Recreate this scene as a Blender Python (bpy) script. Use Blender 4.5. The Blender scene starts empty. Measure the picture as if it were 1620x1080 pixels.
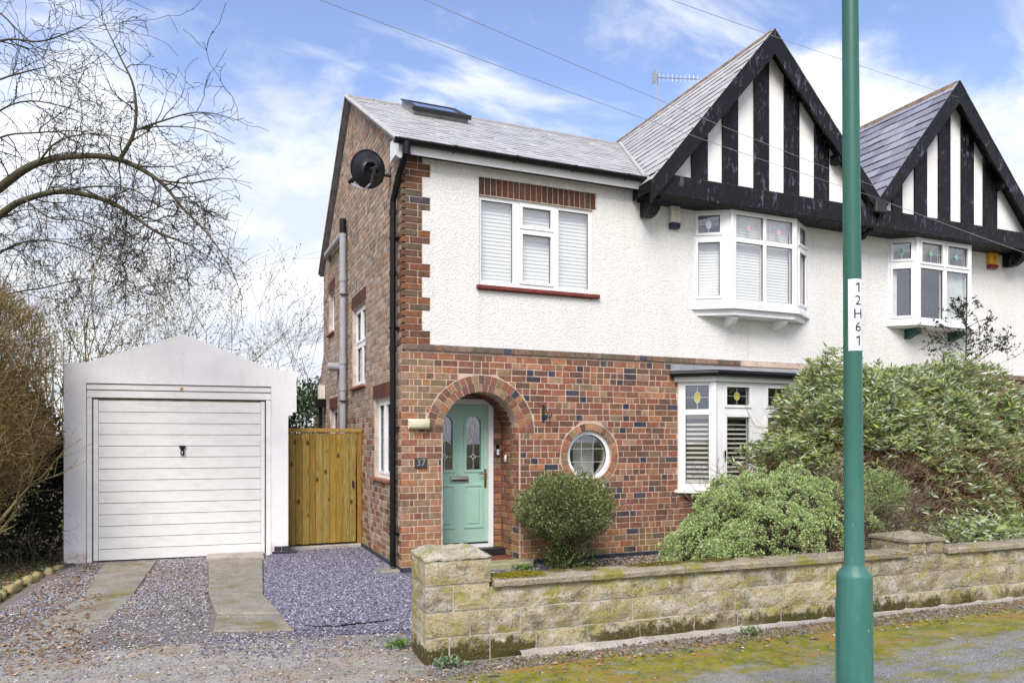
import bpy, bmesh, math, random
import numpy as np
from mathutils import Vector, Matrix
from mathutils.geometry import tessellate_polygon

random.seed(7)
rng = np.random.default_rng(11)
scene = bpy.context.scene
PI = math.pi

# ------------------------------------------------------------------ camera
YAW = math.atan2(0.387, 0.922)
CAM = Vector((-2.2886, -9.0170, 1.66))
cam_data = bpy.data.cameras.new('camera')
cam_data.sensor_width = 36.0
cam_data.lens = 36.0 * 1167.0 / 1620.0
cam_data.shift_y = (695.0 - 540.0) / 1620.0
cam_data.clip_start = 0.1
cam_data.clip_end = 1500.0
cam = bpy.data.objects.new('camera', cam_data)
cam.location = CAM
cam.rotation_euler = (PI / 2, 0, -YAW)
scene.collection.objects.link(cam)
scene.camera = cam

# ------------------------------------------------------------------ light
SUN_EL, SUN_AZ = math.radians(46), math.radians(-34)     # azimuth off the street side (-Y), negative = to the left
sun_dir = Vector((math.sin(SUN_AZ) * math.cos(SUN_EL), -math.cos(SUN_AZ) * math.cos(SUN_EL), math.sin(SUN_EL)))
sd = bpy.data.lights.new('sun', 'SUN')
sd.energy = 1.5
sd.angle = math.radians(32)
sd.color = (1.0, 0.955, 0.89)
sun = bpy.data.objects.new('sun', sd)
sun.rotation_euler = (-sun_dir).to_track_quat('-Z', 'Y').to_euler()
sun.location = (0, -10, 20)
scene.collection.objects.link(sun)

world = bpy.data.worlds.new('World')
scene.world = world
world.use_nodes = True
wn = world.node_tree
wn.nodes.clear()
def wnode(t, **k):
    n = wn.nodes.new(t)
    for a, b in k.items():
        setattr(n, a, b)
    return n
wl = wn.links.new
w_out = wnode('ShaderNodeOutputWorld')
w_sky = wnode('ShaderNodeTexSky', sky_type='NISHITA', sun_disc=False)
w_sky.sun_elevation = SUN_EL
w_sky.sun_rotation = math.atan2(sun_dir.x, sun_dir.y)
w_sky.altitude = 50
w_sky.air_density = 1.0
w_sky.dust_density = 0.6
w_sky.ozone_density = 2.2
w_bg = wnode('ShaderNodeBackground')
w_bg.inputs['Strength'].default_value = 0.091
w_tn = wnode('ShaderNodeMix', data_type='RGBA', blend_type='MULTIPLY')
w_tn.inputs[0].default_value = 1.0
w_tn.inputs[7].default_value = (1.09, 0.965, 1.0, 1)
wl(w_sky.outputs[0], w_tn.inputs[6])
wl(w_tn.outputs[2], w_bg.inputs['Color'])
# clouds: noise on the sky direction, flattened towards the horizon
w_tc = wnode('ShaderNodeTexCoord')
w_sep = wnode('ShaderNodeSeparateXYZ')
wl(w_tc.outputs['Generated'], w_sep.inputs[0])
def wm(op, a, b=None, c=None, clamp=False):
    n = wnode('ShaderNodeMath', operation=op)
    n.use_clamp = clamp
    for i, v in enumerate((a, b, c)):
        if v is None: continue
        if isinstance(v, (int, float)): n.inputs[i].default_value = v
        else: wl(v, n.inputs[i])
    return n.outputs[0]
den = wm('ADD', wm('MAXIMUM', w_sep.outputs['Z'], 0.0), 0.32)
w_cmb = wnode('ShaderNodeCombineXYZ')
wl(wm('DIVIDE', w_sep.outputs['X'], den), w_cmb.inputs[0])
wl(wm('DIVIDE', w_sep.outputs['Y'], den), w_cmb.inputs[1])
w_cmb.inputs[2].default_value = 3.1
def wnoise(scale, detail, rough, off):
    mp = wnode('ShaderNodeMapping')
    mp.inputs['Location'].default_value = off
    wl(w_cmb.outputs[0], mp.inputs[0])
    n = wnode('ShaderNodeTexNoise')
    n.inputs['Scale'].default_value = scale
    n.inputs['Detail'].default_value = detail
    n.inputs['Roughness'].default_value = rough
    n.inputs['Distortion'].default_value = 0.25
    wl(mp.outputs[0], n.inputs['Vector'])
    return n.outputs[0]
n1 = wnoise(2.3, 9, 0.56, (4.2, 1.3, 0))
n2 = wnoise(7.0, 8, 0.6, (0.4, 7.7, 2))
elev = w_sep.outputs['Z']
cover = wm('MULTIPLY', wm('SUBTRACT', 0.47, elev), 2.0)          # more cloud low down, clear blue high up
mask = wm('ADD', wm('ADD', wm('MULTIPLY', n1, 1.25), wm('MULTIPLY', n2, 0.35)), cover)
w_r = wnode('ShaderNodeMapRange', interpolation_type='SMOOTHSTEP')
w_r.inputs['From Min'].default_value = 0.78
w_r.inputs['From Max'].default_value = 1.02
wl(mask, w_r.inputs[0])
w_cr = wnode('ShaderNodeValToRGB')
w_cr.color_ramp.elements[0].position = 0.35
w_cr.color_ramp.elements[0].color = (0.66, 0.71, 0.81, 1)
w_cr.color_ramp.elements[1].position = 0.62
w_cr.color_ramp.elements[1].color = (0.93, 0.945, 0.97, 1)
wl(wnoise(4.0, 7, 0.55, (1.2, 3.3, 5)), w_cr.inputs[0])
w_cb = wnode('ShaderNodeBackground')
w_cb.inputs['Strength'].default_value = 0.435
wl(w_cr.outputs[0], w_cb.inputs['Color'])
w_mx = wnode('ShaderNodeMixShader')
w_mp2 = wnode('ShaderNodeMapping')
w_mp2.inputs['Scale'].default_value = (1.0, 2.3, 1.0); w_mp2.inputs['Rotation'].default_value = (0, 0, 0.5); w_mp2.inputs['Location'].default_value = (2.6, 0.9, 0)
wl(w_cmb.outputs[0], w_mp2.inputs[0])
w_ws = wnode('ShaderNodeTexNoise')
w_ws.inputs['Scale'].default_value = 2.7; w_ws.inputs['Detail'].default_value = 8; w_ws.inputs['Roughness'].default_value = 0.55; w_ws.inputs['Distortion'].default_value = 0.3
wl(w_mp2.outputs[0], w_ws.inputs['Vector'])
w_wr = wnode('ShaderNodeMapRange', interpolation_type='SMOOTHSTEP')
w_wr.inputs['From Min'].default_value = 0.47; w_wr.inputs['From Max'].default_value = 0.65
wl(w_ws.outputs[0], w_wr.inputs[0])
wl(wm('MAXIMUM', wm('MULTIPLY', w_r.outputs[0], 0.96), wm('MULTIPLY', w_wr.outputs[0], 0.75)), w_mx.inputs[0])
wl(w_bg.outputs[0], w_mx.inputs[1])
wl(w_cb.outputs[0], w_mx.inputs[2])
wl(w_mx.outputs[0], w_out.inputs['Surface'])

vs = scene.view_settings
scene.display_settings.display_device = 'sRGB'
vs.view_transform = 'Standard'
vs.look = 'None'
vs.exposure = 1.54
vs.gamma = 1.0
vs.use_curve_mapping = False
scene.render.engine = 'CYCLES'
scene.cycles.max_bounces = 6
scene.cycles.transparent_max_bounces = 12
scene.cycles.use_denoising = True
scene.cycles.caustics_reflective = False
scene.cycles.caustics_refractive = False

# ------------------------------------------------------------------ objects and tags
COLL = scene.collection
WLOC = {}
def put(o, parent=None, loc=(0, 0, 0), rot=None):
    """links o; loc is the world place of its origin (parents are never rotated)"""
    if o.name not in COLL.objects:
        COLL.objects.link(o)
    l = Vector(loc)
    WLOC[o] = l
    if parent is not None:
        o.parent = parent
        l = l - WLOC[parent]
    o.location = l
    if rot is not None:
        o.rotation_euler = rot
    return o
def tag(o, label=None, cat=None, group=None, kind=None):
    if label: o['label'] = label
    if cat: o['category'] = cat
    if group: o['group'] = group
    if kind: o['kind'] = kind
    return o
def thing(name, label, cat, loc, group=None):
    o = bpy.data.objects.new(name, None)
    o.empty_display_size = 0.2
    put(o, None, loc)
    return tag(o, label, cat, group)
def inst(name, mesh, parent, loc=(0, 0, 0), rot=None, scale=None):
    o = bpy.data.objects.new(name, mesh)
    put(o, parent, loc, rot)
    if scale: o.scale = scale
    return o

class MB:
    """collects polygons with a tint per face"""
    def __init__(self, T=None):
        self.v = []; self.f = []; self.c = []; self.T = T
    def verts(self, pts):
        n = len(self.v)
        if self.T: pts = [self.T(*p) for p in pts]
        self.v.extend([tuple(p) for p in pts])
        return n
    def face(self, idx, tint=(1, 1, 1)):
        self.f.append(tuple(idx)); self.c.append(tint)
    def poly(self, pts, tint=(1, 1, 1)):
        n = self.verts(pts)
        self.face(range(n, n + len(pts)), tint)
    def box(self, x0, x1, y0, y1, z0, z1, tint=(1, 1, 1), skip=''):
        n = self.verts([(x0, y0, z0), (x1, y0, z0), (x1, y1, z0), (x0, y1, z0),
                        (x0, y0, z1), (x1, y0, z1), (x1, y1, z1), (x0, y1, z1)])
        for k, q in (('b', (0, 3, 2, 1)), ('t', (4, 5, 6, 7)), ('f', (0, 1, 5, 4)), ('k', (2, 3, 7, 6)), ('l', (0, 4, 7, 3)), ('r', (1, 2, 6, 5))):
            if k not in skip:
                self.face([n + i for i in q], tint)
    def bbox(self, x0, x1, y0, y1, z0, z1, b=0.005, tint=(1, 1, 1)):
        """box with chamfered edges (26 faces)"""
        bm = bmesh.new()
        bmesh.ops.create_cube(bm, size=1.0)
        for v in bm.verts:
            v.co = Vector(((x0 + x1) / 2 + v.co.x * (x1 - x0), (y0 + y1) / 2 + v.co.y * (y1 - y0), (z0 + z1) / 2 + v.co.z * (z1 - z0)))
        bmesh.ops.bevel(bm, geom=bm.edges[:], offset=b, segments=1, affect='EDGES', clamp_overlap=True)
        self.add_bm(bm, tint)
    def add_bm(self, bm, tint=(1, 1, 1)):
        bm.verts.ensure_lookup_table()
        n = self.verts([tuple(v.co) for v in bm.verts])
        for f in bm.faces:
            self.face([n + v.index for v in f.verts], tint)
        bm.free()
    def prism(self, poly, a0, a1, axis='y', tint=(1, 1, 1)):
        """poly = 2D outline in the two other axes, extruded along axis"""
        k = len(poly)
        mk = {'y': lambda p, a: (p[0], a, p[1]), 'x': lambda p, a: (a, p[0], p[1]), 'z': lambda p, a: (p[0], p[1], a)}[axis]
        n = self.verts([mk(p, a0) for p in poly] + [mk(p, a1) for p in poly])
        tris = tessellate_polygon([[Vector((p[0], p[1], 0)) for p in poly]]) if k > 4 else None
        if tris:
            for t in tris:
                self.face([n + i for i in t], tint); self.face([n + k + i for i in t], tint)
        else:
            self.face(range(n, n + k), tint); self.face(range(n + k, n + 2 * k), tint)
        for i in range(k):
            j = (i + 1) % k
            self.face((n + i, n + j, n + k + j, n + k + i), tint)
    def plate(self, outer, holes, a0, a1, axis='y', tint=(1, 1, 1)):
        """plate with holes"""
        mk = {'y': lambda p, a: (p[0], a, p[1]), 'x': lambda p, a: (a, p[0], p[1]), 'z': lambda p, a: (p[0], p[1], a)}[axis]
        loops = [outer] + list(holes)
        flat = [p for l in loops for p in l]
        tris = tessellate_polygon([[Vector((p[0], p[1], 0)) for p in l] for l in loops])
        k = len(flat)
        n = self.verts([mk(p, a0) for p in flat] + [mk(p, a1) for p in flat])
        for t in tris:
            self.face([n + i for i in t], tint); self.face([n + k + i for i in t], tint)
        s = 0
        for l in loops:
            m = len(l)
            for i in range(m):
                j = (i + 1) % m
                self.face((n + s + i, n + s + j, n + k + s + j, n + k + s + i), tint)
            s += m
    def tube(self, pts, r, sides=8, tint=(1, 1, 1), cap=True):
        pts = [Vector(p) for p in pts]
        rs = r if isinstance(r, (list, tuple)) else [r] * len(pts)
        rings = []
        up = Vector((0, 0, 1))
        prev = None
        for i, p in enumerate(pts):
            d = (pts[min(i + 1, len(pts) - 1)] - pts[max(i - 1, 0)])
            if d.length < 1e-9: d = Vector((0, 0, 1))
            d.normalize()
            if prev is None:
                a = d.cross(up)
                if a.length < 0.05: a = d.cross(Vector((0, 1, 0)))
            else:
                a = prev - d * prev.dot(d)
                if a.length < 1e-5: a = d.cross(up)
            a.normalize(); prev = a
            b = d.cross(a)
            rings.append(self.verts([tuple(p + (a * math.cos(2 * PI * k / sides) + b * math.sin(2 * PI * k / sides)) * rs[i]) for k in range(sides)]))
        for q in range(len(rings) - 1):
            for k in range(sides):
                j = (k + 1) % sides
                self.face((rings[q] + k, rings[q] + j, rings[q + 1] + j, rings[q + 1] + k), tint)
        if cap:
            self.face([rings[0] + k for k in range(sides)][::-1], tint)
            self.face([rings[-1] + k for k in range(sides)], tint)
    def lathe(self, prof, c=(0, 0, 0), sides=24, tint=(1, 1, 1)):
        """prof = [(r, z)]"""
        rings = [self.verts([(c[0] + r * math.cos(2 * PI * k / sides), c[1] + r * math.sin(2 * PI * k / sides), c[2] + z) for k in range(sides)]) for r, z in prof]
        for q in range(len(rings) - 1):
            for k in range(sides):
                j = (k + 1) % sides
                self.face((rings[q] + k, rings[q] + j, rings[q + 1] + j, rings[q + 1] + k), tint)
        self.face([rings[0] + k for k in range(sides)][::-1], tint)
        self.face([rings[-1] + k for k in range(sides)], tint)
    def mesh(self, name, mat, smooth=False):
        me = bpy.data.meshes.new(name)
        me.from_pydata(self.v, [], self.f)
        a = me.attributes.new('tint', 'FLOAT_COLOR', 'FACE')
        a.data.foreach_set('color', np.array([(c[0], c[1], c[2], 1.0) for c in self.c], dtype=np.float32).ravel())
        for m in (mat if isinstance(mat, (list, tuple)) else [mat]):
            me.materials.append(m)
        if smooth:
            me.polygons.foreach_set('use_smooth', [True] * len(me.polygons))
        me.update()
        return me
    def build(self, name, mat, parent=None, smooth=False, kind=None):
        o = bpy.data.objects.new(name, self.mesh(name, mat, smooth))
        put(o, parent, (0, 0, 0))
        if kind: o['kind'] = kind
        return o

def np_mesh(name, V, F, mat, tint=None, smooth=False):
    """V (n,3), F (m,k) all faces the same size, tint (m,3)"""
    me = bpy.data.meshes.new(name)
    m, k = F.shape
    me.vertices.add(len(V)); me.vertices.foreach_set('co', V.astype(np.float32).ravel())
    me.loops.add(m * k); me.loops.foreach_set('vertex_index', F.astype(np.int32).ravel())
    me.polygons.add(m); me.polygons.foreach_set('loop_start', np.arange(0, m * k, k, dtype=np.int32))
    try: me.polygons.foreach_set('loop_total', np.full(m, k, dtype=np.int32))
    except Exception: pass
    if tint is not None:
        a = me.attributes.new('tint', 'FLOAT_COLOR', 'FACE')
        a.data.foreach_set('color', np.concatenate([tint, np.ones((m, 1))], 1).astype(np.float32).ravel())
    me.materials.append(mat)
    if smooth: me.polygons.foreach_set('use_smooth', np.ones(m, dtype=bool))
    me.update(calc_edges=True)
    return me

def norm(a):
    return a / np.maximum(np.linalg.norm(a, axis=1, keepdims=True), 1e-9)
def leaf_mesh(name, P, D, length, width, mat, cols, fold=0.25, jitter=0.25):
    """P base points, D directions; each leaf is two triangles folded on the midrib"""
    n = len(P)
    D = norm(D + rng.normal(0, jitter, (n, 3)))
    side = norm(np.cross(D, rng.normal(0, 1, (n, 3))))
    up = np.cross(side, D)
    L = (length * rng.uniform(0.7, 1.25, n))[:, None]; W = (width * rng.uniform(0.7, 1.25, n))[:, None]
    V = np.stack([P, P + D * L * 0.45 + side * W * 0.5 + up * W * fold, P + D * L, P + D * L * 0.45 - side * W * 0.5 + up * W * fold], 1).reshape(-1, 3)
    i = np.arange(n)[:, None] * 4
    F = np.concatenate([i + np.array([[0, 1, 2]]), i + np.array([[0, 2, 3]])], 1).reshape(-1, 3)
    cols = np.asarray(cols)
    ci = cols[rng.integers(0, len(cols), n)] * rng.uniform(0.75, 1.25, (n, 1))
    return np_mesh(name, V, F, mat, np.repeat(ci, 2, 0))
def twig_mesh(name, P0, P1, R0, R1, mat, cols, sides=3):
    n = len(P0)
    D = norm(P1 - P0)
    ref = np.where(np.abs(D[:, 2:3]) > 0.9, np.array([[1.0, 0, 0]]), np.array([[0, 0, 1.0]]))
    A = norm(np.cross(D, ref)); B = np.cross(D, A)
    rings = []
    for P, R in ((P0, R0), (P1, R1)):
        for k in range(sides):
            t = 2 * PI * k / sides
            rings.append(P + (A * math.cos(t) + B * math.sin(t)) * R[:, None])
    V = np.stack(rings, 1).reshape(-1, 3)
    i = np.arange(n)[:, None] * (2 * sides)
    F = np.concatenate([i + np.array([[k, (k + 1) % sides, sides + (k + 1) % sides, sides + k]]) for k in range(sides)], 1).reshape(-1, 4)
    cols = np.asarray(cols)
    ci = cols[rng.integers(0, len(cols), n)] * rng.uniform(0.8, 1.2, (n, 1))
    return np_mesh(name, V, F, mat, np.repeat(ci, sides, 0))

def text_mesh(s, size, mat, extrude=0.001, align='CENTER', name='lettering'):
    cu = bpy.data.curves.new('t', 'FONT')
    cu.body = s; cu.size = size; cu.extrude = extrude
    cu.align_x = align; cu.align_y = 'CENTER'
    cu.resolution_u = 3
    o = bpy.data.objects.new('t', cu)
    COLL.objects.link(o)
    bpy.context.view_layer.update()
    me = bpy.data.meshes.new_from_object(o.evaluated_get(bpy.context.evaluated_depsgraph_get()))
    bpy.data.objects.remove(o); bpy.data.curves.remove(cu)
    me.name = name
    me.materials.clear(); me.materials.append(mat)
    return me
# ------------------------------------------------------------------ materials
class S:
    def __init__(self, name, rough=0.8, spec=0.3, metal=0.0):
        self.m = bpy.data.materials.new(name)
        self.m.use_nodes = True
        self.t = self.m.node_tree
        self.b = self.t.nodes['Principled BSDF']
        self.out = self.t.nodes['Material Output']
        self.b.inputs['Roughness'].default_value = rough
        self.b.inputs['Specular IOR Level'].default_value = spec
        self.b.inputs['Metallic'].default_value = metal
    def n(self, typ, **k):
        x = self.t.nodes.new(typ)
        for a, v in k.items(): setattr(x, a, v)
        return x
    def l(self, a, b): self.t.links.new(a, b)
    def set(self, sock, v):
        if isinstance(v, bpy.types.NodeSocket): self.l(v, sock)
        elif isinstance(v, (tuple, list)) and len(v) == 3 and sock.type == 'RGBA': sock.default_value = (*v, 1)
        else: sock.default_value = v
    def pos(self):
        if not hasattr(self, '_p'): self._p = self.n('ShaderNodeNewGeometry').outputs['Position']
        return self._p
    def obj(self):
        return self.n('ShaderNodeTexCoord').outputs['Object']
    def map(self, vec, scale=(1, 1, 1), loc=(0, 0, 0), rot=(0, 0, 0)):
        x = self.n('ShaderNodeMapping')
        x.inputs['Scale'].default_value = scale; x.inputs['Location'].default_value = loc; x.inputs['Rotation'].default_value = rot
        self.l(vec, x.inputs[0]); return x.outputs[0]
    def noise(self, scale, detail=4, rough=0.55, vec=None, dist=0.0):
        x = self.n('ShaderNodeTexNoise')
        x.inputs['Scale'].default_value = scale; x.inputs['Detail'].default_value = detail; x.inputs['Roughness'].default_value = rough
        x.inputs['Distortion'].default_value = dist
        self.l(vec if vec is not None else self.pos(), x.inputs['Vector']); return x.outputs[0]
    def voro(self, scale, vec=None, feature='F1', out='Distance', rnd=1.0):
        x = self.n('ShaderNodeTexVoronoi', feature=feature)
        x.inputs['Scale'].default_value = scale; x.inputs['Randomness'].default_value = rnd
        self.l(vec if vec is not None else self.pos(), x.inputs['Vector']); return x.outputs[out]
    def ramp(self, fac, stops, interp='LINEAR'):
        x = self.n('ShaderNodeValToRGB'); r = x.color_ramp; r.interpolation = interp
        while len(r.elements) > 1: r.elements.remove(r.elements[0])
        for i, (p, c) in enumerate(stops):
            e = r.elements[0] if i == 0 else r.elements.new(p)
            e.position = p
            e.color = (*c, 1) if isinstance(c, (tuple, list)) else (c, c, c, 1)
        self.l(fac, x.inputs[0]); return x.outputs[0]
    def step(self, fac, a, b, lo=0.0, hi=1.0):
        x = self.n('ShaderNodeMapRange', interpolation_type='SMOOTHSTEP')
        for i, v in zip((1, 2, 3, 4), (a, b, lo, hi)): x.inputs[i].default_value = v
        self.l(fac, x.inputs[0]); return x.outputs[0]
    def mth(self, op, a, b=None, clamp=False):
        x = self.n('ShaderNodeMath', operation=op); x.use_clamp = clamp
        self.set(x.inputs[0], a)
        if b is not None: self.set(x.inputs[1], b)
        return x.outputs[0]
    def mix(self, fac, a, b, mode='MIX'):
        x = self.n('ShaderNodeMix', data_type='RGBA', blend_type=mode)
        self.set(x.inputs[0], fac); self.set(x.inputs[6], a); self.set(x.inputs[7], b)
        return x.outputs[2]
    def tint(self):
        return self.n('ShaderNodeAttribute', attribute_name='tint').outputs['Color']
    def sep(self, vec):
        x = self.n('ShaderNodeSeparateXYZ'); self.l(vec, x.inputs[0]); return x.outputs
    def bump(self, h, strength=0.4, dist=0.01, prev=None):
        x = self.n('ShaderNodeBump')
        x.inputs['Strength'].default_value = strength; x.inputs['Distance'].default_value = dist
        self.l(h, x.inputs['Height'])
        if prev is not None: self.l(prev, x.inputs['Normal'])
        self.l(x.outputs[0], self.b.inputs['Normal']); return x.outputs[0]
    def col(self, v): self.set(self.b.inputs['Base Color'], v); return self
    def rgh(self, v): self.set(self.b.inputs['Roughness'], v); return self

def simple(name, col, rough=0.5, spec=0.4, metal=0.0, var=0.12, nscale=6.0, bump=0.0, bscale=80.0):
    s = S(name, rough, spec, metal)
    k = s.noise(nscale, 5, 0.6)
    c = s.mix(s.step(k, 0.3, 0.7), tuple(x * (1 - var) for x in col), tuple(min(1, x * (1 + var)) for x in col))
    s.col(c)
    if bump: s.bump(s.noise(bscale, 3), bump, 0.004)
    return s.m
def tinted(name, rough=0.8, spec=0.2, nscale=30.0, var=0.25, bump=0.3, bscale=120.0, bdist=0.003):
    s = S(name, rough, spec)
    c = s.mix(1.0, s.tint(), s.ramp(s.noise(nscale, 5, 0.65), [(0.25, 1 - var), (0.75, 1 + var)]), 'MULTIPLY')
    s.col(c)
    if bump: s.bump(s.noise(bscale, 4, 0.6), bump, bdist)
    return s.m

# brick: tint per brick, mottled burn marks, slight grain
def brick_mat():
    s = S('brick', 0.88, 0.15)
    m1 = s.noise(16, 6, 0.7); m2 = s.noise(75, 3, 0.6)
    c = s.mix(1.0, s.tint(), s.ramp(m1, [(0.3, 0.60), (0.5, 1.0), (0.7, 1.35)]), 'MULTIPLY')
    c = s.mix(s.mth('MULTIPLY', s.step(m2, 0.55, 0.75), 0.40), c, (0.30, 0.22, 0.15))
    z = s.sep(s.pos())[2]
    # splash zone: green-yellow algae low down in patches
    alg = s.mth('MULTIPLY', s.step(s.noise(2.3, 5, 0.65), 0.42, 0.62), s.step(z, 0.60, 0.08))
    c = s.mix(s.mth('MULTIPLY', alg, 0.55), c, (0.25, 0.22, 0.055))
    soot = s.step(s.noise(1.3, 6, 0.65, s.map(s.pos(), (1, 1, 0.6), (3, 1, 9))), 0.48, 0.72)
    c = s.mix(s.mth('MULTIPLY', soot, 0.35), c, (0.14, 0.11, 0.085))
    s.col(c)
    s.bump(s.noise(140, 4, 0.65), 0.5, 0.003)
    return s.m
M = {}
M['brick'] = brick_mat()
M['mortar'] = simple('mortar', (0.52, 0.40, 0.315), 0.95, 0.1, var=0.22, nscale=9, bump=0.5, bscale=160)
M['mortar_side'] = simple('mortar_side', (0.50, 0.42, 0.36), 0.95, 0.1, var=0.22, nscale=5, bump=0.5, bscale=160)

def roughcast():
    s = S('roughcast', 0.92, 0.15)
    p = s.pos()
    h = s.mth('ADD', s.mth('MULTIPLY', s.voro(70, p, 'SMOOTH_F1'), -0.7), s.mth('MULTIPLY', s.noise(46, 6, 0.72), 1.9))
    stain = s.step(s.noise(1.3, 6, 0.65, s.map(p, (1.4, 1, 0.5))), 0.45, 0.85)
    c = s.mix(stain, (0.85, 0.83, 0.785), (0.765, 0.735, 0.67))
    run = s.step(s.noise(5, 5, 0.6, s.map(p, (1.6, 1, 0.10))), 0.56, 0.78)
    c = s.mix(s.mth('MULTIPLY', run, 0.5), c, (0.60, 0.565, 0.50))
    crk = s.noise(0.55, 9, 0.78, s.map(p, (1, 1, 0.55), (8, 1, 5)))
    c = s.mix(s.mth('MULTIPLY', s.step(s.mth('ABSOLUTE', s.mth('SUBTRACT', crk, 0.50)), 0.0016, 0.0), 0.6), c, (0.40, 0.37, 0.33))
    pits = s.step(s.voro(47, p), 0.5, 0.75)
    c = s.mix(s.mth('MULTIPLY', pits, 0.20), c, (0.43, 0.40, 0.35))
    s.col(c)
    s.bump(h, 0.85, 0.013)
    return s.m
M['roughcast'] = roughcast()
def garage_render():
    s = S('smooth_render', 0.85, 0.2)
    p = s.pos(); z = s.sep(p)[2]
    c = s.mix(s.step(s.noise(1.6, 6, 0.6), 0.35, 0.75), (0.84, 0.825, 0.815), (0.765, 0.75, 0.74))
    c = s.mix(s.mth('MULTIPLY', s.step(s.noise(9, 6, 0.7, s.map(p, (1, 1, 0.16))), 0.53, 0.76), 0.24), c, (0.47, 0.45, 0.41))
    c = s.mix(s.mth('MULTIPLY', s.step(s.noise(55, 3, 0.6), 0.68, 0.74), 0.6), c, (0.30, 0.27, 0.23))
    crk = s.noise(1.4, 8, 0.8, s.map(p, (1, 1, 0.7), (3, 1, 2)))
    c = s.mix(s.mth('MULTIPLY', s.step(s.mth('ABSOLUTE', s.mth('SUBTRACT', crk, 0.545)), 0.0035, 0.0), 0.45), c, (0.33, 0.31, 0.28))
    damp = s.mth('MULTIPLY', s.step(z, 0.22, 0.02), s.step(s.noise(6, 5, 0.7), 0.38, 0.62))
    c = s.mix(s.mth('MULTIPLY', damp, 0.75), c, (0.42, 0.27, 0.17))
    s.col(c); s.bump(s.noise(40, 5, 0.6), 0.25, 0.006)
    return s.m
M['render'] = garage_render()
M['upvc'] = simple('white_upvc', (0.80, 0.80, 0.79), 0.35, 0.45, var=0.05, nscale=3)
def old_white():
    s = S('white_paint', 0.5, 0.35)
    p = s.pos()
    c = s.mix(s.step(s.noise(4, 6, 0.65, s.map(p, (1, 1, 3))), 0.4, 0.75), (0.80, 0.79, 0.765), (0.71, 0.69, 0.65))
    c = s.mix(s.mth('MULTIPLY', s.step(s.noise(30, 4, 0.7), 0.64, 0.74), 0.5), c, (0.38, 0.32, 0.22))
    s.col(c); s.bump(s.noise(14, 3), 0.08, 0.004)
    return s.m
M['white_paint'] = old_white()
M['panel_white'] = simple('panel_white', (0.79, 0.77, 0.735), 0.75, 0.2, var=0.07, nscale=2.5, bump=0.15, bscale=50)
M['fascia'] = simple('fascia_white', (0.78, 0.77, 0.75), 0.4, 0.4, var=0.06, nscale=2)
def glass():
    s = S('window_glass')
    s.t.nodes.remove(s.b)
    tr = s.n('ShaderNodeBsdfTransparent'); tr.inputs[0].default_value = (0.96, 0.98, 0.975, 1)
    gl = s.n('ShaderNodeBsdfGlossy'); gl.inputs['Roughness'].default_value = 0.02; gl.inputs[0].default_value = (0.9, 0.93, 1, 1)
    bp = s.n('ShaderNodeBump'); bp.inputs['Strength'].default_value = 0.25; bp.inputs['Distance'].default_value = 0.01
    s.l(s.noise(1.6, 2, 0.5), bp.inputs['Height']); s.l(bp.outputs[0], gl.inputs['Normal'])
    ge = s.n('ShaderNodeNewGeometry'); dt = s.n('ShaderNodeVectorMath', operation='DOT_PRODUCT')
    s.l(ge.outputs['Normal'], dt.inputs[0]); s.l(ge.outputs['Incoming'], dt.inputs[1])
    sch = s.mth('POWER', s.mth('SUBTRACT', 1.0, s.mth('ABSOLUTE', dt.outputs['Value']), True), 4.0)
    fac = s.mth('ADD', s.mth('MULTIPLY', sch, 0.80), 0.20, True)
    mx = s.n('ShaderNodeMixShader'); s.l(fac, mx.inputs[0]); s.l(tr.outputs[0], mx.inputs[1]); s.l(gl.outputs[0], mx.inputs[2])
    s.l(mx.outputs[0], s.out.inputs[0])
    return s.m
M['glass'] = glass()
def slate(name, rough, bumpd, lich):
    s = S(name, rough, 0.5)
    p = s.pos()
    c = s.mix(1.0, s.tint(), s.ramp(s.noise(9, 6, 0.7), [(0.25, 0.88), (0.75, 1.12)]), 'MULTIPLY')
    c = s.mix(s.mth('MULTIPLY', s.step(s.noise(5.5, 6, 0.7), 0.56, 0.74), lich), c, (0.40, 0.38, 0.33))
    s.col(c); s.rgh(s.ramp(s.noise(20, 4), [(0.3, rough - 0.1), (0.7, rough + 0.12)]))
    s.bump(s.noise(60, 5, 0.6), 0.3, bumpd)
    return s.m
M['slate'] = slate('slate', 0.38, 0.002, 0.05)
M['slate_old'] = slate('slate_old', 0.42, 0.006, 0.35)
def black_wood():
    s = S('black_timber', 0.5, 0.22)
    p = s.pos()
    st = s.noise(7, 7, 0.72, s.map(p, (2.2, 2.2, 0.8)), 0.6)
    c = s.mix(s.mth('MULTIPLY', s.step(st, 0.54, 0.62), s.step(s.noise(2.2, 4, 0.6), 0.42, 0.58)), (0.008, 0.0075, 0.009), (0.085, 0.083, 0.115))
    c = s.mix(s.mth('MULTIPLY', s.step(s.noise(22, 5, 0.7), 0.62, 0.72), 0.5), c, (0.16, 0.15, 0.15))
    s.col(c); s.rgh(s.ramp(st, [(0.4, 0.32), (0.6, 0.72)])); s.bump(st, 0.3, 0.006)
    return s.m
M['black_wood'] = black_wood()
M['black_plastic'] = simple('black_plastic', (0.008, 0.008, 0.009), 0.4, 0.22, var=0.2)
M['dish_grey'] = simple('dish_grey', (0.030, 0.030, 0.036), 0.45, 0.35, var=0.25, nscale=5)
M['black_metal'] = simple('black_metal', (0.018, 0.018, 0.02), 0.45, 0.5, var=0.2)
M['grime'] = simple('grime', (0.27, 0.24, 0.18), 0.9, 0.1, var=0.3)
M['grey_plastic'] = simple('grey_plastic', (0.34, 0.34, 0.365), 0.5, 0.35, var=0.08)
M['lead'] = simple('lead', (0.22, 0.23, 0.25), 0.55, 0.4, var=0.2)
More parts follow.
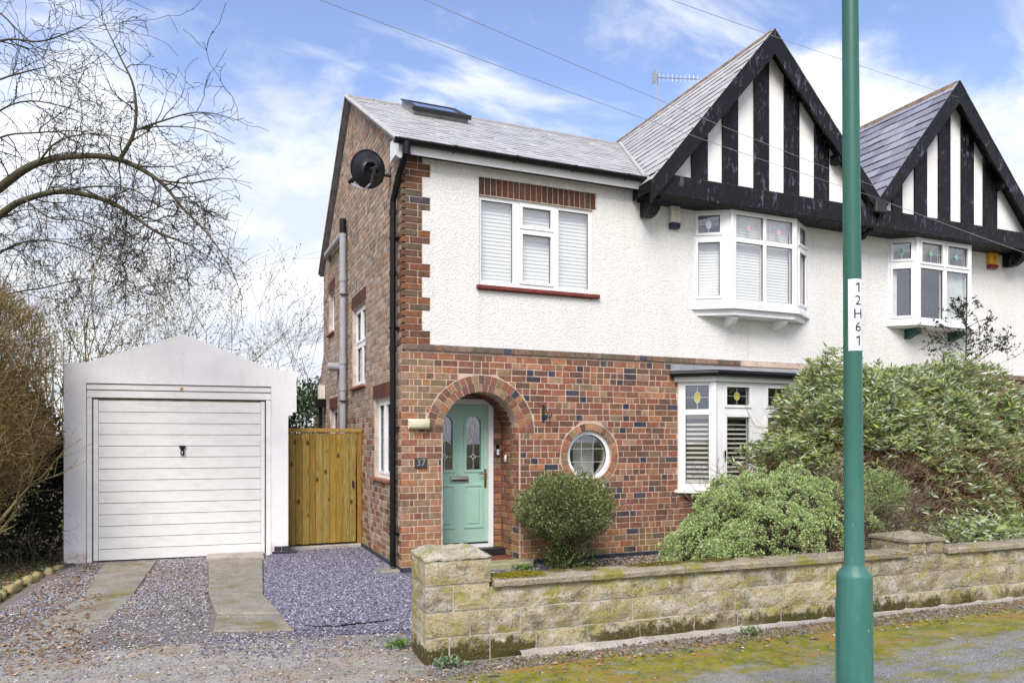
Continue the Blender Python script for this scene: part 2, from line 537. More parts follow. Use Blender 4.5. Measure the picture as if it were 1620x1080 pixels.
M['lead_white'] = simple('lead_white', (0.44, 0.43, 0.41), 0.6, 0.4, var=0.15, nscale=8)
M['red_paint'] = simple('red_paint', (0.17, 0.038, 0.027), 0.6, 0.3, var=0.25, nscale=12)
M['tile_sill'] = simple('tile_sill', (0.30, 0.13, 0.08), 0.8, 0.2, var=0.25, nscale=10, bump=0.3)
M['stone_sill'] = simple('stone_sill', (0.72, 0.70, 0.66), 0.8, 0.2, var=0.12, nscale=9, bump=0.2)
M['ridge_tile'] = simple('ridge_tile', (0.20, 0.14, 0.10), 0.85, 0.2, var=0.4, nscale=9, bump=0.5)
M['door_green'] = simple('door_green', (0.35, 0.55, 0.445), 0.42, 0.4, var=0.05, nscale=3, bump=0.08, bscale=120)
M['chrome'] = simple('chrome', (0.75, 0.74, 0.70), 0.18, 0.5, 1.0, var=0.05)
M['brass'] = simple('brass', (0.55, 0.38, 0.14), 0.25, 0.5, 1.0, var=0.1)
M['came'] = simple('lead_came', (0.60, 0.60, 0.60), 0.4, 0.5, 0.6, var=0.1)
M['rose'] = simple('rose_glass', (0.62, 0.38, 0.44), 0.2, 0.5, var=0.1)
M['jade'] = simple('jade_glass', (0.16, 0.50, 0.32), 0.2, 0.5, var=0.1)
M['amber'] = simple('amber_glass', (0.42, 0.40, 0.08), 0.2, 0.5, var=0.1)
M['blind'] = simple('blind', (0.86, 0.85, 0.83), 0.6, 0.3, var=0.04)
M['shutter'] = simple('shutter', (0.62, 0.59, 0.53), 0.5, 0.3, var=0.08)
M['curtain'] = simple('curtain', (0.66, 0.66, 0.62), 0.9, 0.1, var=0.1)
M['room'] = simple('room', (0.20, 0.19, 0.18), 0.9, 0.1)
M['door_mat'] = simple('quarry_tile', (0.17, 0.06, 0.04), 0.75, 0.2, var=0.3, nscale=8)
def timber():
    s = S('gate_timber', 0.75, 0.2)
    p = s.pos()
    g = s.noise(5, 6, 0.65, s.map(p, (9, 9, 0.7)), 1.2)
    c = s.mix(1.0, s.tint(), s.ramp(g, [(0.3, 0.5), (0.5, 1.0), (0.7, 1.4)]), 'MULTIPLY')
    kn = s.voro(2.9, s.map(p, (2.6, 2.6, 1.3)))
    c = s.mix(s.step(kn, 0.22, 0.08), c, (0.075, 0.032, 0.008))
    c = s.mix(s.mth('MULTIPLY', s.step(s.noise(1.7, 4, 0.6), 0.5, 0.75), 0.35), c, (0.16, 0.10, 0.02))
    s.col(c); s.bump(g, 0.25, 0.004)
    return s.m
M['timber'] = timber()
def stone():
    s = S('walling_stone', 0.93, 0.15)
    p = s.pos(); z = s.sep(p)[2]
    a = s.noise(3.2, 6, 0.62); b = s.noise(11, 7, 0.72); d = s.noise(48, 4, 0.65)
    c = s.mix(1.0, s.tint(), s.ramp(a, [(0.3, 0.78), (0.7, 1.15)]), 'MULTIPLY')
    c = s.mix(s.step(s.noise(4.4, 7, 0.7, s.map(p, (1, 1, 1.6), (7, 3, 1))), 0.47, 0.63), c, (0.30, 0.27, 0.075))           # yellow-green algae
    wz = s.step(s.noise(5.0, 8, 0.78, s.map(p, (1, 1, 1.2), (1, 9, 4))), 0.49, 0.60)
    c = s.mix(s.mth('MULTIPLY', wz, 0.68), c, (0.53, 0.50, 0.43))                                          # pale crust
    dk = s.step(s.noise(4.0, 8, 0.75, s.map(p, (1, 1, 1.3), (5, 5, 2))), 0.52, 0.64)
    c = s.mix(s.mth('MULTIPLY', dk, 0.68), c, (0.085, 0.078, 0.06))                                          # black crust
    ms = s.mth('SUBTRACT', s.mth('MULTIPLY', b, 0.42), z)
    c = s.mix(s.mth('MULTIPLY', s.step(ms, 0.06, 0.13), s.step(s.noise(1.4, 4), 0.36, 0.5)), c, (0.07, 0.062, 0.018))                           # moss along the foot
    c = s.mix(s.mth('MULTIPLY', s.step(d, 0.55, 0.67), 0.75), c, (0.10, 0.09, 0.07))
    c = s.mix(s.mth('MULTIPLY', s.step(s.noise(40, 4, 0.7, s.map(p, (1, 1, 1), (6, 2, 8))), 0.58, 0.70), 0.6), c, (0.50, 0.48, 0.42))
    s.col(c)
    s.bump(s.mth('ADD', d, s.mth('MULTIPLY', b, 1.5)), 0.9, 0.014)
    return s.m
M['stone'] = stone()
def coping():
    s = S('coping_concrete', 0.95, 0.1)
    p = s.pos()
    c = s.mix(s.step(s.noise(5, 6, 0.7), 0.35, 0.7), (0.36, 0.31, 0.22), (0.24, 0.21, 0.15))
    c = s.mix(s.step(s.noise(60, 3, 0.6), 0.56, 0.7), c, (0.13, 0.12, 0.10))
    c = s.mix(s.step(s.noise(75, 3, 0.6, s.map(p, (1, 1, 1), (3, 3, 3))), 0.60, 0.70), c, (0.60, 0.57, 0.50))
    c = s.mix(s.mth('MULTIPLY', s.step(s.noise(2.6, 6, 0.7, s.map(p, (1, 1, 1), (2, 0, 0))), 0.53, 0.63), 0.85), c, (0.24, 0.21, 0.035))
    s.col(c); s.bump(s.noise(70, 4, 0.6), 0.9, 0.012)
    return s.m
M['coping'] = coping()
def concrete(name, c0, c1, moss):
    s = S(name, 0.94, 0.12)
    p = s.pos()
    c = s.mix(s.step(s.noise(3.5, 7, 0.7), 0.3, 0.7), c0, c1)
    c = s.mix(s.mth('MULTIPLY', s.step(s.noise(70, 4, 0.75), 0.54, 0.66), 0.7), c, (0.50, 0.48, 0.44))
    c = s.mix(s.mth('MULTIPLY', s.step(s.noise(64, 3, 0.7, s.map(p, (1, 1, 1), (9, 3, 3))), 0.54, 0.66), 0.75), c, (0.10, 0.09, 0.075))
    c = s.mix(s.mth('MULTIPLY', s.step(s.noise(1.7, 6, 0.7, s.map(p, (1, 1, 1), (4, 0, 0))), 0.5, 0.68), moss), c, (0.17, 0.15, 0.045))
    c = s.mix(s.mth('MULTIPLY', s.step(s.noise(1.5, 6, 0.7, s.map(p, (1, 1, 1), (0, 8, 0))), 0.60, 0.72), moss), c, (0.26, 0.13, 0.045))
    s.col(c); s.bump(s.noise(45, 6, 0.7), 0.6, 0.008)
    return s.m
M['concrete'] = concrete('concrete', (0.31, 0.285, 0.235), (0.20, 0.18, 0.145), 0.85)
M['concrete_pale'] = concrete('concrete_pale', (0.46, 0.43, 0.38), (0.34, 0.31, 0.27), 0.2)
M['step_stone'] = concrete('step_stone', (0.36, 0.35, 0.22), (0.26, 0.26, 0.12), 0.8)
M['blue_brick'] = simple('blue_brick', (0.035, 0.037, 0.05), 0.55, 0.4, var=0.35, nscale=14, bump=0.3)
M['moss'] = tinted('moss', 0.95, 0.1, 60, 0.4, 0.8, 90, 0.01)
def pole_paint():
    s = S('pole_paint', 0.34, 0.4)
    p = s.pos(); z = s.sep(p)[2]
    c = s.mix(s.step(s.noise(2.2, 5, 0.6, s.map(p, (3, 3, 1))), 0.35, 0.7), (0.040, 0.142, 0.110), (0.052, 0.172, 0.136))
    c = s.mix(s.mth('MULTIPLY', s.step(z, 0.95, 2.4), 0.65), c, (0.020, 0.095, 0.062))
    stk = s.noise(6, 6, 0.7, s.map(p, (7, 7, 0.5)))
    c = s.mix(s.mth('MULTIPLY', s.step(stk, 0.52, 0.72), 0.35), c, (0.022, 0.075, 0.055))  # dark vertical streaks: dirt, and the shaft's reflected bands put into the colour
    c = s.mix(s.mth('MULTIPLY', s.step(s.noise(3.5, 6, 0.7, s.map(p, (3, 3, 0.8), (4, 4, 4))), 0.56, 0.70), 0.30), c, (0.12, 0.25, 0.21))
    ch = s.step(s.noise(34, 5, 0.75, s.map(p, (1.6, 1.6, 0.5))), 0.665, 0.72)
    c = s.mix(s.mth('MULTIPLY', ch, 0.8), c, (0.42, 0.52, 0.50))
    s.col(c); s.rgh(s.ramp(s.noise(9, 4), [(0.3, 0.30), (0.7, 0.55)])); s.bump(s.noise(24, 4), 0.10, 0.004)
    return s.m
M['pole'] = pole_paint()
M['sticker'] = simple('sticker', (0.72, 0.74, 0.80), 0.45, 0.4, var=0.03)
M['ink'] = simple('ink', (0.015, 0.015, 0.016), 0.6, 0.3)
M['leaf'] = None
def leafmat(name, rough=0.5, trans=0.25):
    s = S(name, rough, 0.35)
    c = s.tint()
    s.col(c)
    try:
        s.b.inputs['Subsurface Weight'].default_value = 0.0
    except Exception: pass
    tl = s.n('ShaderNodeBsdfTranslucent'); s.l(c, tl.inputs[0])
    mx = s.n('ShaderNodeMixShader'); mx.inputs[0].default_value = trans
    s.l(s.b.outputs[0], mx.inputs[1]); s.l(tl.outputs[0], mx.inputs[2]); s.l(mx.outputs[0], s.out.inputs[0])
    return s.m
M['leaf'] = leafmat('leaf')
M['bark'] = tinted('bark', 0.9, 0.15, 25, 0.35, 0.6, 60, 0.006)
M['chip'] = tinted('stone_chip', 0.8, 0.25, 40, 0.2, 0.0)
M['litter'] = tinted('leaf_litter', 0.85, 0.2, 40, 0.2, 0.0)
M['terracotta'] = simple('terracotta', (0.16, 0.07, 0.05), 0.6, 0.4, var=0.2)
M['cream'] = simple('cream_plastic', (0.66, 0.61, 0.50), 0.45, 0.4, var=0.06)
M['navy'] = simple('navy_plastic', (0.02, 0.02, 0.05), 0.25, 0.5)
M['yellow'] = simple('yellow_plastic', (0.72, 0.38, 0.02), 0.4, 0.4, var=0.08)
M['dark_red'] = simple('dark_red_plastic', (0.22, 0.012, 0.02), 0.25, 0.5)
M['red_ink'] = simple('red_ink', (0.62, 0.25, 0.20), 0.6, 0.3)
M['slate_plate'] = simple('slate_plate', (0.04, 0.04, 0.04), 0.6, 0.4, var=0.25, nscale=40)
M['pale_ink'] = simple('pale_ink', (0.24, 0.24, 0.235), 0.6, 0.3)
M['lamp_glass'] = simple('lamp_glass', (0.60, 0.57, 0.38), 0.3, 0.5, var=0.1, nscale=12)
M['wire'] = simple('wire', (0.33, 0.33, 0.36), 0.5, 0.4)
M['alu'] = simple('aluminium', (0.5, 0.5, 0.5), 0.4, 0.5, 0.8)
M['blue_plastic'] = simple('blue_plastic', (0.01, 0.04, 0.42), 0.35, 0.5)

# ground: worn asphalt with moss, dusty apron, gravelly dirt
def front_ground():
    s = S('worn_asphalt', 0.93, 0.15)
    p = s.pos(); x, y, z = s.sep(p)
    warp = s.mth('MULTIPLY', s.mth('SUBTRACT', s.noise(1.3, 5, 0.65), 0.5), 1.1)
    yy = s.mth('ADD', y, warp)
    fine = s.noise(64, 4, 0.8); mid = s.noise(38, 5, 0.7); big = s.noise(1.8, 6, 0.65)
    c = s.mix(s.step(big, 0.3, 0.7), (0.185, 0.18, 0.18), (0.26, 0.25, 0.245))
    c = s.mix(s.step(fine, 0.52, 0.66), c, (0.50, 0.485, 0.47))
    c = s.mix(s.mth('MULTIPLY', s.step(s.noise(70, 4, 0.8, s.map(p, (1, 1, 1), (5, 2, 1))), 0.53, 0.64), 0.85), c, (0.06, 0.055, 0.055))
    # dusty apron at the left
    ap = s.step(s.mth('ADD', x, s.mth('MULTIPLY', warp, 1.5)), -0.2, -1.5)
    dust = s.mix(s.step(s.noise(4, 7, 0.7), 0.35, 0.68), (0.43, 0.40, 0.355), (0.29, 0.265, 0.235))
    dust = s.mix(s.mth('MULTIPLY', s.step(s.noise(1.6, 7, 0.7, s.map(p, (0.8, 2.2, 1), (1, 4, 0))), 0.5, 0.64), 0.6), dust, (0.24, 0.175, 0.11))
    dust = s.mix(s.step(mid, 0.50, 0.68), dust, (0.17, 0.15, 0.13))
    dust = s.mix(s.step(fine, 0.56, 0.70), dust, (0.58, 0.56, 0.53))
    c = s.mix(s.mth('MULTIPLY', ap, 0.8), c, dust)
    # moss: strong band in front of the wall, thin patches elsewhere
    band = s.mth('MULTIPLY', s.step(yy, -5.05, -4.5), s.step(yy, -3.85, -4.12))
    band = s.mth('MULTIPLY', band, s.step(s.mth('ADD', x, warp), -1.0, -0.1))
    pat = s.step(s.noise(3.0, 7, 0.72, s.map(p, (0.7, 1.6, 1), (2, 6, 0))), 0.46, 0.60)
    mm = s.mth('ADD', s.mth('MULTIPLY', band, s.step(s.noise(5, 7, 0.75), 0.30, 0.52)), s.mth('MULTIPLY', s.mth('MULTIPLY', pat, 0.7), s.mth('SUBTRACT', 1.0, s.mth('MULTIPLY', ap, 0.75))), True)
    mm = s.mth('MULTIPLY', mm, s.step(mid, 0.30, 0.52))
    mc = s.mix(s.step(s.noise(6, 5, 0.6), 0.35, 0.65), (0.135, 0.145, 0.008), (0.255, 0.225, 0.014))
    c = s.mix(mm, c, mc)
    rust = s.mth('MULTIPLY', s.step(s.noise(1.9, 6, 0.7, s.map(p, (0.8, 2, 1), (8, 1, 0))), 0.50, 0.62), s.step(yy, -5.0, -4.4))
    c = s.mix(s.mth('MULTIPLY', s.mth('MULTIPLY', rust, s.step(mid, 0.36, 0.55)), s.mth('SUBTRACT', 0.85, s.mth('MULTIPLY', ap, 0.55))), c, (0.36, 0.185, 0.05))
    s.col(c)
    s.bump(s.mth('ADD', s.mth('MULTIPLY', fine, 0.6), mid), 0.9, 0.010)
    return s.m
M['front_ground'] = front_ground()
def dirt(name, c0, c1, sp):
    s = S(name, 0.95, 0.1)
    c = s.mix(s.step(s.noise(5, 6, 0.7), 0.3, 0.7), c0, c1)
    c = s.mix(s.step(s.noise(110, 3, 0.7), 0.54, 0.68), c, sp)
    s.col(c); s.bump(s.noise(60, 5, 0.7), 1.0, 0.012)
    return s.m
M['soil'] = dirt('soil', (0.095, 0.07, 0.05), (0.16, 0.12, 0.085), (0.26, 0.21, 0.16))
M['gravel_base'] = dirt('gravel_base', (0.15, 0.13, 0.115), (0.22, 0.195, 0.175), (0.40, 0.38, 0.37))
M['purple_base'] = dirt('purple_base', (0.10, 0.09, 0.125), (0.14, 0.13, 0.17), (0.28, 0.265, 0.32))
M['far_ground'] = dirt('far_ground', (0.11, 0.11, 0.05), (0.16, 0.14, 0.07), (0.2, 0.19, 0.1))
# ------------------------------------------------------------------ the ground
def sheet(name, poly, z, mat):
    m = MB(); n = m.verts([(x, y, z) for x, y in poly])
    for t in tessellate_polygon([[Vector((x, y, 0)) for x, y in poly]]):
        m.face([n + i for i in t])
    o = m.build(name, mat); o['kind'] = 'structure'
    return o
sheet('ground', [(-300, -300), (300, -300), (300, 300), (-300, 300)], -0.016, M['far_ground'])
sheet('pavement', [(-30, -30), (40, -30), (40, -3.6), (-0.5, -3.6), (-0.5, -2.2), (-4.3, -2.0), (-30, -2.0)], -0.012, M['front_ground'])
driveway = sheet('driveway', [(-4.3, -2.2), (-1.5, -2.5), (-1.42, 2.5), (-4.0, 2.6)], -0.008, M['gravel_base'])
sheet('slate_chipping_bed', [(-1.55, -2.55), (-0.7, -2.75), (-0.7, -3.45), (2.4, -3.6), (2.4, 0.02), (0.05, 0.02), (0.02, 3.3), (-1.12, 3.3), (-1.5, 1.75)], -0.004, M['purple_base'])
sheet('flower_bed', [(2.2, -3.7), (12.0, -3.8), (12.0, 0.02), (2.2, 0.02)], 0.002, M['soil'])
sheet('side_border', [(-9, -2.1), (-4.30, -1.2), (-4.24, 0.2), (-4.1, 1.5), (-3.86, 2.45), (-4.0, 6), (-9, 6)], 0.002, M['soil'])

# concrete tracks of the driveway, slab by slab
def slab(pts, z=0.02, mat='concrete'):
    m = MB(); m.prism(pts, -0.03, z, 'z')
    bm = bmesh.new(); me = m.mesh('driveway_slab', M[mat]); bm.from_mesh(me)
    bmesh.ops.bevel(bm, geom=[e for e in bm.edges if all(v.co.z > 0 for v in e.verts)], offset=0.008, segments=1, affect='EDGES')
    bm.to_mesh(me); bm.free()
    inst('driveway_slab', me, driveway)
slab([(-3.44, 0.06), (-2.965, -0.14), (-2.86, 2.06), (-3.50, 2.16)])
slab([(-3.66, -1.25), (-3.10, -1.45), (-2.97, -0.17), (-3.445, 0.03)], 0.004)
slab([(-3.88, -2.15), (-3.30, -2.30), (-3.11, -1.48), (-3.665, -1.28)], -0.001)
slab([(-2.225, -0.50), (-1.69, -0.74), (-1.52, 1.72), (-2.21, 1.90)])
slab([(-2.165, -1.50), (-1.605, -1.74), (-1.695, -0.77), (-2.225, -0.53)], 0.026)
slab([(-2.20, -2.12), (-1.55, -2.34), (-1.600, -1.77), (-2.165, -1.53)], 0.006, 'concrete')
slab([(-2.24, 1.93), (-1.50, 1.76), (-1.48, 2.22), (-2.23, 2.28)], 0.045, 'concrete_pale')

# loose chippings: real little shards
def chips(name, pts, size, cols, mat, flat=0.45):
    n = len(pts)
    a = rng.uniform(0, 2 * PI, n)
    sz = size * rng.uniform(0.45, 1.5, n)
    V = np.zeros((n, 5, 3))
    for k in range(4):
        t = a + k * PI / 2 + rng.uniform(-0.45, 0.45, n)
        r = sz * rng.uniform(0.55, 1.2, n)
        V[:, k, 0] = pts[:, 0] + np.cos(t) * r
        V[:, k, 1] = pts[:, 1] + np.sin(t) * r * 0.75
        V[:, k, 2] = pts[:, 2] + rng.uniform(-0.003, 0.012, n) * (size / 0.015)
    V[:, 4, 0] = pts[:, 0] + rng.uniform(-.5, .5, n) * sz
    V[:, 4, 1] = pts[:, 1] + rng.uniform(-.5, .5, n) * sz
    V[:, 4, 2] = pts[:, 2] + sz * flat * rng.uniform(0.5, 1.5, n) + 0.004
    i = np.arange(n)[:, None] * 5
    F = np.concatenate([i + np.array([[k, (k + 1) % 4, 4]]) for k in range(4)], 1).reshape(-1, 3)
    cols = np.asarray(cols)
    c = cols[rng.integers(0, len(cols), n)] * rng.uniform(0.7, 1.3, (n, 1))
    o = inst(name, np_mesh(name, V.reshape(-1, 3), F, mat, np.repeat(c, 4, 0)), None)
    o['kind'] = 'stuff'
    return o
def in_poly(x, y, poly):
    ins = np.zeros(len(x), bool)
    j = len(poly) - 1
    for i in range(len(poly)):
        xi, yi = poly[i]; xj, yj = poly[j]
        ins ^= ((yi > y) != (yj > y)) & (x < (xj - xi) * (y - yi) / (yj - yi + 1e-12) + xi)
        j = i
    return ins
def scatter(poly, dens, z, keep=None):
    xs = [p[0] for p in poly]; ys = [p[1] for p in poly]
    n = int((max(xs) - min(xs)) * (max(ys) - min(ys)) * dens)
    x = rng.uniform(min(xs), max(xs), n); y = rng.uniform(min(ys), max(ys), n)
    k = in_poly(x, y, poly)
    if keep is not None: k &= keep(x, y)
    return np.stack([x[k], y[k], np.full(k.sum(), z)], 1)
PURPLE = [(0.165, 0.152, 0.21), (0.21, 0.195, 0.262), (0.115, 0.105, 0.145), (0.285, 0.27, 0.335), (0.19, 0.18, 0.215), (0.42, 0.405, 0.45), (0.09, 0.085, 0.108)]
GREYS = [(0.29, 0.27, 0.255), (0.37, 0.35, 0.335), (0.17, 0.155, 0.15), (0.24, 0.19, 0.15), (0.50, 0.485, 0.47), (0.21, 0.195, 0.21), (0.28, 0.23, 0.19), (0.11, 0.098, 0.095)]
BROWNS = [(0.19, 0.115, 0.065), (0.26, 0.165, 0.10), (0.14, 0.09, 0.055), (0.34, 0.26, 0.18), (0.28, 0.15, 0.08)]
chips('slate_chippings', np.concatenate([
    scatter([(-1.56, -2.35), (-0.6, -2.75), (-0.72, -3.3), (-0.2, -3.3), (0.0, -0.05), (-0.02, 3.05), (-1.1, 3.05), (-1.50, 1.7), (-1.68, -0.75), (-1.6, -1.75)], 6200, 0.0),
    scatter([(-2.3, -2.3), (-1.5, -2.35), (-0.6, -2.7), (-0.66, -3.5), (-1.6, -3.2), (-2.3, -2.8)], 1300, -0.006, lambda x, y: rng.random(len(x)) < np.clip(1.0 + (y + 2.6) * 1.1, 0.06, 1)),
    scatter([(-0.2, -3.3), (2.3, -3.5), (2.3, -0.05), (-0.1, -0.05)], 1500, 0.0)]), 0.0125, PURPLE, M['chip'])
TRK = [[(-3.66, -1.15), (-3.12, -1.35), (-2.965, -0.14), (-2.86, 2.06), (-3.50, 2.16), (-3.45, 0.0)], [(-2.225, -2.1), (-1.56, -2.3), (-1.50, 2.2), (-2.23, 2.2)]]
def off_tracks(x, y):
    k = np.ones(len(x), bool)
    for t in TRK: k &= ~in_poly(x, y, t)
    return k
chips('driveway_gravel', np.concatenate([
    scatter([(-4.25, -2.3), (-1.2, -2.6), (-1.45, 2.3), (-3.85, 2.3)], 4200, -0.004, lambda x, y: off_tracks(x, y) & (rng.random(len(x)) < np.clip(0.25 + (y + 2.4) * 0.35, 0.2, 1))),
    scatter([(-4.3, -4.0), (-0.5, -4.3), (-0.75, -2.3), (-4.3, -2.2)], 520, -0.008),
    ]), 0.0095, GREYS + GREYS[:2] + GREYS[4:6] + PURPLE[:4], M['chip'])
chips('wall_foot_debris', scatter([(-0.8, -4.05), (6.5, -4.30), (6.5, -4.0), (-0.8, -3.78)], 2600, -0.009), 0.010, [(0.16, 0.12, 0.09), (0.22, 0.17, 0.13), (0.11, 0.085, 0.07), (0.30, 0.27, 0.25), (0.20, 0.185, 0.185)], M['chip'])
chips('bed_gravel', scatter([(1.9, -3.5), (4.6, -3.6), (4.6, -0.05), (1.9, -0.05)], 900, 0.004), 0.017,
      [(0.34, 0.29, 0.22), (0.42, 0.37, 0.30), (0.25, 0.2, 0.15), (0.2, 0.18, 0.16)], M['chip'])
lit = np.concatenate([
    scatter([(-4.2, -2.2), (-3.2, -2.4), (-3.35, 2.0), (-3.85, 2.2)], 230, 0.006),
    scatter([(-4.4, -3.2), (-2.4, -2.6), (-3.2, -1.5), (-4.3, -1.4)], 210, 0.0),
    scatter([(-5.5, -1.2), (-4.3, -1.0), (-4.15, 1.5), (-3.95, 2.5), (-5.5, 3)], 420, 0.012),
    scatter([(-3.0, -1.2), (-1.9, -1.6), (-2.2, 1.6), (-2.9, 1.6)], 110, 0.004),
    scatter([(-1.1, -4.2), (5.8, -4.45), (5.8, -4.0), (-1.1, -3.78)], 130, -0.004),
    scatter([(-1.05, 2.5), (0, 2.4), (0, 3.0), (-1.05, 3.0)], 300, 0.012)])
chips('fallen_leaves', lit, 0.02, BROWNS, M['litter'], 0.25)
cr = scatter([(-4.2, -4.5), (6.2, -4.9), (6.2, -3.9), (-0.9, -3.7), (-0.9, -2.3), (-4.2, -2.0)], 60, -0.006)
chips('scattered_grit', cr, 0.012, GREYS + BROWNS, M['chip'])

# ------------------------------------------------------------------ bricks
CH = 0.0842                      # course height
SL, HL = 0.203, 0.0965          # stretcher, header
J = 0.0105
RED = [(0.245, 0.092, 0.057), (0.205, 0.082, 0.055), (0.275, 0.115, 0.068), (0.18, 0.078, 0.055), (0.24, 0.108, 0.072), (0.195, 0.094, 0.066), (0.295, 0.122, 0.065)]
ORANGE = [(0.335, 0.15, 0.075), (0.315, 0.16, 0.09), (0.36, 0.18, 0.10)]
BUFF = [(0.28, 0.175, 0.10), (0.235, 0.16, 0.095), (0.31, 0.20, 0.12), (0.195, 0.14, 0.085)]
BROWN = [(0.16, 0.080, 0.056), (0.13, 0.072, 0.054), (0.185, 0.092, 0.058)]
BLUE = [(0.040, 0.045, 0.068), (0.058, 0.06, 0.08), (0.05, 0.045, 0.056)]
QUOIN = [(0.17, 0.068, 0.035), (0.14, 0.07, 0.04), (0.115, 0.085, 0.05), (0.21, 0.085, 0.038), (0.12, 0.06, 0.04)]
SIDE = [(0.38, 0.28, 0.215), (0.34, 0.245, 0.185), (0.42, 0.32, 0.255), (0.29, 0.21, 0.16), (0.35, 0.24, 0.175), (0.24, 0.175, 0.135)]
SIDE_HOT = [(0.35, 0.19, 0.11), (0.33, 0.175, 0.10)]

def hole_circle(cx, cz, r, zmin=None):
    def h(z):
        if zmin is not None and z < zmin: return None
        d = r * r - (z - cz) ** 2
        return None if d <= 0 else (cx - math.sqrt(d), cx + math.sqrt(d))
    h.c = cx; h.zmin = zmin
    return h
def hole_rect(x0, x1, z0, z1):
    def h(z):
        return (x0, x1) if z0 <= z <= z1 else None
    h.c = (x0 + x1) / 2; h.rect = True
    return h
def lay(x0, x1, z0, z1, outer=None, holes=(), seed=1, phase=0, joint=J, course=CH, pat=None):
    """lays courses of bricks; yields (course, header?, [bl, br, tr, tl] x and the two z) trimmed to the outline and the openings"""
    r = random.Random(seed)
    nrow = int(math.floor((z1 - z0) / course + 0.3))
    out = []
    for k in range(nrow):
        za, zb = z0 + k * course + joint / 2, z0 + (k + 1) * course - joint / 2
        x = x0
        turn = (k + phase) % 2
        if turn: seq = [HL, 0.046]
        else: seq = [SL]
        i = 0
        run = 0
        if k % 3 == 2: seq = seq + [SL * 0.72]
        while x < x1 - 0.02:
            if i < len(seq): L = seq[i]
            else:
                p = 0.5 if run < 2 else 0.85
                L = HL if r.random() < p else SL
                L += 0.0015 * r.choice((-1, 0, 1))
            run = run + 1 if L == SL else 0
            i += 1
            xa, xb = x, min(x + L, x1)
            if x1 - xb < 0.06: xb = x1
            x = xb + joint
            pieces = [(xa, xa, xb, xb)]          # bottom-left, top-left, bottom-right, top-right
            if outer:
                ob, ot = outer(za), outer(zb)
                if ob is None or ot is None: continue
                pieces = [(max(a, ob[0]), max(b, ot[0]), min(c, ob[1]), min(d, ot[1])) for a, b, c, d in pieces]
            for h in holes:
                hb, ht, hm = h(za), h(zb), h((za + zb) / 2)
                if getattr(h, 'rect', False): hb = ht = hm
                if getattr(h, 'zmin', None) is not None:
                    if hm is None and za < h.zmin: continue
                    if za < h.zmin: hb = hm
                if hb is None and ht is None and hm is None: continue
                hb = hb or (h.c, h.c); ht = ht or (h.c, h.c)
                new = []
                for a, b, c, d in pieces:
                    if (a >= hb[1] and b >= ht[1]) or (c <= hb[0] and d <= ht[0]):
                        new.append((a, b, c, d)); continue
                    g = joint
                    new.append((a, b, min(c, hb[0] - g), min(d, ht[0] - g)))
                    new.append((max(a, hb[1] + g), max(b, ht[1] + g), c, d))
                pieces = new
            for a, b, c, d in pieces:
                if (c - a) + (d - b) > 0.05 and c - a > -0.003 and d - b > -0.003:
                    full = abs(a - xa) < 1e-6 and abs(b - xa) < 1e-6 and abs(c - xb) < 1e-6 and abs(d - xb) < 1e-6 and abs((xb - xa) - L) < 1e-6
                    out.append((k, L < 0.13, full, (a, b, c, d), za, zb))
    return out
BRICK_MESH = {}
def brick_mesh(L, tint, key, depth=0.05, h=CH - J):
    k = (round(L, 4), tint, key)
    if k not in BRICK_MESH:
        m = MB()
        b = 0.004
        x, z = L / 2, h / 2
        n = m.verts([(-x, 0, -z), (x, 0, -z), (x, 0, z), (-x, 0, z), (-x + b, -0.005, -z + b), (x - b, -0.005, -z + b), (x - b, -0.005, z - b), (-x + b, -0.005, z - b),
                     (-x, depth, -z), (x, depth, -z), (x, depth, z), (-x, depth, z)])
        m.face((n + 4, n + 5, n + 6, n + 7), tint)
        for i in range(4):
            j = (i + 1) % 4
            m.face((n + i, n + j, n + 4 + j, n + 4 + i), tint)
            m.face((n + 8 + i, n + 8 + j, n + j, n + i), tint)
        BRICK_MESH[k] = m.mesh('brick', M['brick'])
    return BRICK_MESH[k]
def brick_into(m, p, za, zb, tint, depth=0.05, proud=0.005, b=0.004):
    a, bb, c, d = p
    n = m.verts([(a, 0, za), (c, 0, za), (d, 0, zb), (bb, 0, zb), (a + b, -proud, za + b), (c - b, -proud, za + b), (d - b, -proud, zb - b), (bb + b, -proud, zb - b),
                 (a, depth, za), (c, depth, za), (d, depth, zb), (bb, depth, zb)])
    m.face((n + 4, n + 5, n + 6, n + 7), tint)
    for i in range(4):
        j = (i + 1) % 4
        m.face((n + i, n + j, n + 4 + j, n + 4 + i), tint)
        m.face((n + 8 + i, n + 8 + j, n + j, n + i), tint)

# ------------------------------------------------------------------ the house
house = thing('semi_detached_house', 'brick and white roughcast house with arched porch, green door and half-timbered gable', 'house', (0, 0, 0))
ZS, ZE = 2.78, 5.21              # string course, fascia foot
PX = 7.62                        # party wall
ARCH_X, ARCH_Z, ARCH_R = 1.067, 0.065 + 20 * 0.0842, 0.530
RX, RZ, RR = 2.665, 1.44, 0.335

def arc(cx, cz, r, a0, a1, n):
    return [(cx + r * math.cos(a0 + (a1 - a0) * i / n), cz + r * math.sin(a0 + (a1 - a0) * i / n)) for i in range(n + 1)]

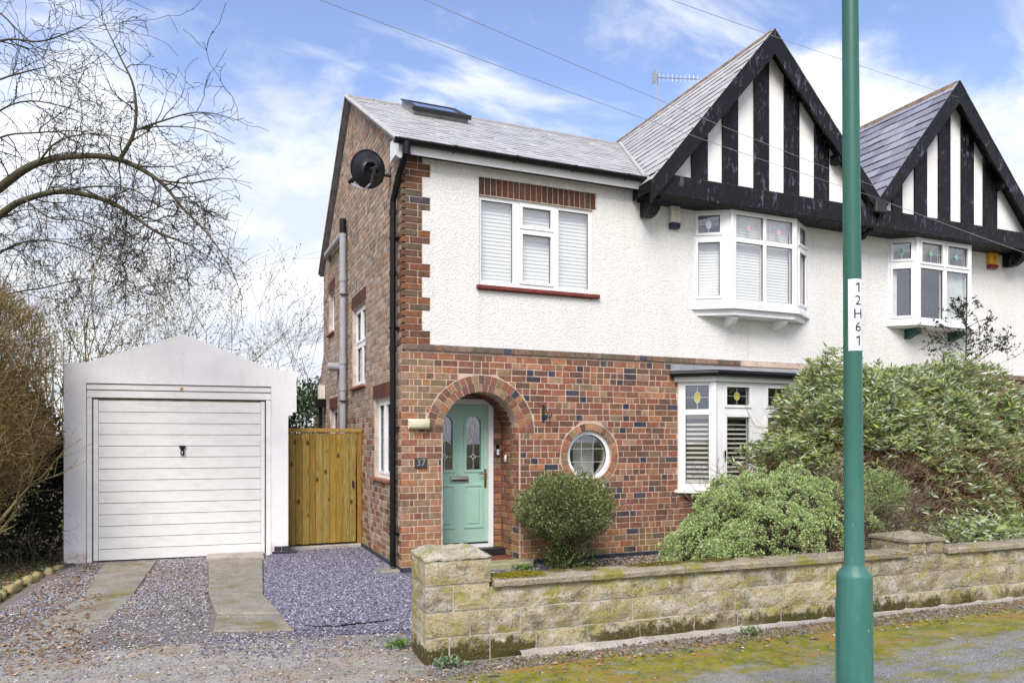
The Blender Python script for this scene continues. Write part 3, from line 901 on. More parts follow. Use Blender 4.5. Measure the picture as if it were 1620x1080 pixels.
# ground floor wall, front
door_hole = [(ARCH_X - ARCH_R, 0.0)] + arc(ARCH_X, ARCH_Z, ARCH_R, PI, 0, 24) + [(ARCH_X + ARCH_R, 0.0)]
outer = [(0, -0.2), (0, ZS), (PX, ZS), (PX, -0.2), (ARCH_X + ARCH_R, -0.2)] + door_hole[::-1] + [(ARCH_X - ARCH_R, -0.2)]
m = MB()
m.plate(outer, [arc(RX, RZ, RR + 0.01, 0, 2 * PI, 32)[:-1], [(4.22, 0.93), (6.32, 0.93), (6.32, 2.5), (4.22, 2.5)]], 0, 0.28, 'y')
wall = m.build('front_wall', M['mortar'], house)

def front_tint(x, z, header, r):
    if x < 0.56:
        if z < 0.5: pool, w = (ORANGE + RED[2:3]), 1
        else: pool = random.Random(r.random()).choices([RED, ORANGE, BUFF, BROWN, BLUE], [3, 2.4, 5, 0.8, 0.2])[0]
    elif z < 0.42 and x < 3.2:
        pool = r.choices([ORANGE, RED, BUFF], [5, 2, 2])[0]
    else:
        bl = (2.3 if header else 1.2) if 1.6 < x < 4.2 else 0.3
        pool = r.choices([RED, ORANGE, BUFF, BROWN, BLUE], [6.6, 1.2, 1.7, 4.2, bl * 0.85])[0]
    return r.choice(pool)
r_ = random.Random(5)
bay_hole = hole_rect(4.13, 6.41, 0.845, 2.62)
items = lay(0.0, PX, 0.065, ZS, None, [hole_rect(ARCH_X - ARCH_R - J, ARCH_X + ARCH_R + J, -1, ARCH_Z), hole_circle(ARCH_X, ARCH_Z, ARCH_R + 0.222, ARCH_Z), hole_circle(RX, RZ, RR + 0.118), bay_hole], seed=3)
# the arch ring also runs a little below the springing
def seen_rank(it):
    k, hd, full, p, za, zb = it
    x = (p[0] + p[2]) / 2
    vis = x < 4.12 and not (1.9 < x < 2.75 and za < 1.05) and not (1.75 < x < 3.0 and za < 0.8)
    return (not vis, -(p[2] - p[0]))
items.sort(key=seen_rank)
rest = MB()
for n_, (k, hd, full, p, za, zb) in enumerate(items):
    t = front_tint((p[0] + p[2]) / 2, za, hd, r_)
    if n_ < 300:
        if full:
            inst('brick', brick_mesh(p[2] - p[0], t, 'f'), wall, ((p[0] + p[2]) / 2, r_.uniform(-0.002, 0.002), (za + zb) / 2))
        else:
            mm = MB(); brick_into(mm, p, za, zb, t); inst('brick', mm.mesh('brick', M['brick']), wall)
    else:
        brick_into(rest, p, za, zb, t, 0.05, 0.005 + r_.uniform(-0.002, 0.002))
rest.build('bricks', M['brick'], wall, kind='stuff')
# blue brick plinth course at the foot
for x in np.arange(0.01, 7.5, 0.225):
    if ARCH_X - ARCH_R - 0.1 < x + 0.1 < ARCH_X + ARCH_R + 0.1 : continue
    mm = MB(); mm.bbox(x, x + 0.217, -0.022, 0.04, -0.05, 0.062, 0.006); 
    if x < 4.3: inst('plinth_brick', mm.mesh('plinth_brick', M['blue_brick']), wall)

# voussoirs of the porch arch: two rings
def voussoirs(cx, cz, r0, r1, a0, a1, n, name, parent, pool, depth=0.06, gap=0.010):
    for i in range(n):
        t0 = a0 + (a1 - a0) * i / n; t1 = a0 + (a1 - a0) * (i + 1) / n
        g0, g1 = gap / 2 / r0, gap / 2 / r1
        s = 1 if a1 > a0 else -1
        P = [(cx + r * math.cos(t), cz + r * math.sin(t)) for r, t in ((r0, t0 + s * g0), (r0, t1 - s * g0), (r1, t1 - s * g1), (r1, t0 + s * g1))]
        c = r_.choice(r_.choices(pool[0], pool[1])[0])
        mm = MB()
        C0 = (sum(p[0] for p in P) / 4, sum(p[1] for p in P) / 4)
        Q = [(C0[0] + (p[0] - C0[0]) * 0.93, C0[1] + (p[1] - C0[1]) * 0.93) for p in P]
        pr = -0.008 - r_.uniform(0, 0.003)
        k0 = mm.verts([(p[0], 0.0, p[1]) for p in P] + [(p[0], pr, p[1]) for p in Q] + [(p[0], depth, p[1]) for p in P])
        mm.face((k0 + 4, k0 + 5, k0 + 6, k0 + 7), c)
        for j in range(4):
            q = (j + 1) % 4
            mm.face((k0 + j, k0 + q, k0 + 4 + q, k0 + 4 + j), c); mm.face((k0 + 8 + j, k0 + 8 + q, k0 + q, k0 + j), c)
        inst(name, mm.mesh(name, M['brick']), parent)
PV = ([RED, ORANGE, BUFF, BROWN, BLUE], [4, 2, 4, 2.5, 0.5])
voussoirs(ARCH_X, ARCH_Z, ARCH_R + 0.002, ARCH_R + 0.107, PI, 0, 20, 'arch_brick', wall, PV, 0.22)
voussoirs(ARCH_X, ARCH_Z, ARCH_R + 0.112, ARCH_R + 0.217, PI, 0, 25, 'arch_brick', wall, PV)
voussoirs(RX, RZ, RR + 0.012, RR + 0.112, 0, 2 * PI, 29, 'window_ring_brick', wall, ([RED, ORANGE, BUFF, BROWN], [4, 3, 2.5, 1.5]))

# string course of weathered headers
x = 0.005; k = 0
while x < PX - 0.05:
    L = HL if r_.random() < 0.62 else SL
    c = r_.choice([(0.17, 0.115, 0.085), (0.14, 0.12, 0.085), (0.20, 0.12, 0.08), (0.24, 0.16, 0.125), (0.13, 0.105, 0.08), (0.06, 0.065, 0.10) if r_.random() < 0.3 else (0.16, 0.12, 0.09)])
    mm = MB(); mm.bbox(x, x + L, -0.03, 0.05, ZS + 0.004, ZS + 0.076, 0.004, c)
    if x < 5.2: inst('string_course_brick', mm.mesh('string_course_brick', M['brick']), wall)
    x += L + 0.008
m = MB(); m.box(0.002, PX, -0.012, 0.1, ZS - 0.001, ZS + 0.077); m.build('string_course', M['mortar'], house)

# porch: right reveal, vault, back wall, floor and steps
XR = ARCH_X + ARCH_R
PY = 0.62
m = MB()
m.box(XR + 0.012, XR + 0.25, 0.27, PY + 0.2, 0.0, 2.35)
m.box(ARCH_X - ARCH_R - 0.25, ARCH_X - ARCH_R - 0.002, 0.27, PY + 0.2, 0.0, 2.35)
m.box(XR - 0.13, XR + 0.02, PY + 0.012, PY + 0.2, 0.0, 2.30)
m.box(ARCH_X - ARCH_R - 0.1, XR + 0.1, PY + 0.03, PY + 0.2, 2.235, 2.45)
m.box(ARCH_X - ARCH_R - 0.2, XR + 0.2, 0.27, PY + 0.2, 2.30, 2.45)
porch = m.build('porch_wall', M['mortar'], house)
pb = MB(lambda u, v, w: (XR + 0.012 - 0.012 + v, u, w))
for k, hd, full, p, za, zb in lay(0.005, PY, 0.065, 2.3, None, [], seed=9):
    brick_into(pb, p, za, zb, r_.choice(r_.choices([RED, BROWN, BUFF, BLUE, ORANGE], [5, 4, 3, 0.8, 2 if za < 0.6 else 0.6])[0]))
pb.T = lambda u, v, w: (u, PY + v, w)
for k, hd, full, p, za, zb in lay(XR - 0.13, XR - 0.005, 0.065, 2.3, None, [], seed=12):
    brick_into(pb, p, za, zb, r_.choice(r_.choices([RED, BROWN, BUFF, ORANGE], [5, 3, 3, 2])[0]))
pb.T = None
for q, y0 in enumerate((0.225, 0.335, 0.445, 0.535)):        # vault courses
    for i in range(20):
        t0 = PI * i / 20 + 0.01; t1 = PI * (i + 1) / 20 - 0.01
        P = [(ARCH_X + r * math.cos(t), ARCH_Z + r * math.sin(t)) for r, t in ((ARCH_R, t0), (ARCH_R, t1), (ARCH_R + 0.1, t1), (ARCH_R + 0.1, t0))]
        pb.prism(P, y0, y0 + 0.10 - 0.005, 'y', r_.choice(RED + BROWN))
pb.build('porch_bricks', M['brick'], porch, kind='stuff')
vault = MB()
P = arc(ARCH_X, ARCH_Z, ARCH_R + 0.006, 0, PI, 24) + arc(ARCH_X, ARCH_Z, ARCH_R + 0.2, PI, 0, 24)
vault.plate(P, [], 0.22, PY, 'y'); vault.build('porch_vault', M['mortar'], house)
m = MB(); m.bbox(ARCH_X - ARCH_R - 0.02, XR - 0.01, 0.02, PY + 0.1, -0.05, 0.065, 0.008); m.build('porch_floor', M['door_mat'], house)
m = MB(); m.bbox(ARCH_X - ARCH_R - 0.02, XR - 0.005, 0.45, PY + 0.15, 0.067, 0.165, 0.012); m.build('threshold_step', M['black_metal'], house)
m = MB(); m.bbox(ARCH_X - 0.34, XR + 0.10, -0.27, 0.03, -0.03, 0.075, 0.014); m.build('doorstep', M['step_stone'], house)

# upper wall: roughcast with a toothed brick quoin
ztop = 5.36
edge = [(0.265, ZS + 0.08)]
quoin = []
z = ZS + 0.08; k = 0
while z + CH < 5.23:
    wide = (k % 5) in (0, 1)
    quoin.append((z, 0.365 if wide else 0.262)); z += CH; k += 1
left_edge = []
for zq, w in quoin: left_edge += [(w + 0.006, zq), (w + 0.006, zq + CH)]
UW = (1.015, 2.712, 3.665, 4.845)
def upper_plate(m, x0, x1, holes):
    m.plate([(x0, ZS + 0.078), (x0, ztop), (x1, ztop), (x1, ZS + 0.078)], holes, 0.0, 0.28, 'y')
m = MB()
upper_plate(m, 0.0, PX, [[(UW[0], UW[2]), (UW[1], UW[2]), (UW[1], UW[3]), (UW[0], UW[3])], [(4.5, 3.7), (6.5, 3.7), (6.5, 4.95), (4.5, 4.95)]])
upper = m.build('upper_wall', M['mortar'], house)
m = MB()
le = [(0.265, ZS + 0.078)] + left_edge
le = [(max(a, 0.0), max(b, ZS + 0.078)) for a, b in left_edge]
m.plate(le + [(le[-1][0], 5.26), (PX, 5.26), (PX, ZS + 0.078)],
        [[(1.022, 3.60), (2.765, 3.60), (2.765, 5.075), (1.022, 5.075)], [(4.45, 3.66), (6.55, 3.66), (6.55, 5.0), (4.45, 5.0)]], -0.016, 0.004, 'y')
m.build('roughcast_render', M['roughcast'], upper)
m = MB(); m.box(1.02, 2.77, -0.004, 0.02, 4.84, 5.08); m.build('lintel_bed', M['mortar'], upper)
m = MB(); m.box(1.0, 1.016, -0.010, 0.1, 3.66, 4.845); m.box(2.711, 2.768, -0.010, 0.1, 3.60, 4.845); m.build('window_reveal', M['roughcast'], upper)
rq = random.Random(8)
for i, (zq, w) in enumerate(quoin):
    parts = [(0.0, SL), (SL + J, w)] if w > 0.3 else ([(0.0, 0.205), (0.2155, w)] if i % 2 else [(0.0, HL), (HL + J, w)])
    if w > 0.3 and i % 2: parts = [(0.0, HL), (HL + J, w)]
    if w < 0.3 and not i % 2: parts = [(0.0, w)]
    for a, b in parts:
        if b - a < 0.03: continue
        mm = MB(); brick_into(mm, (a, a, b, b), zq + J / 2, zq + CH - J / 2, rq.choice(QUOIN) if rq.random() > 0.05 else BLUE[0], 0.05, 0.009)
        inst('quoin_brick', mm.mesh('quoin_brick', M['brick']), upper)
x = 1.028
while x < 2.74:
    mm = MB(); mm.bbox(x, x + 0.071, -0.014, 0.05, 4.855, 5.07, 0.004, rq.choice([(0.10, 0.042, 0.028), (0.085, 0.04, 0.03), (0.125, 0.05, 0.028), (0.075, 0.045, 0.035)]))
    inst('lintel_brick', mm.mesh('lintel_brick', M['brick']), upper); x += 0.0823

# side wall: gable end in pale brick
RIDGE_Y, RIDGE_Z, EAVE_Y, EAVE_Z = 3.34, 7.36, -0.19, 5.325
BACK_Y, BACK_Z = 6.4, 5.05
SF = (RIDGE_Z - EAVE_Z) / (RIDGE_Y - EAVE_Y)
SB = (RIDGE_Z - BACK_Z) / (BACK_Y - RIDGE_Y)
def roof_z(y): return RIDGE_Z - (RIDGE_Y - y) * SF if y < RIDGE_Y else RIDGE_Z - (y - RIDGE_Y) * SB
def side_outer(z):
    if z < 2.1: return (0.0, 7.55)
    if z < 3.42: return (0.0, 7.55 + (6.4 - 7.55) * (z - 2.1) / 1.32)
    if z < BACK_Z - 0.12: return (0.0, 6.38)
    hi = RIDGE_Y + (RIDGE_Z - 0.10 - z) / SB
    lo = max(0.0, RIDGE_Y - (RIDGE_Z - 0.10 - z) / SF)
    return (lo, min(6.38, hi)) if hi > lo + 0.05 else None
SW = [(2.20, 3.23, 2.51, 3.79), (0.62, 1.55, 1.13, 2.23), (5.02, 5.68, 3.70, 4.50), (4.75, 5.55, 1.10, 2.25)]     # stair, hall, rear upper, rear lower
outl = [(0.281, -0.2), (7.55, -0.2), (7.55, 2.1), (6.38, 3.42), (6.38, BACK_Z - 0.1), (RIDGE_Y, RIDGE_Z - 0.09), (0.281, roof_z(0.281) - 0.09)]
m = MB(); m.plate(outl, [[(a, c), (b, c), (b, d), (a, d)] for a, b, c, d in SW], 0.0, 0.28, 'x')
side = m.build('side_wall', M['mortar_side'], house)
sb = MB(lambda u, v, w: (v, u, w))
rs = random.Random(21)
LIN = 0.20
holes = [hole_rect(a - 0.005, b + 0.005, c - 0.04, d) for a, b, c, d in SW] + [hole_rect(a - 0.06, b + 0.06, d, d + LIN + 0.02) for a, b, c, d in SW]
for k, hd, full, p, za, zb in lay(0.0, 7.55, 0.065, 7.3, side_outer, holes, seed=31, phase=1):
    y = (p[0] + p[2]) / 2
    hot = rs.random() < (0.02 if za < 3.5 else 0.045)
    c = rs.choice(SIDE_HOT if hot else SIDE)
    if za < 2.0:
        c = rs.choice(SIDE + SIDE + SIDE + BROWN + RED)
    if y < 0.11 and za > 2.8 and rs.random() < 0.7: c = rs.choice(QUOIN)
    brick_into(sb, p, za, zb, c, 0.05, 0.005 + rs.uniform(-0.002, 0.003))
for a, b, c, d in SW:
    y = a - 0.05
    while y < b + 0.02:
        sb.box(y, y + 0.068, -0.012, 0.05, d + 0.01, d + LIN, rs.choice([(0.10, 0.035, 0.028), (0.13, 0.045, 0.03), (0.085, 0.04, 0.03)])); y += 0.0815
sb.build('side_bricks', M['brick'], side, kind='stuff')
m = MB()
for y in np.arange(0.0, 7.5, 0.225): m.bbox(-0.018, 0.03, y, y + 0.217, -0.05, 0.062, 0.005)
m.build('side_plinth', M['blue_brick'], side, kind='stuff')

# rear wall, floors and inner partition keep the rooms dark
m = MB()
m.box(0.28, 15.2, 6.1, 6.38, -0.2, 5.1); m.box(0.28, 7.5, 7.3, 7.55, -0.2, 2.1)
m.build('rear_wall', M['mortar_side'], house)
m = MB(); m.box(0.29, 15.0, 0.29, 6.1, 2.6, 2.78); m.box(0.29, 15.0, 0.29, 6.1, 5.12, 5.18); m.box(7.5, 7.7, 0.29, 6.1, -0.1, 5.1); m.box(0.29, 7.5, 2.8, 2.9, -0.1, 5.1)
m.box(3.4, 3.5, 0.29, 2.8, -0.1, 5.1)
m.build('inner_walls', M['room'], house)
# ------------------------------------------------------------------ windows
def facade(u, v, w): return (u, v, w)
def side_T(u, v, w): return (v, u, w)
def facet_T(x0, y0, x1, y1):
    L = math.hypot(x1 - x0, y1 - y0); c, s = (x1 - x0) / L, (y1 - y0) / L
    return (lambda u, v, w: (x0 + u * c - v * s, y0 + u * s + v * c, w)), L
def ring(m, u0, u1, w0, w1, t, v0, v1, tint=(1, 1, 1)):
    m.plate([(u0, w0), (u1, w0), (u1, w1), (u0, w1)], [[(u0 + t, w0 + t), (u1 - t, w0 + t), (u1 - t, w1 - t), (u0 + t, w1 - t)]], v0, v1, 'y', tint)
def slats(m, u0, u1, w0, w1, v, pitch, width, tilt):
    w = w0 + pitch / 2
    dz, dv = width / 2 * math.cos(tilt), width / 2 * math.sin(tilt)
    while w < w1:
        m.poly([(u0, v - dv, w - dz), (u1, v - dv, w - dz), (u1, v + dv, w + dz), (u0, v + dv, w + dz)])
        m.poly([(u0, v - dv + 0.003, w - dz - 0.003), (u1, v - dv + 0.003, w - dz - 0.003), (u1, v + dv + 0.003, w + dz - 0.003), (u0, v + dv + 0.003, w + dz - 0.003)])
        m.poly([(u0, v - dv, w - dz), (u1, v - dv, w - dz), (u1, v - dv + 0.003, w - dz - 0.003), (u0, v - dv + 0.003, w - dz - 0.003)])
        w += pitch
def leading(parent, T, u0, u1, w0, w1, v, kind, gem=None, bar=0.007):
    m = MB(T)
    uc, wc = (u0 + u1) / 2, (w0 + w1) / 2
    def bar_uv(a, b):
        (ax, az), (bx, bz) = a, b
        L = math.hypot(bx - ax, bz - az) or 1; nx, nz = -(bz - az) / L * bar / 2, (bx - ax) / L * bar / 2
        P = [(ax + nx, az + nz), (bx + nx, bz + nz), (bx - nx, bz - nz), (ax - nx, az - nz)]
        m.poly([(p[0], v, p[1]) for p in P])
        m.poly([(P[0][0], v + 0.004, P[0][1]), (P[0][0], v, P[0][1]), (P[1][0], v, P[1][1]), (P[1][0], v + 0.004, P[1][1])])
    g = MB(T)
    W, H = u1 - u0, w1 - w0
    if kind == 'oval':
        rx, rz = W * 0.13, H * 0.24
        oval = [(uc + rx * math.cos(t), wc + rz * math.sin(t)) for t in np.linspace(0, 2 * PI, 15)[:-1]]
        for i in range(len(oval)): bar_uv(oval[i], oval[(i + 1) % len(oval)])
        g.poly([(p[0], v + 0.001, p[1]) for p in oval])
        bar_uv((u0, wc), (uc - rx, wc)); bar_uv((uc + rx, wc), (u1, wc)); bar_uv((uc, w0), (uc, wc - rz)); bar_uv((uc, wc + rz), (uc, w1))
    elif kind == 'diamond':
        rx, rz = W * 0.10, H * 0.17
        d = [(uc - rx, wc), (uc, wc - rz), (uc + rx, wc), (uc, wc + rz)]
        for i in range(4): bar_uv(d[i], d[(i + 1) % 4])
        g.poly([(p[0], v + 0.001, p[1]) for p in d])
        bar_uv((u0, wc), (uc - rx, wc)); bar_uv((uc + rx, wc), (u1, wc)); bar_uv((uc, w0), (uc, wc - rz)); bar_uv((uc, wc + rz), (uc, w1))
        for f in (0.16, 0.84): bar_uv((u0 + W * f, w0), (u0 + W * f, w1))
    elif kind == 'grid':
        nx, nz = gem
        for i in range(1, nx): bar_uv((u0 + W * i / nx, w0), (u0 + W * i / nx, w1))
        for i in range(1, nz): bar_uv((u0, w0 + H * i / nz), (u1, w0 + H * i / nz))
        gem = None
    m.build('leading', M['came'], parent)
    if gem and g.f: g.build('coloured_glass', M[gem], parent)
def window(parent, T, u0, u1, w0, w1, cells, v0=0.03, mat='upvc', depth=0.07, name='window'):
    """cells: dict(u0,u1,w0,w1 glass; sash=True; lead=(kind, gem); blind=...)"""
    m = MB(T)
    holes = []
    for c in cells:
        g = c['g']; t = 0.042 if c.get('sash') else 0.0
        holes.append([(g[0] - t, g[2] - t), (g[1] + t, g[2] - t), (g[1] + t, g[3] + t), (g[0] - t, g[3] + t)])
    m.plate([(u0, w0), (u1, w0), (u1, w1), (u0, w1)], holes, v0, v0 + depth, 'y')
    fr = m.build(name, M[mat], parent)
    for c in cells:
        g = c['g']
        if c.get('sash'):
            s = MB(T)
            t = 0.039
            ring(s, g[0] - t, g[1] + t, g[2] - t, g[3] + t, t, v0 - 0.014, v0 + depth - 0.01)
            s.build('sash', M[mat], fr)
        b = MB(T)           # glazing bead, black gasket line
        ring(b, g[0] - 0.001, g[1] + 0.001, g[2] - 0.001, g[3] + 0.001, 0.006, v0 + 0.018, v0 + 0.03)
        b.build('gasket', M['black_plastic'], fr)
        p = MB(T); p.poly([(g[0], v0 + 0.032, g[2]), (g[1], v0 + 0.032, g[2]), (g[1], v0 + 0.032, g[3]), (g[0], v0 + 0.032, g[3])])
        pane = p.build('pane', M['glass'], fr)
        if c.get('lead'):
            leading(fr, T, g[0] + 0.004, g[1] - 0.004, g[2] + 0.004, g[3] - 0.004, v0 + 0.024, *c['lead'])
    return fr
def blind(parent, T, u0, u1, w0, w1, v, pitch=0.05, width=0.05, tilt=0.5, mat='blind', name='blind'):
    m = MB(T); slats(m, u0, u1, w0, w1, v, pitch, width, tilt)
    o = m.build(name, M[mat], parent); o['kind'] = 'stuff'
    return o

# first-floor window
w = window(house, facade, UW[0], UW[1], UW[2], UW[3], [
    dict(g=(1.068, 1.515, 3.735, 4.79)), dict(g=(2.195, 2.655, 3.735, 4.79)),
    dict(g=(1.655, 2.075, 4.515, 4.765), sash=True), dict(g=(1.655, 2.075, 3.775, 4.405), sash=True)], 0.025)
blind(w, facade, 1.05, 2.68, 3.70, 4.82, 0.13, 0.050, 0.0595, 0.2)
m = MB(); m.bbox(0.985, 2.795, -0.075, 0.06, 3.612, 3.664, 0.008); m.build('window_sill', M['red_paint'], house)

# porthole window
m = MB(); m.plate(arc(RX, RZ, RR + 0.008, 0, 2 * PI, 40)[:-1], [arc(RX, RZ, RR - 0.045, 0, 2 * PI, 40)[:-1]], 0.045, 0.12, 'y')
rw = m.build('round_window', M['upvc'], house)
m = MB(); m.plate(arc(RX, RZ, RR - 0.040, 0, 2 * PI, 40)[:-1], [arc(RX, RZ, RR - 0.052, 0, 2 * PI, 40)[:-1]], 0.06, 0.072, 'y'); m.build('gasket', M['black_plastic'], rw)
m = MB(); m.poly([(p[0], 0.08, p[1]) for p in arc(RX, RZ, RR - 0.044, 0, 2 * PI, 40)[:-1]]); m.build('pane', M['glass'], rw)
m = MB(); r0 = RR - 0.048
for t in (-0.32, 0.32):
    q = math.sqrt(r0 * r0 - (t * r0) ** 2)
    m.box(RX + t * r0 - 0.004, RX + t * r0 + 0.004, 0.070, 0.076, RZ - q, RZ + q); m.box(RX - q, RX + q, 0.0705, 0.0755, RZ + t * r0 - 0.004, RZ + t * r0 + 0.004)
m.build('leading', M['came'], rw)
m = MB(); m.box(RX - 0.05, RX + 0.28, 0.4, 0.42, RZ - 0.6, RZ + 0.22); m.build('curtain', M['curtain'], rw)

# upper bay (oriel) under the gable
def bay(parent, pts, z0, z1, facets, name='bay_window', post=0.05):
    """pts: four plan points; facets: cells in local u for each"""
    m = MB(); m.prism([(x, y + 0.06 if i in (1, 2) else y - 0.002) for i, (x, y) in enumerate(pts)], z0 - 0.0005, z0 + 0.02, 'z')
    bw = m.build(name, M['upvc'], parent)
    for x, y in pts[1:3]:
        m = MB(); m.tube([(x, y + 0.035, z0), (x, y + 0.035, z1)], post, 8); m.build('corner_post', M['upvc'], bw)
    for (a, b), cells in zip(zip(pts[:-1], pts[1:]), facets):
        T, L = facet_T(*a, *b)
        window(parent, T, 0.0, L, z0, z1, cells(L), 0.0, name='bay_light')
    return bw
UB = [(4.38, 0.0), (4.88, -0.30), (6.07, -0.30), (6.60, 0.0)]
def ub_side(flip, gem):
    def f(L):
        a, b = (0.085, L - 0.185) if not flip else (0.185, L - 0.085)
        return [dict(g=(a, b, 4.70, 4.955), sash=True, lead=('oval', gem[0])), dict(g=(a, b, 3.77, 4.56), sash=True)]
    return f
def ub_front(gem, two=True):
    def f(L):
        h = L / 2
        return [dict(g=(0.06, h - 0.028, 4.63, 4.965), lead=('diamond', gem)), dict(g=(h + 0.028, L - 0.06, 4.63, 4.965), lead=('diamond', gem)),
                dict(g=(0.06, h - 0.028, 3.72, 4.565)), dict(g=(h + 0.028, L - 0.06, 3.72, 4.565))]
    return f
ub = bay(house, UB, 3.62, 5.03, [ub_side(False, ('came',)), ub_front('rose'), ub_side(True, ('came',))])
for (a, b) in zip(UB[:-1], UB[1:]):
    T, L = facet_T(*a, *b)
    blind(ub, T, 0.04, L - 0.04, 3.68, 4.60 if a != UB[1] else 4.98, 0.12, 0.044, 0.052, 0.2)
def bay_sill(parent, pts, z0, z1, out, mat):
    (ax, ay), (bx, by), (cx, cy), (dx, dy) = pts
    P = [(ax - out * 1.3, 0.004), (bx - out * 0.6, by - out), (cx + out * 0.6, cy - out), (dx + out * 1.3, 0.004)]
    m = MB(); m.prism(P, z0, z1, 'z'); return m.build('bay_sill', M[mat], parent)
bay_sill(ub, UB, 3.575, 3.619, 0.055, 'upvc')
bay_sill(ub, [(4.45, 0), (4.92, -0.27), (6.03, -0.27), (6.53, 0)], 3.49, 3.574, 0.03, 'upvc')
bay_sill(ub, UB, 5.031, 5.06, -0.02, 'upvc')
for xb in (4.98, 5.92):                                    # little curved brackets
    pr = [(0.0, 3.488), (-0.235, 3.488), (-0.24, 3.44), (-0.20, 3.40), (-0.14, 3.375), (-0.07, 3.365), (0.0, 3.33)]
    m = MB(); m.prism(pr, xb - 0.05, xb + 0.05, 'x'); m.build('bracket', M['upvc'], ub)

# lower bay
LB = [(4.14, 0.0), (4.52, -0.35), (6.00, -0.35), (6.40, 0.0)]
def lb_side(flip):
    def f(L):
        a, b = (0.10, L - 0.085)
        return [dict(g=(a, b, 2.10, 2.445), lead=('oval', 'amber')), dict(g=(a, b, 1.02, 2.02))]
    return f
def lb_front(L):
    out = []
    for a, b in ((0.205, 0.62), (0.96, 1.36)):
        out += [dict(g=(a, b, 2.165, 2.425), sash=True, lead=('oval', 'amber')), dict(g=(a, b, 1.04, 1.99), sash=True)]
    return out
lb = bay(house, LB, 0.93, 2.50, [lb_side(False), lb_front, lb_side(True)], post=0.06)
for (a, b), (u0, u1) in zip(zip(LB[:-1], LB[1:]), ((0.09, 0.44), (0.19, 1.38), (0.09, 0.44))):
    T, L = facet_T(*a, *b)
    blind(lb, T, u0, u1, 1.09, 1.95, 0.10, 0.069, 0.062, 1.05, 'shutter', 'shutter')
    mm = MB(T); mm.box(u0, u1, 0.08, 0.12, 0.95, 1.075); mm.box(u0, u1, 0.08, 0.12, 1.965, 2.05); mm.build('shutter_rail', M['shutter'], lb)
m = MB(lambda u, v, w: (4.52 + u, -0.35 + v, w)); m.box(0.14, 0.16, -0.05, -0.014, 1.42, 1.50); m.box(0.14, 0.16, -0.05, -0.038, 1.36, 1.50); m.build('window_handle', M['chrome'], lb)
bay_sill(lb, LB, 0.885, 0.929, 0.06, 'stone_sill')
bay_sill(lb, LB, 2.501, 2.60, 0.06, 'upvc')
P = [(3.99, 0.0), (4.47, -0.44), (6.03, -0.44), (6.52, 0.0)]
m = MB(); n = m.verts([(x, y, 2.625) for x, y in P] + [(x, y, 2.645) for x, y in P] + [(4.02, -0.014, 2.76), (6.48, -0.014, 2.76)])
m.face((n, n + 1, n + 2, n + 3)); m.face((n + 4, n + 5, n + 8)); m.face((n + 5, n + 6, n + 9, n + 8)); m.face((n + 6, n + 7, n + 9))
for i in range(3): m.face((n + i, n + i + 1, n + 5 + i, n + 4 + i))
m.build('bay_roof', M['lead'], lb)
m = MB(); m.tube([(3.98, -0.03, 2.612), (4.46, -0.475, 2.612), (6.05, -0.475, 2.612), (6.45, -0.1, 2.612)], 0.046, 10); m.build('bay_gutter', M['black_plastic'], lb)
bb = MB()
for k, hd, full, p, za, zb in lay(4.15, 6.39, 0.065, 0.86, seed=77):
    brick_into(bb, p, za, zb, r_.choice(RED + BROWN + BLUE[:1]))
bb.build('bay_wall_bricks', M['brick'], lb, kind='stuff')

# side windows
def lead2(nx, nz): return ('grid', (nx, nz))
a, b, c, d = SW[0]
mid = 3.19
ym = (a + b) / 2
window(house, side_T, a, b, c, d, [
    dict(g=(a + 0.085, ym - 0.06, c + 0.09, mid - 0.05), lead=lead2(3, 4)), dict(g=(ym + 0.06, b - 0.085, c + 0.09, mid - 0.05), lead=lead2(3, 4)),
    dict(g=(a + 0.085, ym - 0.06, mid + 0.07, d - 0.09), sash=True, lead=lead2(3, 3)), dict(g=(ym + 0.06, b - 0.085, mid + 0.07, d - 0.09), sash=True, lead=lead2(3, 3))], 0.06)
a, b, c, d = SW[1]; ym = (a + b) / 2
window(house, side_T, a, b, c, d, [dict(g=(a + 0.085, ym - 0.06, c + 0.09, d - 0.09), sash=True, lead=lead2(3, 6)), dict(g=(ym + 0.06, b - 0.085, c + 0.09, d - 0.09), sash=True, lead=lead2(3, 6))], 0.06)
for q in (2, 3):
    a, b, c, d = SW[q]; ym = (a + b) / 2
    window(house, side_T, a, b, c, d, [dict(g=(a + 0.07, ym - 0.04, c + 0.07, d - 0.07)), dict(g=(ym + 0.04, b - 0.07, c + 0.07, d - 0.07))], 0.07)
for q in range(4):
    a, b, c, d = SW[q]
    m = MB(side_T); m.bbox(a - 0.05, b + 0.05, -0.06, 0.08, c - 0.045, c - 0.003, 0.006); m.build('window_sill', M['tile_sill'], house)

# ------------------------------------------------------------------ front door
DX0, DX1, DZ0, DZ1 = ARCH_X - ARCH_R - 0.06, 1.462, 0.167, 2.22
m = MB()
m.plate([(DX0, DZ0), (DX1, DZ0), (DX1, DZ1), (DX0, DZ1)], [[(DX0 + 0.07, DZ0 + 0.05), (DX1 - 0.07, DZ0 + 0.05), (DX1 - 0.07, DZ1 - 0.075), (DX0 + 0.07, DZ1 - 0.075)]], PY - 0.03, PY + 0.06, 'y')
door = m.build('front_door', M['upvc'], house)
dl0, dl1, dz0, dz1 = DX0 + 0.073, DX1 - 0.073, DZ0 + 0.055, DZ1 - 0.08
dc = (dl0 + dl1) / 2
def arch_out(x0, x1, z0, z1, n=10):
    r = (x1 - x0) / 2; c = (x0 + x1) / 2
    return [(x0, z0), (x1, z0)] + [(c + r * math.cos(t), z1 - r + r * math.sin(t)) for t in np.linspace(0, PI, n)]
gl = [(dc - 0.315, dc - 0.10), (dc + 0.10, dc + 0.315)]
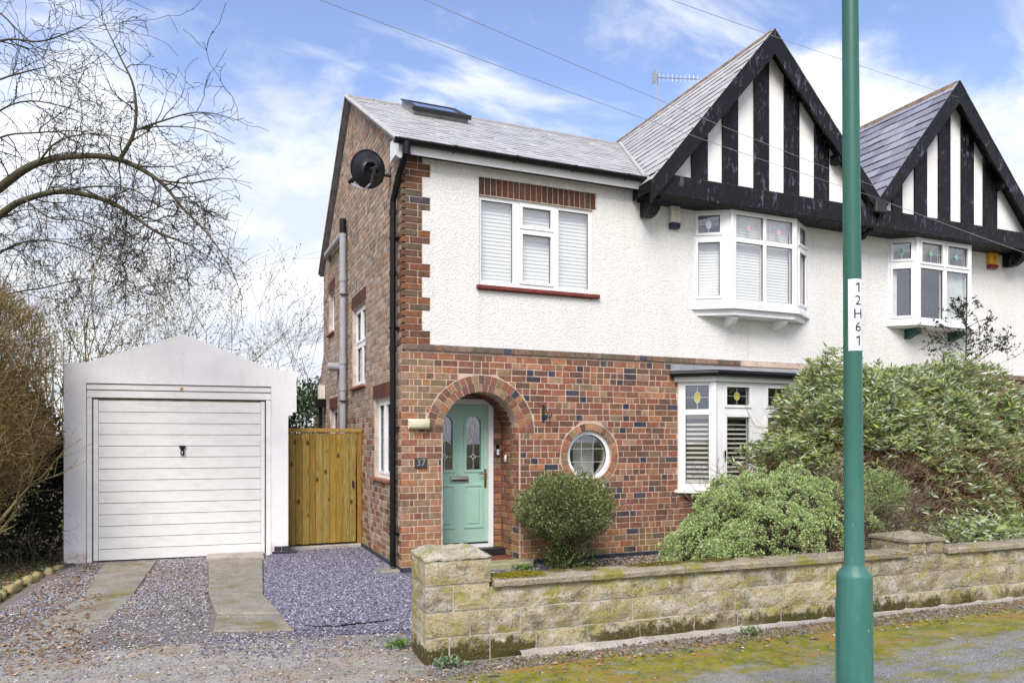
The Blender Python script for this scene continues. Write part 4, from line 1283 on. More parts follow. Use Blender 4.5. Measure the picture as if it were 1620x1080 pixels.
m = MB()
m.plate([(dl0, dz0), (dl1, dz0), (dl1, dz1), (dl0, dz1)], [arch_out(a, b, 1.245, 1.985) for a, b in gl], PY + 0.0, PY + 0.05, 'y')
leaf = m.build('door_leaf', M['door_green'], door)
m = MB()
for a, b in gl:
    m.plate(arch_out(a - 0.035, b + 0.035, 1.21, 2.02), [arch_out(a, b, 1.245, 1.985)], PY - 0.014, PY + 0.0, 'y')
    m.plate([(a - 0.035, 0.44), (b + 0.035, 0.44), (b + 0.035, 1.04), (a - 0.035, 1.04)], [[(a - 0.01, 0.465), (b + 0.01, 0.465), (b + 0.01, 1.015), (a - 0.01, 1.015)]], PY - 0.012, PY + 0.0, 'y')
    m.bbox(a + 0.02, b - 0.02, PY - 0.010, PY + 0.005, 0.495, 0.985, 0.009)
m.build('door_moulding', M['door_green'], door)
for a, b in gl:
    p = MB(); p.poly([(x, PY + 0.02, z) for x, z in arch_out(a, b, 1.245, 1.985)]); p.build('door_pane', M['glass'], door)
    l = MB()
    c = (a + b) / 2
    def seg(p0, p1, w=0.006):
        (x0, z0), (x1, z1) = p0, p1
        L = math.hypot(x1 - x0, z1 - z0) or 1; nx, nz = -(z1 - z0) / L * w / 2, (x1 - x0) / L * w / 2
        l.prism([(x0 + nx, z0 + nz), (x1 + nx, z1 + nz), (x1 - nx, z1 - nz), (x0 - nx, z0 - nz)], PY + 0.010, PY + 0.018, 'y')
    def chain(ps, w=0.006):
        for q in range(len(ps) - 1): seg(ps[q], ps[q + 1], w)
    d = 0.045
    chain([(c, 1.245), (c, 1.38)]); chain([(a, 1.425), (c - d, 1.425)]); chain([(c + d, 1.425), (b, 1.425)]); chain([(c, 1.47), (c, 1.60)])
    chain([(c - d, 1.425), (c - 0.015, 1.44), (c, 1.47), (c + 0.015, 1.44), (c + d, 1.425), (c + 0.015, 1.41), (c, 1.38), (c - 0.015, 1.41), (c - d, 1.425)], 0.011)
    chain([(a + 0.01, 1.60), (c - 0.05, 1.63), (c - 0.01, 1.68), (c + 0.03, 1.74), (c + 0.04, 1.80), (c + 0.03, 1.87), (c, 1.90)], 0.012)
    chain([(b - 0.01, 1.60), (c + 0.05, 1.63), (c + 0.01, 1.68), (c - 0.03, 1.74), (c - 0.04, 1.80), (c - 0.03, 1.87), (c, 1.90)], 0.012)
    chain([(c, 1.90), (c, 1.985)]); chain([(a, 1.86), (c - 0.03, 1.86)]); chain([(c + 0.03, 1.86), (b, 1.86)])
    l.build('door_leading', M['came'], door)
m = MB(); m.bbox(dc - 0.135, dc + 0.135, PY - 0.022, PY + 0.0, 1.075, 1.155, 0.006)
lbx = m.build('letterbox', M['chrome'], door)
m = MB(); m.box(dc - 0.12, dc + 0.12, PY - 0.026, PY - 0.021, 1.085, 1.115); m.build('letterbox_flap', M['black_metal'], door)
m = MB(); m.bbox(dl1 - 0.055, dl1 - 0.02, PY - 0.012, PY, 0.99, 1.25, 0.004); m.tube([(dl1 - 0.038, PY - 0.012, 1.19), (dl1 - 0.038, PY - 0.055, 1.19), (dl1 - 0.15, PY - 0.06, 1.185)], 0.009, 8); m.build('door_handle', M['brass'], door)
m = MB(); m.box(dl0, dl1, PY - 0.012, PY, dz0 + 0.0, dz0 + 0.02); m.build('weather_bar', M['black_metal'], door)
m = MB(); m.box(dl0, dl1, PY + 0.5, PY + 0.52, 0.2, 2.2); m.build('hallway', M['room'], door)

# ------------------------------------------------------------------ roofs
SLATE = [(0.46, 0.445, 0.415), (0.49, 0.475, 0.44), (0.43, 0.415, 0.395), (0.51, 0.49, 0.455), (0.47, 0.455, 0.435)]
SLATE_OLD = [(0.22, 0.22, 0.265), (0.27, 0.27, 0.32), (0.18, 0.18, 0.215), (0.31, 0.31, 0.355), (0.24, 0.235, 0.265)]
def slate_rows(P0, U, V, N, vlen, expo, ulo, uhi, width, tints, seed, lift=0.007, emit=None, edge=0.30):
    """slates in courses on the plane P0 + U u + V v; ulo, uhi give the limits at height v"""
    r = random.Random(seed); m = MB()
    n = int(math.ceil(vlen / expo))
    P0, U, V, N = Vector(P0), Vector(U), Vector(V), Vector(N)
    for i in range(n):
        v0 = i * expo; v1 = min(v0 + expo * 1.06, vlen)
        lo0, hi0, lo1, hi1 = ulo(v0), uhi(v0), ulo(v1), uhi(v1)
        u = min(lo0, lo1) - (width / 2 if i % 2 else 0)
        while u < max(hi0, hi1):
            a, b = u + 0.002, u + width - 0.002
            q = [(max(a, lo0), v0), (min(b, hi0), v0), (min(b, hi1), v1), (max(a, lo1), v1)]
            u += width
            if q[1][0] - q[0][0] < 0.01 and q[2][0] - q[3][0] < 0.01: continue
            q = [q[0], (max(q[1][0], q[0][0]), v0), (max(q[2][0], q[3][0]), v1), q[3]]
            l = lift * r.uniform(0.75, 1.3); sl = r.uniform(-0.004, 0.004)
            dv = r.uniform(-0.006, 0.006) if r.random() > 0.012 else -0.05
            q = [(q[0][0], q[0][1] + dv), (q[1][0], q[1][1] + dv * r.uniform(0.5, 1)), q[2], q[3]]
            P = [P0 + U * x + V * y for x, y in q]
            top = [P[0] + N * (l + sl), P[1] + N * (l - sl), P[2] + N * 0.002, P[3] + N * 0.002]
            mm = m if emit is None else MB()
            k = mm.verts([tuple(p) for p in top] + [tuple(P[0]), tuple(P[1])])
            t = r.choice(tints)
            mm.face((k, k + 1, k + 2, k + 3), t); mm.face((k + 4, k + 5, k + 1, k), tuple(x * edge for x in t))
            mm.face((k + 4, k, k + 3), t); mm.face((k + 5, k + 2, k + 1), t)
            if emit is not None: emit(mm)
    return m
XL = -0.085
# gables: apex, foot of left and right slopes
G1 = dict(ax=5.49, az=7.715, lx=3.345, lz=5.19, rx=7.62, rz=5.50, y0=-0.49)
G2 = dict(ax=9.454, az=7.700, lx=7.62, lz=5.50, rx=11.82, rz=5.19, y0=-0.49)
for g in (G1, G2):
    g['sl'] = (g['az'] - g['lz']) / (g['ax'] - g['lx']); g['sr'] = (g['az'] - g['rz']) / (g['rx'] - g['ax'])
def main_roof(parent, x0, x1f, x1b, mirror=False):
    """front and rear slope from x0 (verge) to the valley"""
    m = MB()
    t = 0.065
    n = m.verts([(x0, EAVE_Y, EAVE_Z - 0.012), (x1f, EAVE_Y, EAVE_Z - 0.012), (x1b, RIDGE_Y, RIDGE_Z - 0.012), (x0, RIDGE_Y, RIDGE_Z - 0.012), (x0, BACK_Y, BACK_Z - 0.012), (x1b, BACK_Y, BACK_Z - 0.012),
                 (x0, EAVE_Y, EAVE_Z - t), (x1f, EAVE_Y, EAVE_Z - t), (x1b, RIDGE_Y, RIDGE_Z - t), (x0, RIDGE_Y, RIDGE_Z - t), (x0, BACK_Y, BACK_Z - t), (x1b, BACK_Y, BACK_Z - t)])
    for q in ((0, 1, 2, 3), (3, 2, 5, 4), (6, 9, 8, 7), (9, 10, 11, 8), (0, 3, 9, 6), (3, 4, 10, 9), (0, 6, 7, 1), (4, 5, 11, 10)):
        m.face([n + i for i in q])
    return m.build('roof', M['lead'], parent)
def valley_x(z, g): return g['lx'] + (z - g['lz']) / g['sl']
roof = main_roof(house, XL, valley_x(EAVE_Z, G1) + 0.02, valley_x(RIDGE_Z, G1) + 0.02)
Vn = Vector((0, RIDGE_Y - EAVE_Y, RIDGE_Z - EAVE_Z)); VL = Vn.length; Vn.normalize()
Nn = Vector((0, -Vn.z, Vn.y))
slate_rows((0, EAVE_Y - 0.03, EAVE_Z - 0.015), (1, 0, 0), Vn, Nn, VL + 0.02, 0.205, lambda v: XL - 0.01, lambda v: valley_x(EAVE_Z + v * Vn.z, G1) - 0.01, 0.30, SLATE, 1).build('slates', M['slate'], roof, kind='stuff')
m = MB(); m.tube([(XL - 0.01, EAVE_Y - 0.02, EAVE_Z - 0.01), (XL - 0.01, RIDGE_Y, RIDGE_Z - 0.005)], 0.030, 6); m.build('verge', M['lead_white'], roof)
m = MB(); m.box(XL + 0.02, 0.02, EAVE_Y, RIDGE_Y, 0, 0.001)
m = MB(); m.tube([(XL - 0.01, RIDGE_Y, RIDGE_Z - 0.02), (XL - 0.01, BACK_Y, BACK_Z - 0.02)], 0.02, 6); m.build('rear_verge', M['ridge_tile'], roof)
for i in range(13):
    x = XL + 0.02 + i * 0.42
    if x > valley_x(RIDGE_Z, G1): break
    mm = MB(); mm.prism([(-0.10, RIDGE_Z - 0.045), (-0.07, RIDGE_Z - 0.0), (0, RIDGE_Z + 0.022), (0.07, RIDGE_Z - 0.0), (0.10, RIDGE_Z - 0.045)], x, x + 0.412, 'x', (0.30, 0.29, 0.27))
    for k_, v_ in enumerate(mm.v): mm.v[k_] = (v_[0], v_[1] + RIDGE_Y, v_[2])
    inst('ridge_tile', mm.mesh('ridge_tile', M['slate']), roof)
va = [(valley_x(z, G1) - 0.02, EAVE_Y + (z - EAVE_Z) / SF, z + 0.03) for z in np.linspace(EAVE_Z, RIDGE_Z, 8)]
m = MB(); m.tube(va, 0.028, 6); m.build('valley_lining', M['lead_white'], roof)

def gable(parent, g, tints, smat, seed, single=None):
    y1 = 4.0
    ax, az = g['ax'], g['az']
    m = MB()
    t = 0.10
    P = [(g['lx'], g['lz'] - 0.012), (ax, az - 0.012), (g['rx'], g['rz'] - 0.012), (g['rx'], g['rz'] - t * 1.5), (ax, az - t * 1.5), (g['lx'], g['lz'] - t * 1.5)]
    n = m.verts([(x, g['y0'] + 0.045, z) for x, z in P] + [(x, y1, z) for x, z in P])
    for q in ((0, 1, 7, 6), (1, 2, 8, 7), (3, 4, 10, 9), (4, 5, 11, 10), (0, 6, 11, 5), (2, 3, 9, 8), (0, 5, 4, 1), (1, 4, 3, 2), (6, 7, 10, 11), (7, 8, 9, 10)):
        m.face([n + i for i in q])
    # hipped end behind the ridge
    k = m.verts([(g['lx'], y1, g['lz'] - 0.012), (ax, y1, az - 0.012), (g['rx'], y1, g['rz'] - 0.012), (ax, y1 + 2.2, g['lz'])])
    m.face((k, k + 1, k + 3)); m.face((k + 1, k + 2, k + 3))
    gr = m.build('gable_roof', M['black_wood'], parent)
    V = Vector((ax - g['lx'], 0, az - g['lz'])); L = V.length; V.normalize(); N = Vector((-V.z, 0, V.x))
    def emit(mm): inst('slate', mm.mesh('slate', M[smat]), gr)
    def back(v):
        z = g['lz'] + v * V.z
        return (EAVE_Y + max(0.0, z - EAVE_Z) / SF if z < RIDGE_Z else y1 - 0.02) + 0.05
    if single is None:
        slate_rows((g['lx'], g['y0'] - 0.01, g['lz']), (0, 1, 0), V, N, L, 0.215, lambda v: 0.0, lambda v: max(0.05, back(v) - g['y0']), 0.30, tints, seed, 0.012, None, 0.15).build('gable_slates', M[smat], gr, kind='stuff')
    else:
        slate_rows((g['lx'], g['y0'] - 0.01, g['lz']), (0, 1, 0), V, N, L, 0.235, lambda v: 0.0, lambda v: min(4.5, back(v) - g['y0']) if v < 99 else 4.4, 0.33, tints, seed, 0.02, emit)
    V2 = Vector((g['rx'] - ax, 0, g['rz'] - az)); L2 = V2.length; V2.normalize()
    slate_rows((g['rx'], g['y0'] - 0.01, g['rz']), (0, 1, 0), -V2, Vector((-V2.z, 0, V2.x)), L2, 0.215, lambda v: 0.0, lambda v: 4.4, 0.30, tints, seed + 1).build('gable_slates', M[smat], gr, kind='stuff')
    y = g['y0'] + 0.05; i = 0
    while y < y1:
        mm = MB(); mm.prism([(ax - 0.11, az - 0.115), (ax - 0.06, az - 0.03), (ax, az + 0.012), (ax + 0.06, az - 0.03), (ax + 0.11, az - 0.115)], y, y + 0.44, 'y')
        inst('ridge_tile', mm.mesh('ridge_tile', M['ridge_tile']), gr); y += 0.452
    # bargeboards
    w = 0.30
    yb0, yb1 = g['y0'], g['y0'] + 0.04
    for s, fx, fz, sl in ((-1, g['lx'], g['lz'], g['sl']), (1, g['rx'], g['rz'], g['sr'])):
        dz = w * math.sqrt(1 + sl * sl) * 0.72
        Q = [(ax, az - 0.01), (fx, fz - 0.01), (fx, fz - dz * 0.92), (ax, az - dz - 0.05)]
        m = MB(); m.prism(Q, yb0 + (0.002 if s > 0 else 0), yb1, 'y'); m.build('bargeboard', M['black_wood'], parent)
    return gr
gr1 = gable(house, G1, SLATE, 'slate', 5)
def gable_face(parent, g, studs, x0, x1, zb=5.335):
    def soff(x): return (g['az'] - 0.15 - (g['ax'] - x) * g['sl']) if x < g['ax'] else (g['az'] - 0.15 - (x - g['ax']) * g['sr'])
    edges = [x0] + [e for s in studs for e in s] + [x1]
    def outline(a, b):
        P = [(a, zb), (b, zb), (b, max(soff(b), zb + 0.01))]
        if a < g['ax'] < b: P.append((g['ax'], soff(g['ax'])))
        P.append((a, max(soff(a), zb + 0.01)))
        return P
    for a, b in studs:
        m = MB(); m.prism(outline(a, b), -0.31, -0.22, 'y'); m.build('stud', M['black_wood'], parent)
    for i in range(0, len(edges), 2):
        a, b = edges[i] + 0.002, edges[i + 1] - 0.002
        zl = zb + 0.012
        lo = g['ax'] - (g['az'] - 0.15 - zl) / g['sl']; hi = g['ax'] + (g['az'] - 0.15 - zl) / g['sr']
        a, b = max(a, lo), min(b, hi)
        if b - a < 0.05: continue
        m = MB(); m.prism(outline(a, b), -0.279, -0.235, 'y'); m.build('infill_panel', M['panel_white'], parent)
    for a, b in studs[1:4]:
        m = MB(); m.box(a + 0.02, b - 0.02, -0.335, -0.30, zb + 0.001, zb + 0.028); m.build('ledge', M['panel_white'], parent)
    # wall behind, beam and its underside
    m = MB(); m.box(x0 - 0.02, x1, -0.436, -0.02, zb - 0.30, zb - 0.262); m.build('jetty_soffit', M['black_wood'], parent)
    m = MB()
    m.plate([(g['lx'] + 0.3, 5.05), (g['ax'], g['az'] - 0.16), (g['rx'] - 0.05, 5.05)], [], -0.234, -0.15, 'y'); m.build('gable_wall', M['black_wood'], parent)
    m = MB(); m.bbox(x0, x1, -0.44, -0.30, zb - 0.302, zb, 0.01); m.build('jetty_beam', M['black_wood'], parent)
STUDS1 = [(4.153, 4.428), (4.697, 4.972), (5.276, 5.55), (5.854, 6.14), (6.457, 6.742)]
gable_face(house, G1, STUDS1, 3.43, 7.61)
def corbel(parent, x):
    pr = [(-0.0, 5.04), (-0.36, 5.04), (-0.37, 4.96), (-0.32, 4.87), (-0.22, 4.81), (-0.1, 4.80), (0.0, 4.83)]
    m = MB(); m.prism(pr, x, x + 0.13, 'x'); m.build('corbel', M['black_wood'], parent)
corbel(house, 3.47)
def purlin(parent, g, z):
    x = g['ax'] + (g['az'] - 0.15 - z) / g['sr'] - 0.10
    m = MB(); m.bbox(x - 0.06, x + 0.06, -0.46, -0.20, z - 0.09, z + 0.05, 0.006); m.build('purlin_end', M['black_wood'], parent)
purlin(house, G1, 6.05)

# gutter, fascia, soffit, downpipes
m = MB(); m.box(XL + 0.09, 3.43, EAVE_Y + 0.012, EAVE_Y + 0.035, 5.165, 5.33); m.build('fascia_board', M['fascia'], house)
m = MB(); m.box(XL + 0.09, 3.43, EAVE_Y + 0.036, -0.017, 5.20, 5.215); m.build('soffit_board', M['black_wood'], house)
m = MB(); m.prism([(EAVE_Y + 0.012, 5.1), (EAVE_Y + 0.012, 5.31), (-0.0, 5.42), (0.28, 5.45), (0.28, 5.2), (-0.0, 5.2)], XL + 0.01, XL + 0.085, 'x'); m.build('verge_box', M['fascia'], house)
gy, gz, gr_ = EAVE_Y - 0.052, 5.305, 0.056
m = MB()
pr = [(gy + gr_ * math.cos(t), gz + gr_ * math.sin(t)) for t in np.linspace(PI, 2 * PI, 9)] + [(gy + gr_ - 0.005, gz)] + [(gy + (gr_ - 0.006) * math.cos(t), gz + (gr_ - 0.006) * math.sin(t)) for t in np.linspace(2 * PI, PI, 9)]
m.prism(pr, XL - 0.06, 3.40, 'x')
m.prism([(gy + gr_ * math.cos(t), gz + gr_ * math.sin(t)) for t in np.linspace(PI, 2 * PI, 9)], XL - 0.068, XL - 0.058, 'x')
m.prism([(gy + gr_ * math.cos(t), gz + gr_ * math.sin(t)) for t in np.linspace(PI, 2 * PI, 9)], 3.40, 3.41, 'x')
gut = m.build('gutter', M['black_plastic'], house)
for x in (0.62, 1.45, 2.3, 3.12):
    m = MB(); m.prism([(gy + (gr_ + 0.006) * math.cos(t), gz + 0.004 + (gr_ + 0.006) * math.sin(t)) for t in np.linspace(PI, 2 * PI, 9)], x - 0.02, x + 0.02, 'x')
    m.box(x - 0.012, x + 0.012, gy + gr_, EAVE_Y + 0.012, gz - 0.05, gz - 0.03); m.build('gutter_bracket', M['black_plastic'], gut)
dp = [(0.0, gy, 5.27), (0.0, gy, 5.14), (-0.035, -0.06, 4.97), (-0.075, 0.13, 4.66), (-0.075, 0.14, 4.5), (-0.075, 0.14, 0.06)]
m = MB(); m.tube(dp, 0.040, 12); m.tube([(0.0, gy, 5.28), (0.0, gy, 5.12)], 0.052, 12)
for z in (4.52, 3.75, 2.80, 1.75, 0.55): m.tube([(-0.075, 0.14, z - 0.03), (-0.075, 0.14, z + 0.03)], 0.047, 12)
pipe = m.build('downpipe', M['black_plastic'], house)
m = MB()
for z in (4.18, 3.05, 1.80, 0.46): m.box(-0.125, -0.01, 0.125, 0.155, z, z + 0.025); m.box(-0.04, -0.005, 0.06, 0.22, z, z + 0.025)
m.build('pipe_clip', M['black_plastic'], pipe)
m = MB(); m.bbox(-0.26, 0.0, 0.0, 0.30, -0.03, 0.035, 0.01); m.build('drain_surround', M['concrete'], house)

# soil pipe and small services on the side wall
m = MB(); m.tube([(-0.085, 3.66, 0.0), (-0.085, 3.66, 5.16)], 0.056, 12)
for z in (3.0, 2.55, 4.4): m.tube([(-0.085, 3.66, z - 0.06), (-0.085, 3.66, z + 0.06)], 0.066, 12)
sp = m.build('soil_pipe', M['grey_plastic'], house)
m = MB(); m.tube([(-0.085, 3.66, 5.16), (-0.085, 3.66, 5.40)], 0.060, 12); m.build('vent_cowl', M['black_plastic'], sp)
m = MB(); m.box(-0.15, 0, 3.58, 3.60, 2.30, 2.325); m.box(-0.15, 0, 3.58, 3.60, 4.1, 4.125); m.build('pipe_clip', M['black_metal'], sp)
m = MB(); m.tube([(-0.085, 3.72, 5.15), (-0.085, 5.30, 5.20), (-0.085, 5.40, 5.20)], 0.055, 10); m.tube([(-0.085, 5.36, 5.2), (-0.05, 5.50, 5.17), (0.02, 5.56, 5.15)], 0.062, 10); m.build('branch_pipe', M['grey_plastic'], sp)
m = MB(); m.tube([(0.0, 4.5, 2.97), (-0.20, 4.5, 2.97)], 0.075, 14); m.tube([(-0.20, 4.5, 2.97), (-0.215, 4.5, 2.97)], 0.055, 14); m.build('boiler_flue', M['grey_plastic'], house)
m = MB(); m.box(-0.20, -0.01, 6.02, 6.25, 2.30, 2.47); m.tube([(-0.10, 6.13, 2.3), (-0.10, 6.13, 0.0)], 0.04, 10); m.build('hopper', M['black_plastic'], house)
m = MB(); m.box(-0.14, -0.02, 6.05, 6.24, 2.475, 2.75); m.build('overflow_box', M['cream'], house)
m = MB(); m.tube([(7.62, -0.30, 5.25), (7.60, -0.33, 5.02), (7.50, -0.25, 4.92), (7.42, -0.07, 4.78), (7.40, -0.06, 4.55)], 0.042, 10); m.tube([(7.54, -0.28, 4.97), (7.50, -0.245, 4.90)], 0.052, 10)
m.build('valley_downpipe', M['black_plastic'], house)
m = MB(); m.bbox(7.50, 7.74, -0.53, -0.30, 5.24, 5.46, 0.02); m.build('valley_hopper', M['black_metal'], house)

# rooflight
rl = bpy.data.objects.new('rooflight', None)
def on_roof(u, v, w):
    p = Vector((u, EAVE_Y, EAVE_Z)) + Vn * v + Nn * w
    return (p.x, p.y, p.z)
m = MB(on_roof)
v0, v1 = 2.95, 3.85
m.plate([(0.80, v0), (1.70, v0), (1.70, v1), (0.80, v1)], [[(0.87, v0 + 0.12), (1.63, v0 + 0.12), (1.63, v1 - 0.08), (0.87, v1 - 0.08)]], 0.0, 0.105, 'z')
rl = m.build('rooflight', M['lead'], house)
m = MB(on_roof); m.plate([(0.77, v0 - 0.02), (1.73, v0 - 0.02), (1.73, v1), (0.77, v1)], [[(0.87, v0 + 0.12), (1.63, v0 + 0.12), (1.63, v1 - 0.08), (0.87, v1 - 0.08)]], 0.106, 0.13, 'z'); m.build('rooflight_frame', M['black_metal'], rl)
m = MB(on_roof); m.bbox(0.76, 1.74, v0 - 0.05, v0 + 0.04, 0.07, 0.142, 0.01); m.build('rooflight_hood', M['black_metal'], rl)
m = MB(on_roof); m.poly([(0.87, v0 + 0.12, 0.12), (1.63, v0 + 0.12, 0.12), (1.63, v1 - 0.08, 0.12), (0.87, v1 - 0.08, 0.12)]); m.build('pane', M['glass'], rl)
m = MB(on_roof); m.box(0.87, 1.63, v0 + 0.12, v1 - 0.08, 0.03, 0.04); m.build('rooflight_blind', M['blind'], rl)

# ------------------------------------------------------------------ the neighbouring half
nb = thing('semi_detached_house', 'neighbouring white roughcast house with green bay bracket and yellow alarm, at the right edge', 'house', (PX, 0, 0))
m = MB(); m.plate([(PX + 0.002, -0.2), (PX + 0.002, ZS), (15.3, ZS), (15.3, -0.2), (11.3, -0.2), (11.3, 2.2), (9.62, 2.2), (9.62, -0.2)], [], 0, 0.28, 'y')
nwall = m.build('front_wall', M['mortar'], nb)
nbk = MB()
for k, hd, full, p, za, zb in lay(PX + 0.01, 15.28, 0.065, ZS, None, [hole_rect(9.62, 11.3, -1, 2.2)], seed=41):
    brick_into(nbk, p, za, zb, r_.choice(r_.choices([RED, ORANGE, BROWN, BUFF], [6, 2, 3, 1])[0]))
nbk.build('bricks', M['brick'], nwall, kind='stuff')
m = MB(); m.plate([(PX + 0.003, ZS + 0.001), (PX + 0.003, 5.26), (15.3, 5.26), (15.3, ZS + 0.001)], [[(8.5, 3.7), (10.4, 3.7), (10.4, 4.95), (8.5, 4.95)]], -0.015, 0.28, 'y'); m.build('roughcast_render', M['roughcast'], nb)
m = MB(); m.box(PX + 0.003, 15.3, -0.06, -0.016, ZS - 0.02, ZS + 0.06); m.build('string_course', M['ridge_tile'], nb)
m = MB(); m.box(15.0, 15.3, 0.28, 6.3, -0.2, 5.2); m.build('side_wall', M['mortar_side'], nb)
gable(nb, G2, SLATE_OLD, 'slate_old', 15, True)
gable_face(nb, G2, [(8.109, 8.339), (8.632, 8.916), (9.204, 9.482), (9.765, 10.069), (10.33, 10.678)], 7.63, 11.75)
corbel(nb, 11.25)
purlin(nb, G2, 6.15)
nroof = main_roof(nb, 15.4, 11.7, 10.2)
NB = [(8.35, -0.016), (8.72, -0.30), (9.99, -0.30), (10.42, -0.016)]
def nb_front(L):
    h = L / 2
    return [dict(g=(0.075, h - 0.065, 4.63, 4.955), sash=True, lead=('diamond', 'jade')), dict(g=(h + 0.065, L - 0.075, 4.63, 4.955), sash=True, lead=('diamond', 'jade')),
            dict(g=(0.055, h - 0.045, 3.70, 4.53)), dict(g=(h + 0.045, L - 0.055, 3.70, 4.53))]
def nb_side(flip):
    def f(L):
        a, b = (0.075, L - 0.115) if not flip else (0.115, L - 0.075)
        return [dict(g=(a, b, 4.68, 4.955), sash=True, lead=('oval', 'jade')), dict(g=(a, b, 3.73, 4.52), sash=True)]
    return f
nbay = bay(nb, NB, 3.61, 5.03, [nb_side(False), nb_front, nb_side(True)])
bay_sill(nbay, NB, 3.565, 3.609, 0.05, 'upvc')
bay_sill(nbay, [(8.42, -0.016), (8.76, -0.26), (9.95, -0.26), (10.35, -0.016)], 3.535, 3.564, 0.03, 'upvc')
bay_sill(nbay, NB, 5.031, 5.06, -0.02, 'upvc')
M['dark_green'] = simple('dark_green_paint', (0.015, 0.075, 0.055), 0.4, 0.4)
for xb in (8.80, 9.86):
    pr = [(-0.016, 3.533), (-0.25, 3.533), (-0.25, 3.48), (-0.20, 3.43), (-0.12, 3.41), (-0.016, 3.37)]
    m = MB(); m.prism(pr, xb - 0.06, xb + 0.06, 'x'); m.build('bracket', M['dark_green'], nbay)
T, L = facet_T(*NB[0], *NB[1])
m = MB(T); m.box(0.0, 0.16, 0.10, 0.13, 3.65, 4.55); m.build('curtain', M['curtain'], nbay)
T, L = facet_T(*NB[1], *NB[2])
m = MB(T); m.box(0.66, 1.25, 0.10, 0.13, 3.65, 4.55); m.build('curtain', M['curtain'], nbay)
# ------------------------------------------------------------------ garage
def frame_T(x0, y0, deg):
    a = math.radians(deg); c, s = math.cos(a), math.sin(a)
    return lambda u, v, w: (x0 + u * c - v * s, y0 + u * s + v * c, w)
GT = frame_T(-3.663, 2.389, -5.5)
gar = thing('garage', 'white rendered garage with low gabled parapet and white boarded up-and-over door', 'garage', GT(1.1, 0, 0))
m = MB(GT)
m.plate([(-0.34, -0.1), (-0.34, 2.68), (-0.085, 2.70), (1.134, 3.135), (2.337, 2.672), (2.654, 2.658), (2.654, 2.06), (2.60, 2.06), (2.60, 2.01), (2.539, 2.01), (2.539, -0.1), (2.302, -0.1), (2.302, 2.425), (-0.078, 2.425), (-0.078, -0.1)], [], 0.0, 0.26, 'y')
gf = m.build('front_wall', M['render'], gar)
m = MB(GT)
m.box(-0.33, -0.2, 0.261, 5.2, -0.1, 2.35); m.box(2.42, 2.535, 0.261, 5.2, -0.1, 2.35); m.box(-0.199, 2.419, 5.05, 5.2, -0.1, 2.35); m.build('side_wall', M['render'], gar)
m = MB(GT); m.prism([(-0.45, 2.36), (1.1, 2.95), (2.60, 2.36), (2.60, 2.30), (1.1, 2.88), (-0.45, 2.30)], 0.262, 5.3, 'y'); m.build('roof', M['lead'], gar)
m = MB(GT); m.bbox(-0.075, 2.299, 0.02, 0.11, 2.340, 2.413, 0.004); m.build('head_board', M['white_paint'], gar)
m = MB(GT); m.bbox(-0.075, 2.299, 0.035, 0.11, 2.232, 2.331, 0.004); m.build('head_board', M['white_paint'], gar)
for a, b in ((-0.075, -0.014), (2.230, 2.299)):
    m = MB(GT); m.bbox(a, b, 0.035, 0.11, -0.02, 2.226, 0.004); m.build('door_jamb', M['white_paint'], gar)
m = MB(GT); m.box(-0.075, 2.299, 0.111, 0.12, -0.02, 2.42); m.build('dark_gap_sheet', M['black_metal'], gar)  # black sheet added behind the door, standing for the shade in its gaps
m = MB(GT); m.box(0.004, 2.212, 0.075, 0.085, 0.004, 2.215)
gd = m.build('garage_door', M['grime'], gar)
for a, b in ((0.002, 0.062), (2.160, 2.214)):
    m = MB(GT); m.bbox(a, b, 0.045, 0.075, 0.008, 2.205, 0.004); m.build('door_stile', M['white_paint'], gd)
NPAN = 14
for i in range(NPAN):
    z0 = 0.012 + i * (2.19 / NPAN); z1 = z0 + 2.19 / NPAN - 0.0085 - random.uniform(0, 0.002)
    m = MB(GT); k = m.verts([(0.066, 0.058, z0), (2.157, 0.058, z0), (2.157, 0.048, z1), (0.066, 0.048, z1), (0.066, 0.074, z0), (2.157, 0.074, z0), (2.157, 0.074, z1), (0.066, 0.074, z1)])
    for q in ((0, 1, 2, 3), (0, 4, 5, 1), (3, 2, 6, 7), (0, 3, 7, 4), (1, 5, 6, 2)): m.face([k + j for j in q])
    m.build('door_board', M['white_paint'], gd)
m = MB(GT); m.bbox(1.095, 1.140, 0.02, 0.048, 1.44, 1.575, 0.005); m.bbox(1.078, 1.158, 0.012, 0.048, 1.54, 1.575, 0.006); m.build('door_handle', M['black_plastic'], gd)
m = MB(GT); m.box(1.110, 1.125, 0.018, 0.0205, 1.46, 1.50); m.build('keyhole', M['chrome'], gd)
m = MB(GT); m.tube([(1.11, 0.021, 2.37), (1.11, 0.012, 2.37)], 0.022, 10); m.build('round_badge', M['yellow'], gar)
m = MB(GT); m.tube([(1.11, 0.013, 2.37), (1.11, 0.010, 2.37)], 0.010, 8); m.build('badge_centre', M['black_plastic'], gar)
for i in range(3):
    m = MB(GT); m.bbox(2.315 + i * 0.115, 2.425 + i * 0.115, -0.035, 0.02, -0.05, 0.045, 0.005); m.build('plinth_brick', M['blue_brick'], gar)
for i in range(2):
    m = MB(GT); m.bbox(2.345 + i * 0.1, 2.44 + i * 0.1, -0.010, 0.02, 0.05, 0.115, 0.005); m.build('plinth_brick', M['blue_brick'], gar)

